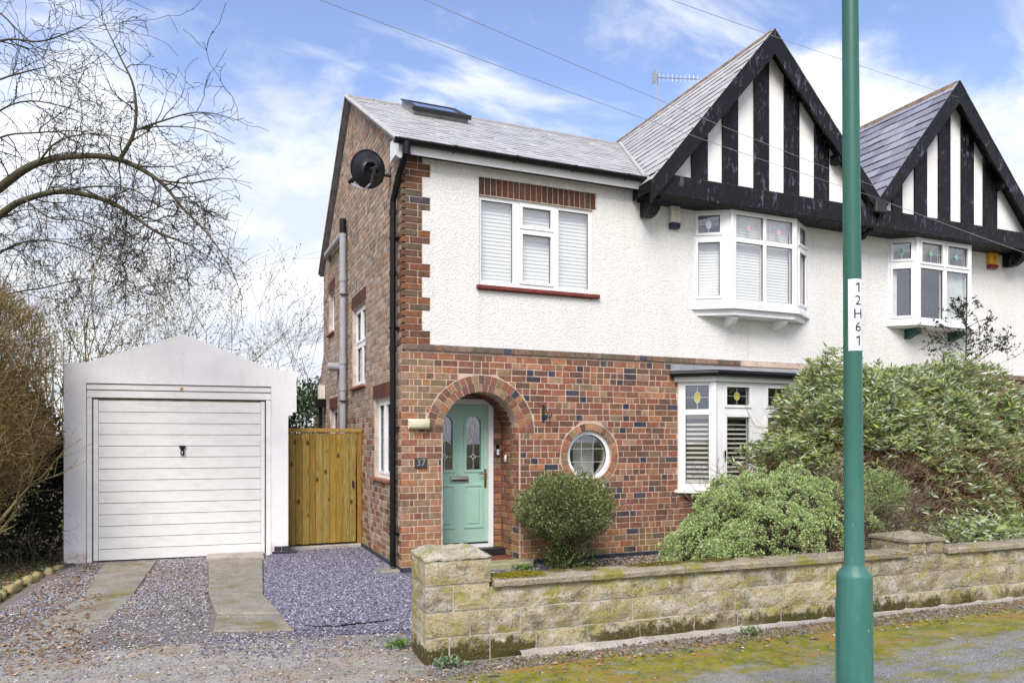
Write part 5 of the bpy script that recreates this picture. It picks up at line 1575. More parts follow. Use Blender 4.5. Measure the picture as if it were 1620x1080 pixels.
# ------------------------------------------------------------------ side gate
gate = thing('wooden_gate', 'tall golden timber boarded gate between the garage and the side of the house', 'gate', (-0.55, 2.45, 0))
HONEY = [(0.32, 0.205, 0.042), (0.25, 0.155, 0.03), (0.38, 0.25, 0.06), (0.22, 0.145, 0.032), (0.30, 0.21, 0.058)]
gx = -1.10
for i in range(10):
    wd = (0.098, 0.104, 0.10)[i % 3]
    m = MB(); m.bbox(gx, gx + wd - 0.004, 2.44 + (0.004 if i % 2 else 0), 2.462, 0.085 + random.uniform(-0.004, 0.004), 1.758 + random.uniform(-0.004, 0.003), 0.003, random.choice(HONEY))
    m.build('gate_board', M['timber'], gate); gx += wd
m = MB(); m.bbox(-1.12, -0.005, 2.425, 2.50, 1.772, 1.83, 0.004, (0.36, 0.23, 0.06)); m.build('top_rail', M['timber'], gate)
m = MB(); m.bbox(-0.075, -0.01, 2.43, 2.50, 0.04, 1.771, 0.004, (0.30, 0.17, 0.035)); m.build('gate_post', M['timber'], gate)
for z in (0.25, 0.9, 1.55):
    m = MB(); m.box(-1.10, -0.09, 2.464, 2.49, z, z + 0.1, (0.3, 0.17, 0.03)); m.build('ledge_rail', M['timber'], gate)
m = MB(); m.box(-0.16, -0.135, 2.41, 2.438, 0.93, 1.03); m.build('gate_latch', M['black_metal'], gate)
m = MB(); m.bbox(-1.12, -0.02, 2.40, 2.60, -0.02, 0.055, 0.012); o = m.build('gate_threshold', M['concrete_pale'], gate)

# ------------------------------------------------------------------ front garden wall of stone blocks
WT = frame_T(-0.772, -3.736, -2.126)
STONE = [(0.42, 0.345, 0.215), (0.37, 0.31, 0.20), (0.45, 0.375, 0.235), (0.34, 0.295, 0.205), (0.41, 0.34, 0.20)]
def hn(a, b, c):
    return math.sin(a * 12.9898 + b * 78.233 + c * 37.719) * 43758.5453 % 1.0
def stone_block(parent, s0, s1, z0, z1, v0, v1, name='stone_block', rough=0.007, side=False):
    m = MB(WT)
    t = random.choice(STONE); k_ = random.uniform(0.85, 1.12); t = tuple(x * k_ for x in t)
    nx = max(3, min(7, int((s1 - s0) / 0.075))); nz = 3
    sd = random.random() * 50
    e = 0.010
    idx = {}
    lean = random.uniform(-0.003, 0.003)
    for i in range(nx + 1):
        for j in range(nz + 1):
            edge = i in (0, nx) or j in (0, nz)
            s = s0 + (s1 - s0) * i / nx; z = z0 + (z1 - z0) * j / nz
            if not edge:
                s += (hn(i, j, sd) - 0.5) * 0.02; z += (hn(j, i, sd + 3) - 0.5) * 0.012
            else:
                s += (hn(i, j, sd + 5) - 0.5) * 0.006 if 0 < i < nx else (hn(i, j, sd + 1) - 0.5) * 0.008; z += (hn(i, j, sd + 9) - 0.5) * 0.008
            v = v0 + lean + (e if edge else -rough * hn(i, j, sd + 7))
            idx[i, j] = m.verts([(s, v, z)])
    for i in range(nx):
        for j in range(nz):
            m.face((idx[i, j], idx[i + 1, j], idx[i + 1, j + 1], idx[i, j + 1]), t)
    b = m.verts([(s0, v1, z0), (s1, v1, z0), (s1, v1, z1), (s0, v1, z1)])
    m.face([idx[i, nz] for i in range(nx + 1)] + [b + 2, b + 3], t)
    m.face([idx[0, j] for j in range(nz + 1)] + [b + 3, b], t)
    m.face([idx[nx, j] for j in range(nz + 1)][::-1] + [b + 1, b + 2], t)
    return m.build(name, M['stone'], parent, smooth=False)
gw = thing('garden_wall', 'low weathered stone block wall with mossy coping and square end pier beside the drive', 'wall', WT(2.6, 0.1, 0))
ZC = [-0.04, 0.170, 0.358, 0.532]
PD = 0.45
m = MB(WT)
m.box(0.012, 0.508, 0.014, PD - 0.01, -0.1, 0.75); m.box(0.5, 9.6, 0.014, 0.20, -0.1, 0.53); m.box(4.81, 5.23, 0.0145, 0.44, -0.1, 0.68)
m.build('wall_mortar', simple('wall_mortar', (0.42, 0.385, 0.32), 0.95, 0.1, var=0.3, nscale=12, bump=0.8, bscale=60), gw)
# end pier: blocks with two seen faces
def pier_block(s0, s1, z0, z1, v0=0.0, v1=PD):
    m = MB(WT); t = random.choice(STONE)
    bm = bmesh.new(); bmesh.ops.create_cube(bm, size=1.0)
    bmesh.ops.subdivide_edges(bm, edges=bm.edges[:], cuts=3, use_grid_fill=True)
    sd = random.random() * 90
    for v in bm.verts:
        c = v.co.copy()
        ed = sum(1 for q in c if abs(abs(q) - 0.5) < 1e-4)
        x, y, z = s0 + (c.x + .5) * (s1 - s0), v0 + (c.y + .5) * (v1 - v0), z0 + (c.z + .5) * (z1 - z0)
        amp = -0.006 if ed >= 2 else 0.006 * hn(c.x * 7, c.y * 5, c.z * 9 + sd)
        n = Vector([q if abs(abs(q) - 0.5) < 1e-4 else 0 for q in c]); n = n.normalized() if n.length else n
        v.co = Vector((x, y, z)) + n * amp
    m.add_bm(bm, t); return m.build('pier_block', M['stone'], gw)
random.seed(31)
pier_block(0.0, 0.52, 0.572, 0.752)
pier_block(0.0, 0.215, 0.372, 0.562); pier_block(0.225, 0.51, 0.372, 0.562, 0.0, 0.3)
pier_block(0.0, 0.345, 0.185, 0.362); pier_block(0.355, 0.51, 0.185, 0.362, 0.0, 0.3)
pier_block(0.0, 0.185, -0.05, 0.175); pier_block(0.195, 0.51, -0.05, 0.175, 0.0, 0.3)
# weathered cap with a hollow top
m = MB(WT)
rg = [(0.000, 0.754), (-0.008, 0.770), (0.01, 0.782), (0.085, 0.822), (0.125, 0.825), (0.165, 0.803), (0.20, 0.797)]
rings = []
N4 = 10
for ins, z in rg:
    pts = []
    for sdx in range(4):
        for q in range(N4):
            f = q / N4
            x0_, x1_, y0_, y1_ = ins, 0.52 - ins, ins * 0.85, PD - ins * 0.85
            p = [(x0_ + (x1_ - x0_) * f, y0_), (x1_, y0_ + (y1_ - y0_) * f), (x1_ - (x1_ - x0_) * f, y1_), (x0_, y1_ - (y1_ - y0_) * f)][sdx]
            j = 0.010 * (hn(p[0] * 31, p[1] * 17, ins * 5) - 0.5)
            pts.append((p[0] + j, p[1] + j, z + 0.014 * (hn(p[0] * 11, p[1] * 23, ins * 9 + 2) - 0.5)))
    rings.append(m.verts(pts))
K = 4 * N4
for a, b in zip(rings[:-1], rings[1:]):
    for q in range(K): m.face((a + q, a + (q + 1) % K, b + (q + 1) % K, b + q), (0.42, 0.37, 0.27))
m.face([rings[-1] + q for q in range(K)], (0.30, 0.25, 0.17))
m.build('pier_cap', M['stone'], gw, smooth=True)
def course(s_start, s_end, z0, z1, first):
    s = s_start; i = 0
    while s < s_end - 0.08:
        L = first if i == 0 else random.choice([0.45, 0.48, 0.51, 0.47, 0.49, 0.53])
        e = min(s + L, s_end)
        if s_end - e < 0.12: e = s_end
        stone_block(gw, s, e - 0.010, z0 + 0.005, z1 - 0.006, 0.0, 0.2)
        s = e; i += 1
for k, fst in ((0, 0.38), (1, 0.25), (2, 0.36)):
    course(0.521, 9.6, ZC[k], ZC[k + 1], fst)
# second pier
pier_block(4.795, 5.03, 0.54, 0.655, -0.004, 0.45); pier_block(5.04, 5.25, 0.54, 0.655, -0.004, 0.45)
m = MB(WT); k = m.verts([(4.775, -0.02, 0.662), (5.27, -0.02, 0.662), (5.27, 0.47, 0.662), (4.775, 0.47, 0.662), (4.775, -0.02, 0.69), (5.27, -0.02, 0.69), (5.27, 0.47, 0.69), (4.775, 0.47, 0.69), (5.02, 0.22, 0.75)])
for q in ((0, 1, 5, 4), (1, 2, 6, 5), (2, 3, 7, 6), (3, 0, 4, 7), (4, 5, 8), (5, 6, 8), (6, 7, 8), (7, 4, 8), (0, 3, 2, 1)): m.face([k + j for j in q], (0.38, 0.33, 0.2))
m.build('pier_cap', M['coping'], gw)
for a, b in [(0.535 + i * 0.852, 0.535 + i * 0.852 + 0.845) for i in range(5)] + [(5.28 + i * 0.87, 5.28 + i * 0.87 + 0.863) for i in range(5)]:
    m = MB(WT)
    j = random.uniform(-0.004, 0.004)
    nn = 8
    prof = [(-0.038, 0.536), (-0.042, 0.572), (-0.030, 0.586), (0.09, 0.594), (0.215, 0.586), (0.235, 0.572), (0.235, 0.536)]
    rr = []
    for q in range(nn + 1):
        s = a + (b - a) * q / nn
        rr.append(m.verts([(s, v + (0.007 * (hn(q, i, a) - 0.5)), z + j + 0.006 * (hn(i, q, a + 3) - 0.5)) for i, (v, z) in enumerate(prof)]))
    for q in range(nn):
        for i in range(len(prof)):
            i2 = (i + 1) % len(prof)
            m.face((rr[q] + i, rr[q] + i2, rr[q + 1] + i2, rr[q + 1] + i))
    m.face([rr[0] + i for i in range(len(prof))]); m.face([rr[-1] + i for i in range(len(prof))])
    m.build('coping_slab', M['coping'], gw)
m = MB(WT)                                           # uneven concrete footing showing along the foot
ns = 60
for q in range(ns):
    s0, s1 = 0.75 + q * 0.1, 0.75 + (q + 1) * 0.1
    w0, w1 = 0.035 + 0.075 * hn(q, 1, 2) * (0.4 + 0.6 * math.sin(q * 0.21) ** 2), 0.035 + 0.075 * hn(q + 1, 1, 2) * (0.4 + 0.6 * math.sin((q + 1) * 0.21) ** 2)
    if s0 > 2.7: w0 *= max(0.12, 1 - (s0 - 2.7) * 1.2)
    if s1 > 2.7: w1 *= max(0.12, 1 - (s1 - 2.7) * 1.2)
    m.poly([(s0, 0.01, 0.032), (s1, 0.01, 0.032), (s1, -w1 * 0.8, 0.018), (s0, -w0 * 0.8, 0.018)]); m.poly([(s0, -w0 * 0.8, 0.018), (s1, -w1 * 0.8, 0.018), (s1, -w1, -0.02), (s0, -w0, -0.02)])
m.build('footing', M['concrete_pale'], gw)
def moss_patch(parent, T, s0, s1, v0, v1, z, n, h, cols, dens_mask=True):
    s = rng.uniform(s0, s1, n); v = rng.uniform(v0, v1, n)
    f = 1 - np.abs((s - (s0 + s1) / 2) / ((s1 - s0) / 2)) ** 2
    f2 = 1 - np.abs((v - (v0 + v1) / 2) / ((v1 - v0) / 2)) ** 2
    lump = 0.5 + 0.5 * np.sin(s * 37 + np.sin(v * 29)) * np.sin(v * 41 + s * 13)
    keep = (f * f2 * (0.55 + 0.6 * lump)) > rng.uniform(0.05, 0.5, n)
    s, v, f, f2, lump = s[keep], v[keep], f[keep], f2[keep], lump[keep]
    P = np.array([T(a, b, z + h * math.sqrt(max(c * d, 0)) * (0.5 + 0.7 * e)) for a, b, c, d, e in zip(s, v, f, f2, lump)])
    D = np.tile(np.array([[0, 0, 1.0]]), (len(P), 1))
    o = inst('moss', leaf_mesh('moss', P, D, 0.011, 0.007, M['leaf'], cols, 0.3, 0.8), parent)
    o['kind'] = 'stuff'
    return o
MOSS = [(0.31, 0.27, 0.02), (0.24, 0.22, 0.018), (0.38, 0.32, 0.03), (0.18, 0.16, 0.015)]
moss_patch(gw, WT, 0.53, 1.02, -0.035, 0.21, 0.582, 9000, 0.035, MOSS)
for a, b, n in ((1.25, 1.5, 900), (1.75, 2.4, 3200), (2.35, 2.9, 2600), (1.0, 1.25, 700), (3.0, 3.2, 400)):
    moss_patch(gw, WT, a, b, 0.04, 0.22, 0.582, n, 0.022, [(0.15, 0.135, 0.02), (0.2, 0.17, 0.02), (0.11, 0.095, 0.02)])

# ------------------------------------------------------------------ lamp post with the sticker
PXY = Vector((1.218, -5.83, 0))
lp = thing('street_lamp', 'green painted steel lamp post with wide base and white number sticker', 'lamp post', PXY)
def pole_c(z): return (PXY.x - 0.0065 * z, PXY.y + 0.003 * z, z)
m = MB()
prof = [(0.098, -0.1), (0.0975, 0.868)]
ct = 40
def ringz(r, z): 
    c = pole_c(z); return m.verts([(c[0] + r * math.cos(2 * PI * k / ct), c[1] + r * math.sin(2 * PI * k / ct), z) for k in range(ct)])
rs_ = [ringz(r, z) for r, z in ((0.098, -0.1), (0.0975, 0.862), (0.0965, 0.872), (0.092, 0.884), (0.0585, 0.925), (0.0565, 0.935), (0.0555, 0.94), (0.052, 1.8), (0.0485, 3.0), (0.0445, 4.2), (0.038, 6.4), (0.036, 6.42))]
for a, b in zip(rs_[:-1], rs_[1:]):
    for k in range(ct): m.face((a + k, a + (k + 1) % ct, b + (k + 1) % ct, b + k))
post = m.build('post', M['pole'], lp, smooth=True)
fa = math.atan2(CAM.y - PXY.y, CAM.x - PXY.x)           # direction the street side faces
def on_pole(ang, r, z):
    c = pole_c(z); return (c[0] + r * math.cos(ang), c[1] + r * math.sin(ang), z)
m = MB()
a0, a1 = fa - math.radians(152), fa - math.radians(78)
K = 10
o_, i_ = [], []
for q in range(K + 1):
    a = a0 + (a1 - a0) * q / K
    o_.append(m.verts([on_pole(a, 0.105, 0.12), on_pole(a, 0.105, 0.735), on_pole(a, 0.097, 0.12), on_pole(a, 0.097, 0.735)]))
for q in range(K):
    p_, n_ = o_[q], o_[q + 1]
    m.face((p_, n_, n_ + 1, p_ + 1)); m.face((p_ + 1, n_ + 1, n_ + 3, p_ + 3)); m.face((p_, p_ + 2, n_ + 2, n_))
m.face((o_[0], o_[0] + 1, o_[0] + 3, o_[0] + 2)); m.face((o_[-1], o_[-1] + 1, o_[-1] + 3, o_[-1] + 2))
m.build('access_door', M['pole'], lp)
m = MB()
c = pole_c(6.3)
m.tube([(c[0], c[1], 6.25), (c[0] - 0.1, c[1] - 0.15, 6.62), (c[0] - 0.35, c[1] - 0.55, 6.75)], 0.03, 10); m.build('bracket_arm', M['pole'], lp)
m = MB(); m.bbox(-0.11, 0.11, -0.28, 0.28, -0.05, 0.05, 0.03)
for k_, v_ in enumerate(m.v): m.v[k_] = (v_[0] + c[0] - 0.45, v_[1] + c[1] - 0.75, v_[2] + 6.75)
m.build('lantern', M['grey_plastic'], lp)
m = MB()
zb_, zt_ = 2.172, 2.585
rr_ = 0.0525
ang0, ang1 = fa + math.radians(-25), fa + math.radians(112)
K = 14
prev = None
for q in range(K + 1):
    a = ang0 + (ang1 - ang0) * q / K
    n_ = m.verts([on_pole(a, rr_, zb_), on_pole(a, rr_, zt_)])
    if prev is not None: m.face((prev, n_, n_ + 1, prev + 1))
    prev = n_
m.build('sticker', M['sticker'], lp, smooth=True)
for i, ch in enumerate('12H61'):
    if ch == '1':
        mo = MB(); mo.poly([(0.001, -0.028, 0), (0.0095, -0.028, 0), (0.0095, 0.029, 0), (0.001, 0.029, 0)]); mo.poly([(0.001, 0.029, 0), (-0.014, 0.019, 0), (-0.014, 0.011, 0), (0.001, 0.019, 0)])
        me = mo.mesh('sticker_character', M['ink'])
    else:
        me = text_mesh(ch, 0.080, M['ink'], 0.0, name='sticker_character')
    zc = 2.535 - i * 0.0765
    bm = bmesh.new(); bm.from_mesh(me)
    bmesh.ops.triangulate(bm, faces=bm.faces[:])
    for _ in range(3):
        lg = [e for e in bm.edges if abs(e.verts[0].co.x - e.verts[1].co.x) > 0.007]
        if lg: bmesh.ops.subdivide_edges(bm, edges=lg, cuts=1); bmesh.ops.triangulate(bm, faces=bm.faces[:])
    bm.to_mesh(me); bm.free()
    for v in me.vertices:
        a = fa + math.radians(35) + v.co.x / rr_
        v.co = on_pole(a, rr_ + 0.0012, zc + v.co.y * 0.98)
    inst('sticker_character', me, lp)

# ------------------------------------------------------------------ things fixed to the house
# satellite dish on the side wall
dish = thing('satellite_dish', 'black mesh satellite dish on a bracket high on the side wall', 'satellite dish', (0, 0.57, 5.17))
dn = Vector((-0.50, 0.80, 0.34)).normalized()
dcen = Vector((-0.375, 0.0, 4.965))
ua = dn.cross(Vector((0, 0, 1))).normalized(); va_ = ua.cross(dn).normalized() * 0.76
m = MB(); rings = []
for rr, dp_ in ((0.0, 0.0), (0.12, 0.006), (0.19, 0.022), (0.25, 0.045), (0.282, 0.062), (0.288, 0.060)):
    if rr == 0: rings.append(m.verts([tuple(dcen)])); continue
    rings.append(m.verts([tuple(dcen + ua * rr * 0.94 * math.cos(2 * PI * k / 36) + va_ * rr * math.sin(2 * PI * k / 36) + dn * dp_) for k in range(36)]))
for k in range(36): m.face((rings[0], rings[1] + k, rings[1] + (k + 1) % 36))
for a, b in zip(rings[1:-1], rings[2:]):
    for k in range(36): m.face((a + k, a + (k + 1) % 36, b + (k + 1) % 36, b + k))
m.build('reflector', M['dish_grey'], dish, smooth=True)
m = MB(); m.tube([tuple(dcen + ua * 0.274 * math.cos(t) + va_ * 0.291 * math.sin(t) + dn * 0.062) for t in np.linspace(0, 2 * PI, 37)], 0.007, 6, cap=False); m.build('rim', M['black_metal'], dish)
m = MB()
back = dcen - dn * 0.05
m.tube([(-0.012, 0.57, 5.13), (-0.10, 0.55, 5.12), tuple(back + Vector((0.02, 0, 0.05)))], 0.020, 8); m.tube([tuple(back + va_ * 0.06), tuple(back - va_ * 0.20)], 0.022, 8)
m.tube([tuple(back + va_ * 0.02), tuple(dcen)], 0.035, 8)
m.build('bracket', M['black_metal'], dish)
m = MB(); m.box(-0.016, -0.0105, 0.51, 0.63, 5.02, 5.25); m.build('wall_plate', M['black_metal'], dish)
tip = dcen - va_ * 0.27 + dn * 0.34
m = MB(); m.tube([tuple(back - va_ * 0.20), tuple(dcen - va_ * 0.335 + dn * 0.05), tuple(tip)], 0.012, 8); m.build('feed_arm', M['grey_plastic'], dish)
m = MB(); m.tube([tuple(tip - dn * 0.0), tuple(tip - dn * 0.06 + va_ * 0.07)], 0.030, 12); m.build('receiver_head', M['black_plastic'], dish)

# alarm boxes
def alarm(x0, x1, z0, zs, z1, label, c1, c2):
    a = thing('alarm_box', label, 'alarm box', ((x0 + x1) / 2, -0.02, z0))
    m = MB(); m.bbox(x0, x1, -0.085, -0.016, zs, z1, 0.008); m.build('casing', M[c1], a)
    pr = [(-0.016, zs - 0.002), (-0.092, zs - 0.002), (-0.096, zs - 0.03), (-0.075, z0 + 0.006), (-0.03, z0), (-0.016, z0)]
    m = MB(); m.prism(pr, x0 + 0.004, x1 - 0.004, 'x'); m.build('lens_cover', M[c2], a)
    return a
def stick(s, size, mat, x, y, z, parent, name='lettering'):
    me = text_mesh(s, size, M[mat], 0.0006, name=name)
    for v in me.vertices: v.co = (x + v.co.x, y - v.co.z, z + v.co.y)
    return inst(name, me, parent)
al = alarm(3.955, 4.115, 4.715, 4.80, 5.055, 'cream alarm box with dark blue base, left of the upper bay window', 'cream', 'navy')
stick('ACE', 0.062, 'red_ink', 4.035, -0.0856, 4.985, al)
m = MB(); m.box(4.03, 4.085, -0.0862, -0.085, 4.918, 4.927); m.box(4.00, 4.085, -0.0862, -0.085, 4.885, 4.890); m.build('small_print', M['pale_ink'], al)
al2 = alarm(10.82, 11.03, 4.75, 4.825, 5.065, 'bright yellow alarm box with dark red base beside the neighbouring bay', 'yellow', 'dark_red')
m = MB(); 
ro = [(10.935 + 0.036 * math.cos(t), 4.98 + 0.036 * math.sin(t)) for t in np.linspace(0, 2 * PI, 21)[:-1]]; ri = [(10.935 + 0.024 * math.cos(t), 4.98 + 0.024 * math.sin(t)) for t in np.linspace(0, 2 * PI, 21)[:-1]]
m.plate(ro, [ri], -0.087, -0.0852, 'y'); m.build('ring_emblem', M['terracotta'], al2)
m = MB(); m.box(10.885, 10.985, -0.087, -0.0852, 5.03, 5.038); m.box(10.885, 10.985, -0.087, -0.0852, 4.915, 4.930); m.box(10.89, 10.98, -0.087, -0.0852, 4.865, 4.872); m.build('small_print', M['terracotta'], al2)

# wall light, house number, basket bracket, bells
wl_ = thing('wall_light', 'cream oblong bulkhead light on the brick pier left of the arch', 'wall light', (0.22, -0.01, 1.80))
m = MB(); m.bbox(0.085, 0.355, -0.085, -0.03, 1.795, 1.915, 0.02); m.build('diffuser', M['lamp_glass'], wl_, True)
m = MB(); m.bbox(0.08, 0.36, -0.030, -0.006, 1.79, 1.92, 0.006); m.bbox(0.083, 0.11, -0.088, -0.02, 1.81, 1.90, 0.006); m.build('housing', M['cream'], wl_)
npl = thing('number_plate', 'small dark slate house number plate reading 37 left of the door', 'house number', (0.24, -0.01, 1.30))
m = MB(); m.bbox(0.165, 0.325, -0.026, -0.007, 1.305, 1.43, 0.004); m.build('plaque', M['slate_plate'], npl)
stick('37', 0.125, 'pale_ink', 0.245, -0.0262, 1.368, npl, 'numerals')
hb = thing('basket_bracket', 'black wrought iron hanging basket bracket on the brickwork right of the arch', 'bracket', (1.95, -0.01, 1.93))
m = MB(); m.bbox(1.935, 1.965, -0.018, -0.007, 1.90, 2.13, 0.002)
m.tube([(1.95, -0.018, 2.11), (1.95, -0.06, 2.10), (1.95, -0.21, 1.955), (1.95, -0.215, 1.93)], 0.008, 6); m.tube([(1.95, -0.018, 1.955), (1.95, -0.24, 1.955)], 0.008, 6)
m.tube([(1.95, -0.24, 1.955), (1.95, -0.27, 1.97), (1.95, -0.265, 1.995), (1.95, -0.245, 1.985)], 0.007, 6); m.tube([(1.95, -0.215, 1.94), (1.95, -0.225, 1.89), (1.95, -0.20, 1.885)], 0.006, 6)
m.build('iron_bracket', M['black_metal'], hb)
db = thing('door_bell', 'black and white video doorbell on the back wall of the porch', 'doorbell', (1.53, PY - 0.01, 1.45))
m = MB(); m.bbox(1.505, 1.553, PY - 0.035, PY - 0.006, 1.435, 1.585, 0.006); m.build('bell_case', M['black_plastic'], db)
m = MB(); m.bbox(1.510, 1.548, PY - 0.040, PY - 0.034, 1.445, 1.525, 0.004); m.build('bell_face', M['upvc'], db)
m = MB(); m.tube([(1.529, PY - 0.0415, 1.488), (1.529, PY - 0.040, 1.488)], 0.012, 14); m.build('bell_button', M['grey_plastic'], db)
ob = thing('bell_push', 'oval cream bell push on the right side of the porch opening', 'bell push', (XR - 0.01, 0.45, 1.38))
m = MB()
n0 = m.verts([(XR - 0.008, 0.45 + 0.032 * math.cos(t), 1.40 + 0.055 * math.sin(t)) for t in np.linspace(0, 2 * PI, 19)[:-1]] + [(XR - 0.022, 0.45 + 0.026 * math.cos(t), 1.40 + 0.047 * math.sin(t)) for t in np.linspace(0, 2 * PI, 19)[:-1]])
for q in range(18): m.face((n0 + q, n0 + (q + 1) % 18, n0 + 18 + (q + 1) % 18, n0 + 18 + q))
m.face([n0 + 18 + q for q in range(18)]); m.build('bell_plate', M['cream'], ob)
m = MB(); m.tube([(XR - 0.028, 0.45, 1.405), (XR - 0.021, 0.45, 1.405)], 0.010, 10); m.build('bell_button', M['upvc'], ob)

# television aerial behind the gable
ta = thing('tv_aerial', 'thin television aerial on a mast standing behind the main roof', 'aerial', (6.07, 3.4, 7.0))
m = MB(); m.tube([(6.07, 3.4, 7.0), (6.07, 3.4, 8.97)], 0.016, 6); m.build('mast', M['alu'], ta)
m = MB(); m.tube([(5.98, 3.42, 8.855), (6.98, 3.30, 8.95)], 0.010, 6); m.build('boom', M['alu'], ta)
for i in range(10):
    f = i / 9; x = 6.12 + 0.84 * f
    m = MB(); m.tube([(x, 3.41 - 0.11 * f, 8.80 + 0.09 * f), (x, 3.41 - 0.11 * f, 8.94 + 0.09 * f)], 0.005, 4); m.build('element', M['alu'], ta)
m = MB(); m.box(5.99, 6.0, 3.33, 3.49, 8.74, 8.98); m.build('back_plate', M['alu'], ta)

# overhead cables
def at(px, py, d):
    r = (px - 810.0) / 1167.0 * d; up = (695.0 - py) / 1167.0 * d
    return Vector((CAM.x + math.cos(YAW) * r + math.sin(YAW) * d, CAM.y - math.sin(YAW) * r + math.cos(YAW) * d, CAM.z + up))
def cable(a, b, sag, label, r=0.0028, cat='cable', group=None):
    P = []
    for i in range(25):
        t = i / 24; p = a.lerp(b, t); p.z -= sag * 4 * t * (1 - t); P.append(tuple(p))
    m = MB(); m.tube(P, r, 5)
    o = m.build('overhead_cable', M['wire'])
    return tag(o, label, cat, 'cables to the houses')
cable(at(330, -66, 5.0), Vector((7.62, -0.5, 5.47)), 0.05, 'lower of the two cables crossing the main roof to the gable valley')
cable(at(420, -110, 5.0), Vector((7.64, -0.52, 5.62)), 0.05, 'upper of the two cables crossing the main roof to the gable valley')
cable(at(760, -110, 5.0), Vector((9.42, -0.5, 7.40)), 0.04, 'cable running high over the sky to the peak of the neighbouring gable', 0.0024)
cable(Vector((7.66, -0.50, 5.45)), at(1780, 455, 11.0), 0.02, 'cable slanting across the neighbouring gable beam towards the right')
P = [(7.74, -0.50, 5.35), (7.745, -0.46, 5.2), (7.72, -0.03, 4.95), (7.68, -0.03, 4.4), (7.60, -0.03, 3.6), (7.55, -0.03, 2.9)]
m = MB(); m.tube(P, 0.006, 5); tag(m.build('wall_cable', M['wire']), 'thin cable hanging down the white wall right of the lamp post', 'cable')

# stone edging of the side border
se = thing('stone_edging', 'row of mossy yellowish stones edging the border left of the drive', 'edging', (-4.2, 0.5, 0))
line = [(-4.36, -0.85), (-4.30, -0.2), (-4.235, 0.3), (-4.19, 0.8), (-4.12, 1.4), (-4.0, 1.95), (-3.88, 2.33)]
pts = []
for (xa, ya), (xb, yb) in zip(line[:-1], line[1:]):
    L = math.hypot(xb - xa, yb - ya); n = max(1, int(L / 0.22))
    for q in range(n): pts.append((xa + (xb - xa) * q / n, ya + (yb - ya) * q / n, math.atan2(yb - ya, xb - xa)))
M['edging'] = concrete('edging_stone', (0.40, 0.33, 0.16), (0.28, 0.24, 0.09), 0.85)
for x, y, a in pts:
    bm = bmesh.new(); bmesh.ops.create_icosphere(bm, subdivisions=2, radius=1.0)
    sd = random.random() * 99; ks_ = random.uniform(0.7, 1.15)
    for v in bm.verts:
        c = v.co; k = ks_ + 0.55 * (hn(round(c.x, 2) * 3, round(c.y, 2) * 3, round(c.z, 2) * 3 + sd) - 0.5)
        px, py, pz = [math.copysign(abs(q) ** 0.65, q) for q in c]
        v.co = Vector((px * 0.115 * k, py * 0.055 * k, pz * 0.065 * k + 0.02))
    bmesh.ops.rotate(bm, verts=bm.verts, cent=(0, 0, 0), matrix=Matrix.Rotation(a + random.uniform(-0.45, 0.45), 3, 'Z'))
    bmesh.ops.translate(bm, verts=bm.verts, vec=(x + random.uniform(-.025, .025), y + random.uniform(-.03, .03), random.uniform(-.025, .005)))
    m = MB(); m.add_bm(bm); m.build('edging_stone', M['edging'], se, smooth=True)

# terracotta pot in the neighbour's garden
pot = thing('plant_pot', 'brown plant pot holding a dark green plant by the neighbouring doorway', 'plant pot', (9.95, -1.1, 0))
m = MB(); m.lathe([(0.20, 0.0), (0.27, 0.40), (0.31, 0.42), (0.31, 0.50), (0.28, 0.50), (0.27, 0.46)], (9.95, -1.1, 0), 24); m.build('pot', M['terracotta'], pot, True)
n = 1500
P = np.array([9.95, -1.1, 0.62]) + rng.normal(0, 1, (n, 3)) * np.array([0.16, 0.16, 0.16])
inst('foliage', leaf_mesh('foliage', P, P - np.array([9.95, -1.1, 0.45]), 0.07, 0.045, M['leaf'], [(0.025, 0.055, 0.02), (0.04, 0.08, 0.03), (0.02, 0.04, 0.02)]), pot)
# scrap of blue plastic by the garage
m = MB()
bp_ = at(93, 755, 10.9)
for q in range(6):
    a = q * 0.9; m.poly([(bp_.x + 0.05 * math.cos(a), bp_.y + 0.02 * q, bp_.z - 0.1 + 0.02 * q), (bp_.x + 0.06, bp_.y, bp_.z - 0.12), (bp_.x + 0.03 * math.sin(a), bp_.y + 0.03, bp_.z + 0.12), (bp_.x - 0.05, bp_.y + 0.01 * q, bp_.z + 0.08)])
tag(m.build('plastic_sheet', M['blue_plastic']), 'scrap of bright blue plastic caught between the hedge and the garage', 'plastic sheet')
# torn edge of membrane in the chippings
m = MB()
P = [at(478, 992, 1.0)]
prev = None
for i in range(18):
    t = i / 17; x = -1.46 + t * 0.78; y = -2.28 - 0.06 * math.sin(t * 5) - 0.16 * t + 0.035 * (hn(i, 7, 4) - 0.5); hh = 0.012 * math.sin(PI * t) * hn(i, 2, 3)
    n_ = m.verts([(x, y, 0.004), (x + 0.01, y - 0.004, (0.014 + hh) * (0.3 + 0.7 * hn(i, 5, 2))), (x + 0.012, y + 0.02 * hn(i, 1, 1), 0.012 + hh)])
    if prev is not None: m.face((prev, n_, n_ + 1, prev + 1)); m.face((prev + 1, n_ + 1, n_ + 2, prev + 2))
    prev = n_
tag(m.build('ground_membrane', M['black_plastic']), 'torn black membrane edge poking out of the purple chippings', 'membrane')
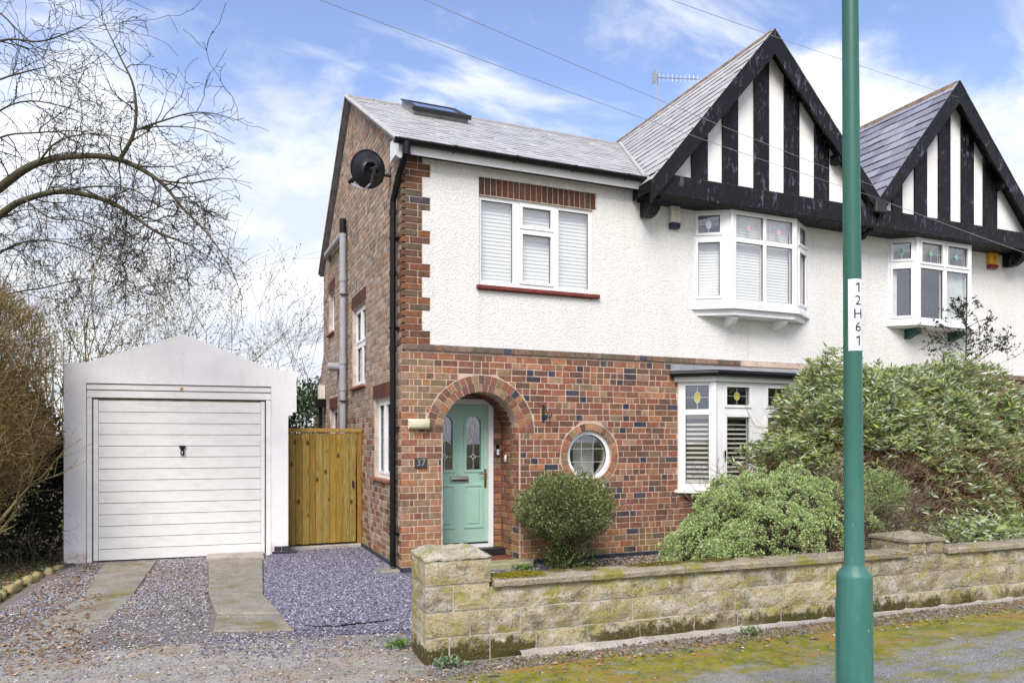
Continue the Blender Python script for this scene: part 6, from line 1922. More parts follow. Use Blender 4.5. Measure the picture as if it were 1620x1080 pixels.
# ------------------------------------------------------------------ vegetation
class Twigs:
    def __init__(self, seed):
        self.zcut = None; self.r = random.Random(seed); self.s = []; self.tips = []
    def seg(self, a, b, r0, r1): self.s.append((*a, *b, r0, r1))
    def path(self, pts, rs):
        for i in range(len(pts) - 1): self.seg(pts[i], pts[i + 1], rs[i], rs[i + 1])
    def grow(self, p, d, L, r, lev, droop=0.0, wander=0.28, n=5, kids=(3, 5), spread=0.9, shrink=0.55, minr=0.0016):
        R = self.r
        p = Vector(p); d = Vector(d).normalized()
        step = L / n
        for i in range(n):
            d = (d + Vector((R.gauss(0, wander), R.gauss(0, wander), R.gauss(0, wander) - droop))).normalized()
            q = p + d * step * R.uniform(0.8, 1.2)
            r1 = max(minr, r * (1 - 0.75 * (i + 1) / n))
            if self.zcut is not None and (q.x > -1.85 + R.gauss(0, 0.22) or (q.x > -5.0 and q.z < self.zcut + abs(R.gauss(0, 0.13)))): break
            self.seg(p, q, max(minr, r * (1 - 0.75 * i / n)), r1)
            if lev > 0 and i > 0:
                for _ in range(R.randint(*kids) if i == n - 1 else R.randint(max(0, kids[0] - 2), kids[1] - 2)):
                    a = Vector((R.gauss(0, 1), R.gauss(0, 1), R.gauss(0, 1)))
                    a = (a - d * a.dot(d)).normalized()
                    dd = (d * R.uniform(0.4, 1.0) + a * spread * R.uniform(0.5, 1.1)).normalized()
                    self.grow(q, dd, L * shrink * R.uniform(0.7, 1.25), r1 * 0.75, lev - 1, droop, wander, max(3, n - 1), kids, spread, shrink, minr)
            p = q
        self.tips.append((tuple(p), tuple(d)))
    def mesh(self, name, cols, sides=3):
        A = np.array(self.s)
        return twig_mesh(name, A[:, 0:3], A[:, 3:6], A[:, 6], A[:, 7], M['bark'], cols, sides)
    def tip_arrays(self):
        return np.array([t[0] for t in self.tips]), np.array([t[1] for t in self.tips])

def smooth_path(pts, k=5):
    """Catmull-Rom through the points, radius included"""
    P = [np.array(p, float) for p in pts]
    out = []
    for i in range(len(P) - 1):
        p0, p1, p2, p3 = P[max(i - 1, 0)], P[i], P[i + 1], P[min(i + 2, len(P) - 1)]
        for j in range(k):
            t = j / k
            out.append(0.5 * ((2 * p1) + (p2 - p0) * t + (2 * p0 - 5 * p1 + 4 * p2 - p3) * t ** 2 + (3 * p1 - p0 - 3 * p2 + p3) * t ** 3))
    out.append(P[-1]); return out

# the big bare tree leaning in from the left
tree = thing('bare_tree', 'large bare tree reaching arching budding boughs in from the left edge', 'tree', (-6.9, 1.6, 0))
tw = Twigs(3); tw.zcut = 3.05
def bough(pts, d0, d1, lev=2, dens=1.0, droop=0.03, L=0.85):
    W = []
    for i, (px, py, r) in enumerate(pts):
        t = i / (len(pts) - 1); p = at(px, py, d0 + (d1 - d0) * t)
        W.append((p.x, p.y, p.z, r))
    S = smooth_path(W, 5)
    bt = []
    for i in range(len(S) - 1):
        bt.append((Vector(S[i][:3]), max(0.002, S[i][3])))
    bt.append((Vector(S[-1][:3]), max(0.002, S[-1][3])))
    R = tw.r
    for i in range(len(bt) - 1):
        d = (bt[i + 1][0] - bt[i][0]).normalized()
        if R.random() < 0.52 * dens:
            a = Vector((R.gauss(0, 1), R.gauss(0, 1), R.gauss(0, 1))); a = (a - d * a.dot(d)).normalized()
            tw.grow(bt[i + 1][0], d * 0.7 + a * 0.9 + Vector((0.15, 0, 0.15)), L * R.uniform(0.45, 1.1), min(bt[i][1] * 0.6, 0.010), lev, droop, 0.24, 6, (2, 4), 0.8, 0.5, 0.0026)
    tw.grow(bt[-1][0], bt[-1][0] - bt[-2][0], L * 0.7, bt[-1][1], lev, droop, 0.2, 6, (2, 4), 0.8, 0.5, 0.0026)
    return bt
boughs = []
B = [([(-330, 640, .12), (-120, 400, .07), (0, 297, .05), (60, 258, .042), (130, 247, .034), (190, 253, .03), (250, 285, .022), (290, 330, .015), (330, 372, .010), (365, 425, .006), (385, 475, .003)], 9.0, 8.0, 2, 1.0),
     ([(190, 252, .024), (213, 205, .018), (212, 140, .013), (190, 90, .009), (172, 52, .006), (158, 26, .003)], 8.4, 8.2, 1, 0.6),
     ([(-330, 640, .11), (-100, 420, .06), (0, 340, .042), (40, 316, .036), (100, 303, .032), (170, 318, .026), (215, 345, .02), (250, 368, .014), (300, 388, .008), (350, 420, .004)], 9.0, 8.2, 2, 1.1),
     ([(213, 207, .012), (255, 192, .010), (310, 178, .007), (360, 185, .004), (395, 200, .002)], 8.3, 8.0, 1, 1.0),
     ([(213, 205, .010), (260, 200, .008), (320, 205, .005), (372, 228, .003)], 8.3, 8.4, 1, 0.9),
     ([(-330, 420, .07), (-90, 110, .022), (0, 65, .013), (60, 66, .010), (100, 55, .007), (138, 38, .003)], 9.0, 8.6, 1, 0.9),
     ([(-90, 110, .015), (-20, 20, .011), (30, 50, .008), (70, 95, .005), (104, 118, .003)], 8.8, 8.6, 1, 0.8),
     ([(-330, 420, .06), (-80, 160, .02), (0, 126, .011), (40, 114, .009), (72, 106, .004)], 9.0, 8.5, 1, 0.8),
     ([(-330, 520, .07), (-70, 230, .02), (0, 175, .011), (50, 160, .009), (110, 172, .005), (150, 190, .003)], 9.2, 8.6, 1, 0.8),
     ([(-330, 520, .06), (-60, 260, .018), (0, 218, .012), (60, 210, .009), (130, 208, .006), (185, 222, .003)], 9.2, 8.3, 1, 1.0),
     ([(60, 258, .014), (90, 225, .010), (140, 212, .007), (200, 220, .004), (250, 250, .002)], 8.6, 8.3, 1, 1.0),
     ([(100, 303, .014), (150, 295, .010), (210, 300, .008), (260, 330, .005), (330, 340, .003), (372, 350, .002)], 8.5, 8.1, 1, 1.0),
     ([(250, 285, .012), (300, 290, .009), (350, 282, .005), (398, 290, .002)], 8.3, 8.0, 1, 0.8),
     ([(-330, 640, .08), (-80, 470, .03), (0, 400, .014), (60, 380, .010), (130, 395, .007), (190, 430, .004)], 9.4, 8.6, 2, 0.9),
     ([(-330, 640, .08), (-80, 520, .03), (0, 470, .012), (70, 455, .009), (150, 440, .005), (215, 465, .003)], 9.6, 8.9, 2, 0.9),
     ([(40, 316, .012), (80, 345, .009), (130, 350, .007), (200, 385, .005), (245, 440, .003)], 8.7, 8.3, 1, 1.0)]
trunk = MB()
for pts, d0, d1, lev, dens in B:
    bt = bough(pts, d0, d1, lev, dens)
    trunk.tube([tuple(p) for p, r in bt], [r for p, r in bt], 8, (0.085, 0.075, 0.045), cap=False)
c0 = at(-330, 640, 9.0)
for h in (at(-330, 640, 9.0), at(-330, 420, 9.0), at(-330, 520, 9.2)):
    trunk.tube([(-6.9, 1.6, -0.1), (-6.85, 1.55, 0.8), tuple(h)], [0.24, 0.2, 0.1], 10, (0.085, 0.075, 0.045))
trunk.build('trunk', M['bark'], tree, True)
inst('crown', tw.mesh('crown', [(0.030, 0.024, 0.022), (0.045, 0.036, 0.03), (0.055, 0.048, 0.03)]), tree)
tp, td = tw.tip_arrays()
A = np.array(tw.s); kk = rng.integers(0, len(A), 9000)
bp = A[kk, 3:6]; bd = A[kk, 3:6] - A[kk, 0:3]
inst('buds', leaf_mesh('buds', bp, bd, 0.020, 0.011, M['leaf'], [(0.06, 0.045, 0.03), (0.09, 0.085, 0.03), (0.05, 0.035, 0.03), (0.12, 0.13, 0.03)], 0.2, 0.7), tree)['kind'] = 'stuff'

def stuff(o): o['kind'] = 'stuff'; return o
def ell_pts(n, c, r, lo=0.0, pw=0.33):
    d = norm(rng.normal(0, 1, (n, 3))); s = rng.uniform(lo, 1, n) ** pw
    return np.array(c) + d * s[:, None] * np.array(r), d

# twiggy hedge at the left edge
hd = thing('hedge', 'tall brownish twiggy hedge crowding the left edge beside the garage', 'hedge', (-5.3, 1.7, 0))
hc, hr = (-5.22, 1.75, 2.15), (1.17, 1.15, 1.62)
n = 34000
P, D = ell_pts(n, hc, hr, 0.15, 0.4)
wob = 1 + 0.10 * np.sin(P[:, 2] * 5 + P[:, 0] * 3) + 0.06 * np.sin(P[:, 1] * 9 + P[:, 2] * 11)
P = np.array(hc) + (P - np.array(hc)) * wob[:, None]
dirs = norm(D * 0.8 + np.array([[0.1, -0.1, 0.55]]) + rng.normal(0, 0.6, (n, 3)))
Lh = rng.uniform(0.06, 0.24, n)[:, None]
keep = (P[:, 2] > 0.5 + 0.5 * rng.random(n)) & (P[:, 1] > 0.2)
P, dirs, Lh = P[keep], dirs[keep], Lh[keep]
inst('twigs', twig_mesh('twigs', P, P + dirs * Lh, rng.uniform(0.002, 0.0045, len(P)), np.full(len(P), 0.0015), M['bark'],
     [(0.29, 0.21, 0.085), (0.35, 0.26, 0.105), (0.23, 0.155, 0.075), (0.40, 0.31, 0.14), (0.18, 0.125, 0.07)]), hd)['kind'] = 'stuff'
q = rng.integers(0, len(P), 15000)
inst('leaves', leaf_mesh('leaves', P[q] + dirs[q] * Lh[q], dirs[q], 0.024, 0.012, M['leaf'], [(0.30, 0.25, 0.05), (0.36, 0.30, 0.06), (0.24, 0.22, 0.05), (0.32, 0.20, 0.06), (0.20, 0.23, 0.05)], 0.2, 0.7), hd)['kind'] = 'stuff'
st = Twigs(8)
for i in range(24):
    b = Vector((-4.9 + random.uniform(-0.5, 0.18), 1.45 + random.uniform(-0.35, 0.45), 0))
    st.grow(b, (random.uniform(-0.25, 0.20), random.uniform(-0.2, 0.2), 1), random.uniform(1.0, 1.6), random.uniform(0.018, 0.042), 2, -0.03, 0.13, 6, (2, 4), 0.55, 0.5, 0.003)
inst('stems', st.mesh('stems', [(0.24, 0.19, 0.09), (0.20, 0.155, 0.075), (0.27, 0.23, 0.10)], 6), hd)
# dark evergreen scrub filling the gap by the garage
sc = thing('evergreen_scrub', 'dark low evergreen scrub between the hedge stems and the garage', 'shrub', (-4.45, 2.9, 0))
P, D = ell_pts(9000, (-4.6, 3.05, 1.05), (0.66, 0.75, 1.25), 0.2, 0.5)
P = P[P[:, 2] > 0.02]
inst('foliage', leaf_mesh('foliage', P, norm(P - np.array([-4.55, 3.0, 0.3])), 0.075, 0.04, M['leaf'], [(0.02, 0.035, 0.018), (0.035, 0.05, 0.025), (0.05, 0.04, 0.03), (0.02, 0.025, 0.02)], 0.25, 0.6), sc)['kind'] = 'stuff'
st = Twigs(9)
for i in range(30): st.grow((-4.5 + random.uniform(-.35, .35), 2.6 + random.uniform(-.3, .3), 0), (random.uniform(-.6, .6), random.uniform(-.8, .1), 0.7), 0.7, 0.006, 1, 0.08, 0.3, 5, (2, 3))
inst('stems', st.mesh('stems', [(0.13, 0.10, 0.07), (0.2, 0.17, 0.11)]), sc)
def weed(x, y, r, n, label, cols=((0.10, 0.20, 0.03), (0.15, 0.26, 0.05), (0.08, 0.14, 0.03)), ll=0.05, lw=0.022):
    P = np.stack([x + rng.normal(0, r, n), y + rng.normal(0, r * 0.7, n), rng.uniform(0.0, 0.035, n)], 1)
    D = np.concatenate([rng.normal(0, 1, (n, 2)), rng.uniform(0.2, 1.1, (n, 1))], 1)
    o = inst('weed', leaf_mesh('weed', P, D, ll, lw, M['leaf'], cols, 0.25, 0.2), None)
    return tag(o, label, 'weed')
weed(-0.62, -3.83, 0.045, 190, 'small leafy weed growing at the foot of the wall pier', ((0.20, 0.27, 0.15), (0.14, 0.2, 0.08), (0.25, 0.30, 0.2)))
weed(-0.84, -3.2, 0.05, 70, 'bright green weed beside the drive at the back of the wall pier')
weed(1.52, -0.33, 0.06, 110, 'small green weed growing in front of the doorstep')
weed(2.02, -4.0, 0.04, 60, 'tiny pale weed growing on the footing in the middle of the stone wall', ((0.25, 0.32, 0.16), (0.16, 0.22, 0.08)))
gp = scatter([(-5.4, 0.2), (-4.35, 0.2), (-4.05, 1.8), (-4.1, 2.6), (-5.4, 2.6)], 520, 0.012)
gp = gp[(np.sin(gp[:, 0] * 9) * np.sin(gp[:, 1] * 7 + 1) + rng.normal(0, 0.3, len(gp))) > 0.15]
stuff(inst('ground_cover', leaf_mesh('ground_cover', gp, np.tile(np.array([[0, 0, 0.7]]), (len(gp), 1)), 0.045, 0.026, M['leaf'], [(0.10, 0.19, 0.03), (0.14, 0.25, 0.05), (0.06, 0.10, 0.03), (0.17, 0.10, 0.05)], 0.2, 0.8), None))

# thicket behind the garage
for k, (px, py0, d, n, hgt, label) in enumerate([(85, 690, 13.5, 20, 3.7, 'loose multi-stemmed shrub behind the hedge, left of the garage gable'), (210, 680, 14.0, 24, 3.7, 'leafy multi-stemmed shrub rising behind the left half of the garage roof')]):
    b = at(px, py0, d); b.z = 0
    t = thing('tall_shrub', label, 'shrub', b, 'thicket behind the garage')
    s = Twigs(40 + k)
    for i in range(n):
        s.grow(b + Vector((random.uniform(-1.0, 1.0), random.uniform(-0.4, 0.4), 0)), (random.gauss(0, 0.16), random.gauss(0, 0.1), 1), hgt * random.uniform(0.75, 1.18), random.uniform(0.014, 0.03), 2, -0.01, 0.09, 7, (2, 4), 0.6, 0.42, 0.0022)
    inst('stems', s.mesh('stems', [(0.20, 0.15, 0.07), (0.16, 0.115, 0.06), (0.24, 0.19, 0.09)]), t)
    tp, td = s.tip_arrays(); A = np.array(s.s); kk = rng.integers(0, len(A), 4500)
    bp = np.concatenate([tp, A[kk, 3:6]]); bd = np.concatenate([td, A[kk, 3:6] - A[kk, 0:3]])
    inst('leaves', leaf_mesh('leaves', bp, bd, 0.042, 0.024, M['leaf'], [(0.12, 0.13, 0.025), (0.16, 0.17, 0.03), (0.085, 0.085, 0.03), (0.20, 0.17, 0.04)], 0.2, 0.8), t)['kind'] = 'stuff'
b = at(235, 690, 13.0); b.z = 0
t = thing('evergreen_bush', 'low olive green bush showing just above the left slope of the garage gable', 'shrub', b, 'thicket behind the garage')
P, D = ell_pts(6500, (b.x, b.y, 2.0), (1.3, 0.7, 1.15), 0.3, 0.5); P = P[P[:, 2] > 0.1]
inst('foliage', leaf_mesh('foliage', P, P - np.array([b.x, b.y, 1.2]), 0.07, 0.04, M['leaf'], [(0.10, 0.115, 0.02), (0.14, 0.15, 0.03), (0.07, 0.075, 0.02), (0.16, 0.12, 0.04)], 0.25, 0.6), t)['kind'] = 'stuff'

# small bare trees far behind the garage
for k, (px, d, h, label) in enumerate([(405, 20, 3.9, 'leftmost small bare tree far behind the garage roof'), (350, 22, 4.2, 'bare twiggy tree far behind the peak of the garage'), (440, 23, 3.4, 'low bare tree showing above the right shoulder of the garage'), (492, 19, 3.9, 'slender bare sapling in the gap between garage and house')]):
    b = at(px, 700, d); b.z = 0
    t = thing('small_bare_tree', label, 'tree', b, 'bare trees beyond the back gardens')
    s = Twigs(60 + k)
    for i in range(3 if k < 3 else 1):
        s.grow(b + Vector((random.uniform(-.2, .2), 0, 0)), (random.gauss(0, .12), 0, 1), h * random.uniform(0.8, 1.1), 0.04, 3 if k < 3 else 2, -0.03, 0.12, 6, (2, 3), 0.6, 0.5, 0.004)
    inst('crown', s.mesh('crown', [(0.13, 0.11, 0.09), (0.17, 0.145, 0.115)]), t)
# evergreens behind the gate
for k, (px, d, r, h, label) in enumerate([(488, 16, 0.85, 2.9, 'dense dark evergreen shrub behind the gate, filling the gap beside the house')]):
    b = at(px, 700, d); b.z = 0
    t = thing('evergreen_tree', label, 'tree', b)
    P, D = ell_pts(7500, (b.x, b.y, h * 0.55), (r, r, h * 0.5), 0.3, 0.45)
    P += 0.16 * np.sin(P[:, [1, 2, 0]] * 6)
    P = P[P[:, 2] > 0.1]
    inst('crown', leaf_mesh('crown', P, norm(P - np.array([b.x, b.y, h * 0.3])), 0.085, 0.05, M['leaf'], [(0.035, 0.075, 0.025), (0.055, 0.105, 0.035), (0.025, 0.045, 0.02), (0.10, 0.15, 0.06), (0.16, 0.2, 0.13)], 0.25, 0.6), t)
    m = MB(); m.tube([(b.x, b.y, -0.1), (b.x, b.y, h * 0.6)], [0.09, 0.05], 8, (0.1, 0.08, 0.06)); m.build('trunk', M['bark'], t)

# clipped round shrub in front of the porthole
gs = thing('round_shrub', 'clipped globe-shaped green shrub in front of the porthole window', 'shrub', (1.97, -0.62, 0))
cx_, cy_ = 1.97, -0.62
def globe(n, lo, hi):
    d = norm(rng.normal(0, 1, (n, 3)))
    d[:, 2] = np.where(d[:, 2] < 0, d[:, 2] * 0.85, d[:, 2])
    s = rng.uniform(lo, hi, n)
    lump = 1 + 0.08 * np.sin(d[:, 0] * 7 + d[:, 2] * 5) + 0.06 * np.sin(d[:, 1] * 11 + d[:, 2] * 9) + 0.06 * np.sin(d[:, 0] * 19 + d[:, 2] * 17 + d[:, 1] * 9)
    P = np.array([cx_, cy_, 0.72]) + d * (s * lump)[:, None] * np.array([0.60, 0.58, 0.50])
    z = P[:, 2]
    k = np.clip((z - 0.02) / 0.62, 0.22, 1) ** 0.75                     # narrows to the foot
    P[:, 0] = cx_ + (P[:, 0] - cx_) * k; P[:, 1] = cy_ + (P[:, 1] - cy_) * k
    return P, d
P, D = globe(17000, 0.78, 1.05); keep = (P[:, 2] > 0.40 + 0.12 * np.sin(P[:, 0] * 14)) & ((np.sin(P[:, 0] * 17 + 2) * np.sin(P[:, 2] * 19) * np.sin(P[:, 1] * 15) > -0.32) | (rng.random(len(P)) < 0.35))
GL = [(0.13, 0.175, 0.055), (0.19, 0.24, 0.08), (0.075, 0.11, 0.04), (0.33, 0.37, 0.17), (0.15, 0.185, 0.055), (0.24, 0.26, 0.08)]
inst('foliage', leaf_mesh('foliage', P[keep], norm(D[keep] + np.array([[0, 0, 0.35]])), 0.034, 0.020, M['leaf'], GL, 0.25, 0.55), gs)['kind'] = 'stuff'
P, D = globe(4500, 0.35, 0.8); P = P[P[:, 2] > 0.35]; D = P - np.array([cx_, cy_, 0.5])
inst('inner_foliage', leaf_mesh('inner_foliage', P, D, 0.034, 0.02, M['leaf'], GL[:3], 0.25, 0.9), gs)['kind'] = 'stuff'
n = 1100
P = np.stack([cx_ + rng.normal(0, 0.17, n), cy_ + rng.normal(0, 0.15, n), rng.uniform(0.02, 0.30, n)], 1)
inst('low_foliage', leaf_mesh('low_foliage', P, np.tile(np.array([[0, 0, 1.0]]), (n, 1)), 0.04, 0.02, M['leaf'], [(0.11, 0.17, 0.04), (0.08, 0.12, 0.03), (0.15, 0.2, 0.05)], 0.25, 0.8), gs)['kind'] = 'stuff'
st = Twigs(12)
for i in range(20): st.grow((cx_ + random.uniform(-.08, .08), cy_ + random.uniform(-.08, .08), 0), (random.gauss(0, .45), random.gauss(0, .45), 0.8), 0.75, 0.013, 2, -0.02, 0.15, 5, (2, 4), 0.6, 0.5)
inst('stems', st.mesh('stems', [(0.10, 0.075, 0.05), (0.14, 0.10, 0.065)], 5), gs)

# hebe mound behind the wall
hb_ = thing('hebe_bush', 'wide pale green mounded hebe with a bare brown twiggy right side', 'shrub', (3.35, -2.75, 0))
hx, hy = 3.49, -2.72
def mound(n, lo, hi, rx=1.26, ry=0.82, h=1.17):
    d = norm(rng.normal(0, 1, (n, 3))); d[:, 2] = np.abs(d[:, 2])
    d = np.sign(d) * np.abs(d) ** 0.86
    s = rng.uniform(lo, hi, n)
    lump = 1 + 0.045 * np.sin(d[:, 0] * 8 + d[:, 2] * 5 + 1) + 0.05 * np.sin(d[:, 1] * 11 + d[:, 0] * 6) + 0.03 * np.sin(d[:, 0] * 21 + d[:, 2] * 17)
    s = s * (1 + 0.05 * np.sin(d[:, 0] * 5 + 2) * d[:, 2])
    P = np.array([hx, hy, 0.05]) + d * (s * lump)[:, None] * np.array([rx, ry, h])
    return P, d
P, D = mound(4300, 0.95, 1.02)
def bare_(P): return ((P[:, 0] > hx + 0.30) & (P[:, 2] < 0.86 + 0.16 * np.sin(P[:, 0] * 7))) | ((P[:, 0] > hx - 0.12) & (P[:, 2] < 0.66 + 0.14 * np.sin(P[:, 0] * 11 + 1)) & (P[:, 1] < hy + 0.2))
keep = (~bare_(P)) | (rng.random(len(P)) < 0.05)
P, D = P[keep], D[keep]
K = 32
hd_ = norm(np.repeat(norm(D + np.array([[0, 0, 0.4]])), K, 0) * 0.75 + norm(rng.normal(0, 1, (len(P) * K, 3))))
tp = np.repeat(P, K, 0) + hd_ * rng.uniform(0.016, 0.034, (len(P) * K, 1)); tdn = hd_
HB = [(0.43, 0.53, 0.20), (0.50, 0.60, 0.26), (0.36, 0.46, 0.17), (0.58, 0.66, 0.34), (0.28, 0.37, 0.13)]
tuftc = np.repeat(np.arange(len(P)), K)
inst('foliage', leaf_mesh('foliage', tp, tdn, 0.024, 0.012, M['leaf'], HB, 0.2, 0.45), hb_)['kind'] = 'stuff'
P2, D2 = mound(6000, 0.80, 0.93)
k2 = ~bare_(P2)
inst('inner_foliage', leaf_mesh('inner_foliage', np.repeat(P2[k2], 4, 0) + rng.normal(0, 0.02, (k2.sum() * 4, 3)), np.repeat(D2[k2], 4, 0), 0.032, 0.013, M['leaf'], [(0.13, 0.17, 0.065), (0.10, 0.13, 0.05), (0.12, 0.09, 0.06)], 0.2, 0.8), hb_)['kind'] = 'stuff'  # inner leaves tinted darker: shade between the tufts put into the colour
n = 16000
P, D = mound(n, 0.45, 0.99, 1.34, 0.86, 1.24)
sel = (P[:, 0] > hx - 0.2) | (rng.random(n) < 0.25)
P, D = P[sel], D[sel]
dr = norm(D + rng.normal(0, 0.55, D.shape) + np.array([[0, 0, 0.25]]))
ln = rng.uniform(0.06, 0.20, len(P))[:, None]
inst('twigs', twig_mesh('twigs', P - dr * ln, P, np.full(len(P), 0.0035), np.full(len(P), 0.0018), M['bark'], [(0.20, 0.14, 0.11), (0.26, 0.20, 0.16), (0.15, 0.105, 0.085), (0.33, 0.27, 0.21)]), hb_)['kind'] = 'stuff'
st = Twigs(14)
for i in range(26):
    a = random.uniform(0, 2 * PI); st.grow((hx + 0.35 + random.uniform(-.5, .6), hy + random.uniform(-.3, .3), 0), (math.cos(a) * 0.75, math.sin(a) * 0.6, 0.75), 1.0, 0.014, 2, -0.02, 0.14, 5, (2, 4), 0.6, 0.5, 0.002)
inst('stems', st.mesh('stems', [(0.28, 0.21, 0.13), (0.20, 0.145, 0.09), (0.14, 0.10, 0.07)], 4), hb_)
n = 420
P = np.stack([hx + 1.02 + rng.normal(0, 0.10, n), hy - 0.55 + rng.normal(0, 0.08, n), 0.40 + rng.uniform(0, 0.22, n)], 1)
inst('stray_shoots', leaf_mesh('stray_shoots', np.repeat(P, 5, 0), np.tile(np.array([[0, -0.3, 1.0]]), (n * 5, 1)), 0.03, 0.011, M['leaf'], HB, 0.2, 0.8), hb_)['kind'] = 'stuff'
# twiggy dead patch between hebe and big shrub
ds = thing('bare_twiggy_bush', 'bare grey-brown twiggy bush between the hebe and the tall shrub', 'shrub', (4.45, -2.9, 0))
st = Twigs(16)
for i in range(60):
    a = random.uniform(0, 2 * PI); st.grow((4.35 + random.uniform(-.25, .25), -2.9 + random.uniform(-.2, .2), 0), (math.cos(a) * 0.6, math.sin(a) * 0.5, 0.9), random.uniform(0.6, 0.95), 0.008, 2, -0.01, 0.17, 5, (2, 4), 0.7, 0.5, 0.002)
inst('stems', st.mesh('stems', [(0.16, 0.12, 0.10), (0.21, 0.17, 0.14), (0.12, 0.09, 0.075)], 3), ds)
gc_ = at(1385, 775, 7.9)
P, D = ell_pts(380, tuple(gc_), (0.36, 0.3, 0.21), 0.4, 0.4)
inst('foliage', leaf_mesh('foliage', np.repeat(P, 12, 0) + rng.normal(0, .016, (380 * 12, 3)), np.tile(np.array([[0, -0.2, 1.0]]), (380 * 12, 1)), 0.028, 0.013, M['leaf'], [(0.27, 0.35, 0.13), (0.34, 0.42, 0.18), (0.2, 0.27, 0.10)], 0.2, 0.8), ds)['kind'] = 'stuff'

# big arching shrub in front of the two houses
bs = thing('large_shrub', 'huge spreading grey-green leafed shrub covering the ground floor behind the lamp post', 'shrub', (6.0, -1.7, 0))
bx, by = 6.45, -1.75
def bush(n, lo, hi, pw=1.0, r=(2.48, 1.1, 2.60)):
    d = norm(rng.normal(0, 1, (n, 3))); d[:, 2] = np.abs(d[:, 2]) * 1.0 - 0.12
    d = np.sign(d) * np.abs(d) ** 0.84
    s = lo + (hi - lo) * rng.random(n) ** pw
    lump = 1 + 0.06 * np.sin(d[:, 0] * 7 + d[:, 2] * 6) + 0.05 * np.sin(d[:, 1] * 9 + d[:, 0] * 11) + 0.04 * np.sin(d[:, 2] * 17 + d[:, 0] * 15)
    P = np.array([bx, by, 0.25]) + d * (s * lump)[:, None] * np.array(r)
    return P, d
st = Twigs(18)
for i in range(95):
    a = random.uniform(0, 2 * PI); rr = random.uniform(0.1, 0.75)
    st.grow((bx + random.uniform(-1.0, 1.0), by + random.uniform(-.4, .4), 0), (math.cos(a) * 1.25 * rr, math.sin(a) * rr * 0.8, 1), random.uniform(1.2, 1.95), random.uniform(0.010, 0.024), 2, 0.03, 0.12, 7, (2, 4), 0.75, 0.42, 0.0024)
inst('stems', st.mesh('stems', [(0.26, 0.165, 0.09), (0.33, 0.22, 0.12), (0.20, 0.125, 0.075), (0.40, 0.29, 0.16)], 3), bs)
P, D = bush(15000, 0.55, 1.0, 0.7)
keep = P[:, 2] > 0.25; P, D = P[keep], D[keep]
dr = norm(D * 0.6 + rng.normal(0, 0.7, D.shape)); ln = rng.uniform(0.10, 0.34, len(P))[:, None]
inst('twigs', twig_mesh('twigs', P - dr * ln, P, np.full(len(P), 0.004), np.full(len(P), 0.002), M['bark'], [(0.27, 0.17, 0.09), (0.34, 0.225, 0.125), (0.20, 0.12, 0.07), (0.16, 0.105, 0.07)]), bs)['kind'] = 'stuff'
P, D = bush(11500, 0.80, 1.04, 0.6)
keep = (P[:, 2] > 0.3) & ((P[:, 2] > 1.55) | (rng.random(len(P)) < 0.42 + 0.34 * np.sin(P[:, 0] * 4 + P[:, 2] * 5 + 1)))
P, D = P[keep], D[keep]
K = 8
c_ = np.repeat(P, K, 0)
az_ = rng.uniform(0, 2 * PI, len(c_))
dd = np.stack([np.cos(az_), np.sin(az_), rng.uniform(-0.55, 0.55, len(c_))], 1) + np.repeat(D, K, 0) * 0.55
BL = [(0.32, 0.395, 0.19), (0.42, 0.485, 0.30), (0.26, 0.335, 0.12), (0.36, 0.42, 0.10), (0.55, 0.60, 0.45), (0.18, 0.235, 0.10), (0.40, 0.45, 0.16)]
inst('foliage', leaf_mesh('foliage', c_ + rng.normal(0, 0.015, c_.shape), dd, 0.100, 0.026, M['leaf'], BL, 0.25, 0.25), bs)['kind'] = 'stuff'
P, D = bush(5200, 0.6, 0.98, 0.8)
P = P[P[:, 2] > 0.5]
inst('inner_foliage', leaf_mesh('inner_foliage', P, rng.normal(0, 1, P.shape), 0.07, 0.024, M['leaf'], [(0.13, 0.16, 0.065), (0.18, 0.21, 0.10), (0.20, 0.16, 0.075)], 0.25, 0.3), bs)['kind'] = 'stuff'
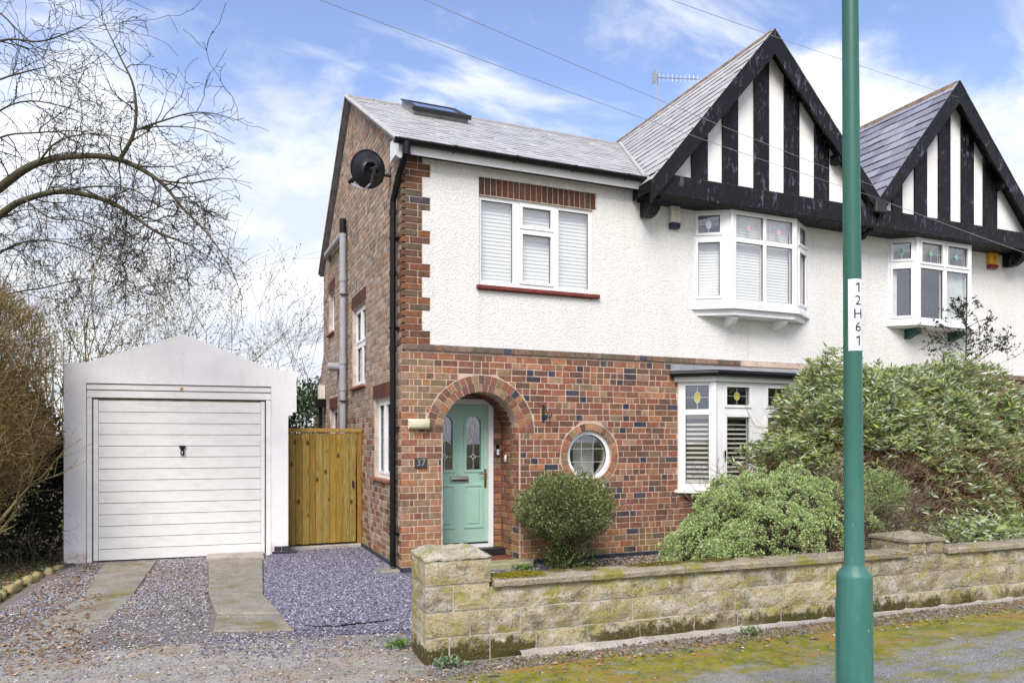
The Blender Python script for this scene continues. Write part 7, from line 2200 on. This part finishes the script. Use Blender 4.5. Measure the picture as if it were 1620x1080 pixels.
# leafy perennial on the neighbour's wall top
pp = thing('leafy_plant', 'low grey-green leafy plant flopping over the right-hand wall coping', 'plant', (5.6, -3.55, 0))
n = 1500
P = np.stack([5.75 + rng.normal(0, 0.28, n), -3.45 + rng.normal(0, 0.16, n), 0.56 + np.abs(rng.normal(0, 0.10, n))], 1)
az_ = rng.uniform(0, 2 * PI, n)
inst('foliage', leaf_mesh('foliage', P, np.stack([np.cos(az_), np.sin(az_), rng.uniform(0.0, 0.8, n)], 1), 0.095, 0.030, M['leaf'], BL[:5] + [(0.13, 0.2, 0.06)], 0.25, 0.2), pp)['kind'] = 'stuff'
st = Twigs(22)
for i in range(30): st.grow((5.75 + random.gauss(0, .2), -3.4 + random.gauss(0, .1), 0), (random.gauss(0, .3), random.gauss(0, .2), 1), 0.6, 0.006, 1, 0, 0.15, 4, (2, 3))
inst('stems', st.mesh('stems', [(0.2, 0.2, 0.08)]), pp)
# holly sapling poking out of the top
hs = thing('holly_sapling', 'thin dark-leaved holly sapling rising above the shrub by the neighbouring bay', 'tree', (7.9, -1.5, 0))
st = Twigs(25)
b = at(1528, 560, 10.9)
top = at(1530, 482, 10.9)
st.path([Vector((b.x, b.y, 0)), b, (b + top) / 2, top], [0.018, 0.012, 0.008, 0.003])
for i in range(30):
    t = random.uniform(-0.5, 1.0); p = b.lerp(top, max(t, -0.4)); 
    a = random.uniform(0, 2 * PI); st.grow(p, (math.cos(a), math.sin(a), 0.65), 0.38 * (1.15 - t * 0.75), 0.005, 1, -0.02, 0.15, 4, (2, 3), 0.7, 0.55, 0.0022)
inst('stem', st.mesh('stem', [(0.05, 0.04, 0.035)], 4), hs)
A = np.array(st.s[3:]); kk = rng.integers(0, len(A), 1100)
inst('leaves', leaf_mesh('leaves', A[kk, 3:6], A[kk, 3:6] - A[kk, 0:3], 0.045, 0.028, M['leaf'], [(0.03, 0.05, 0.025), (0.045, 0.06, 0.03), (0.02, 0.035, 0.02), (0.08, 0.085, 0.06)], 0.3, 0.8), hs)['kind'] = 'stuff'
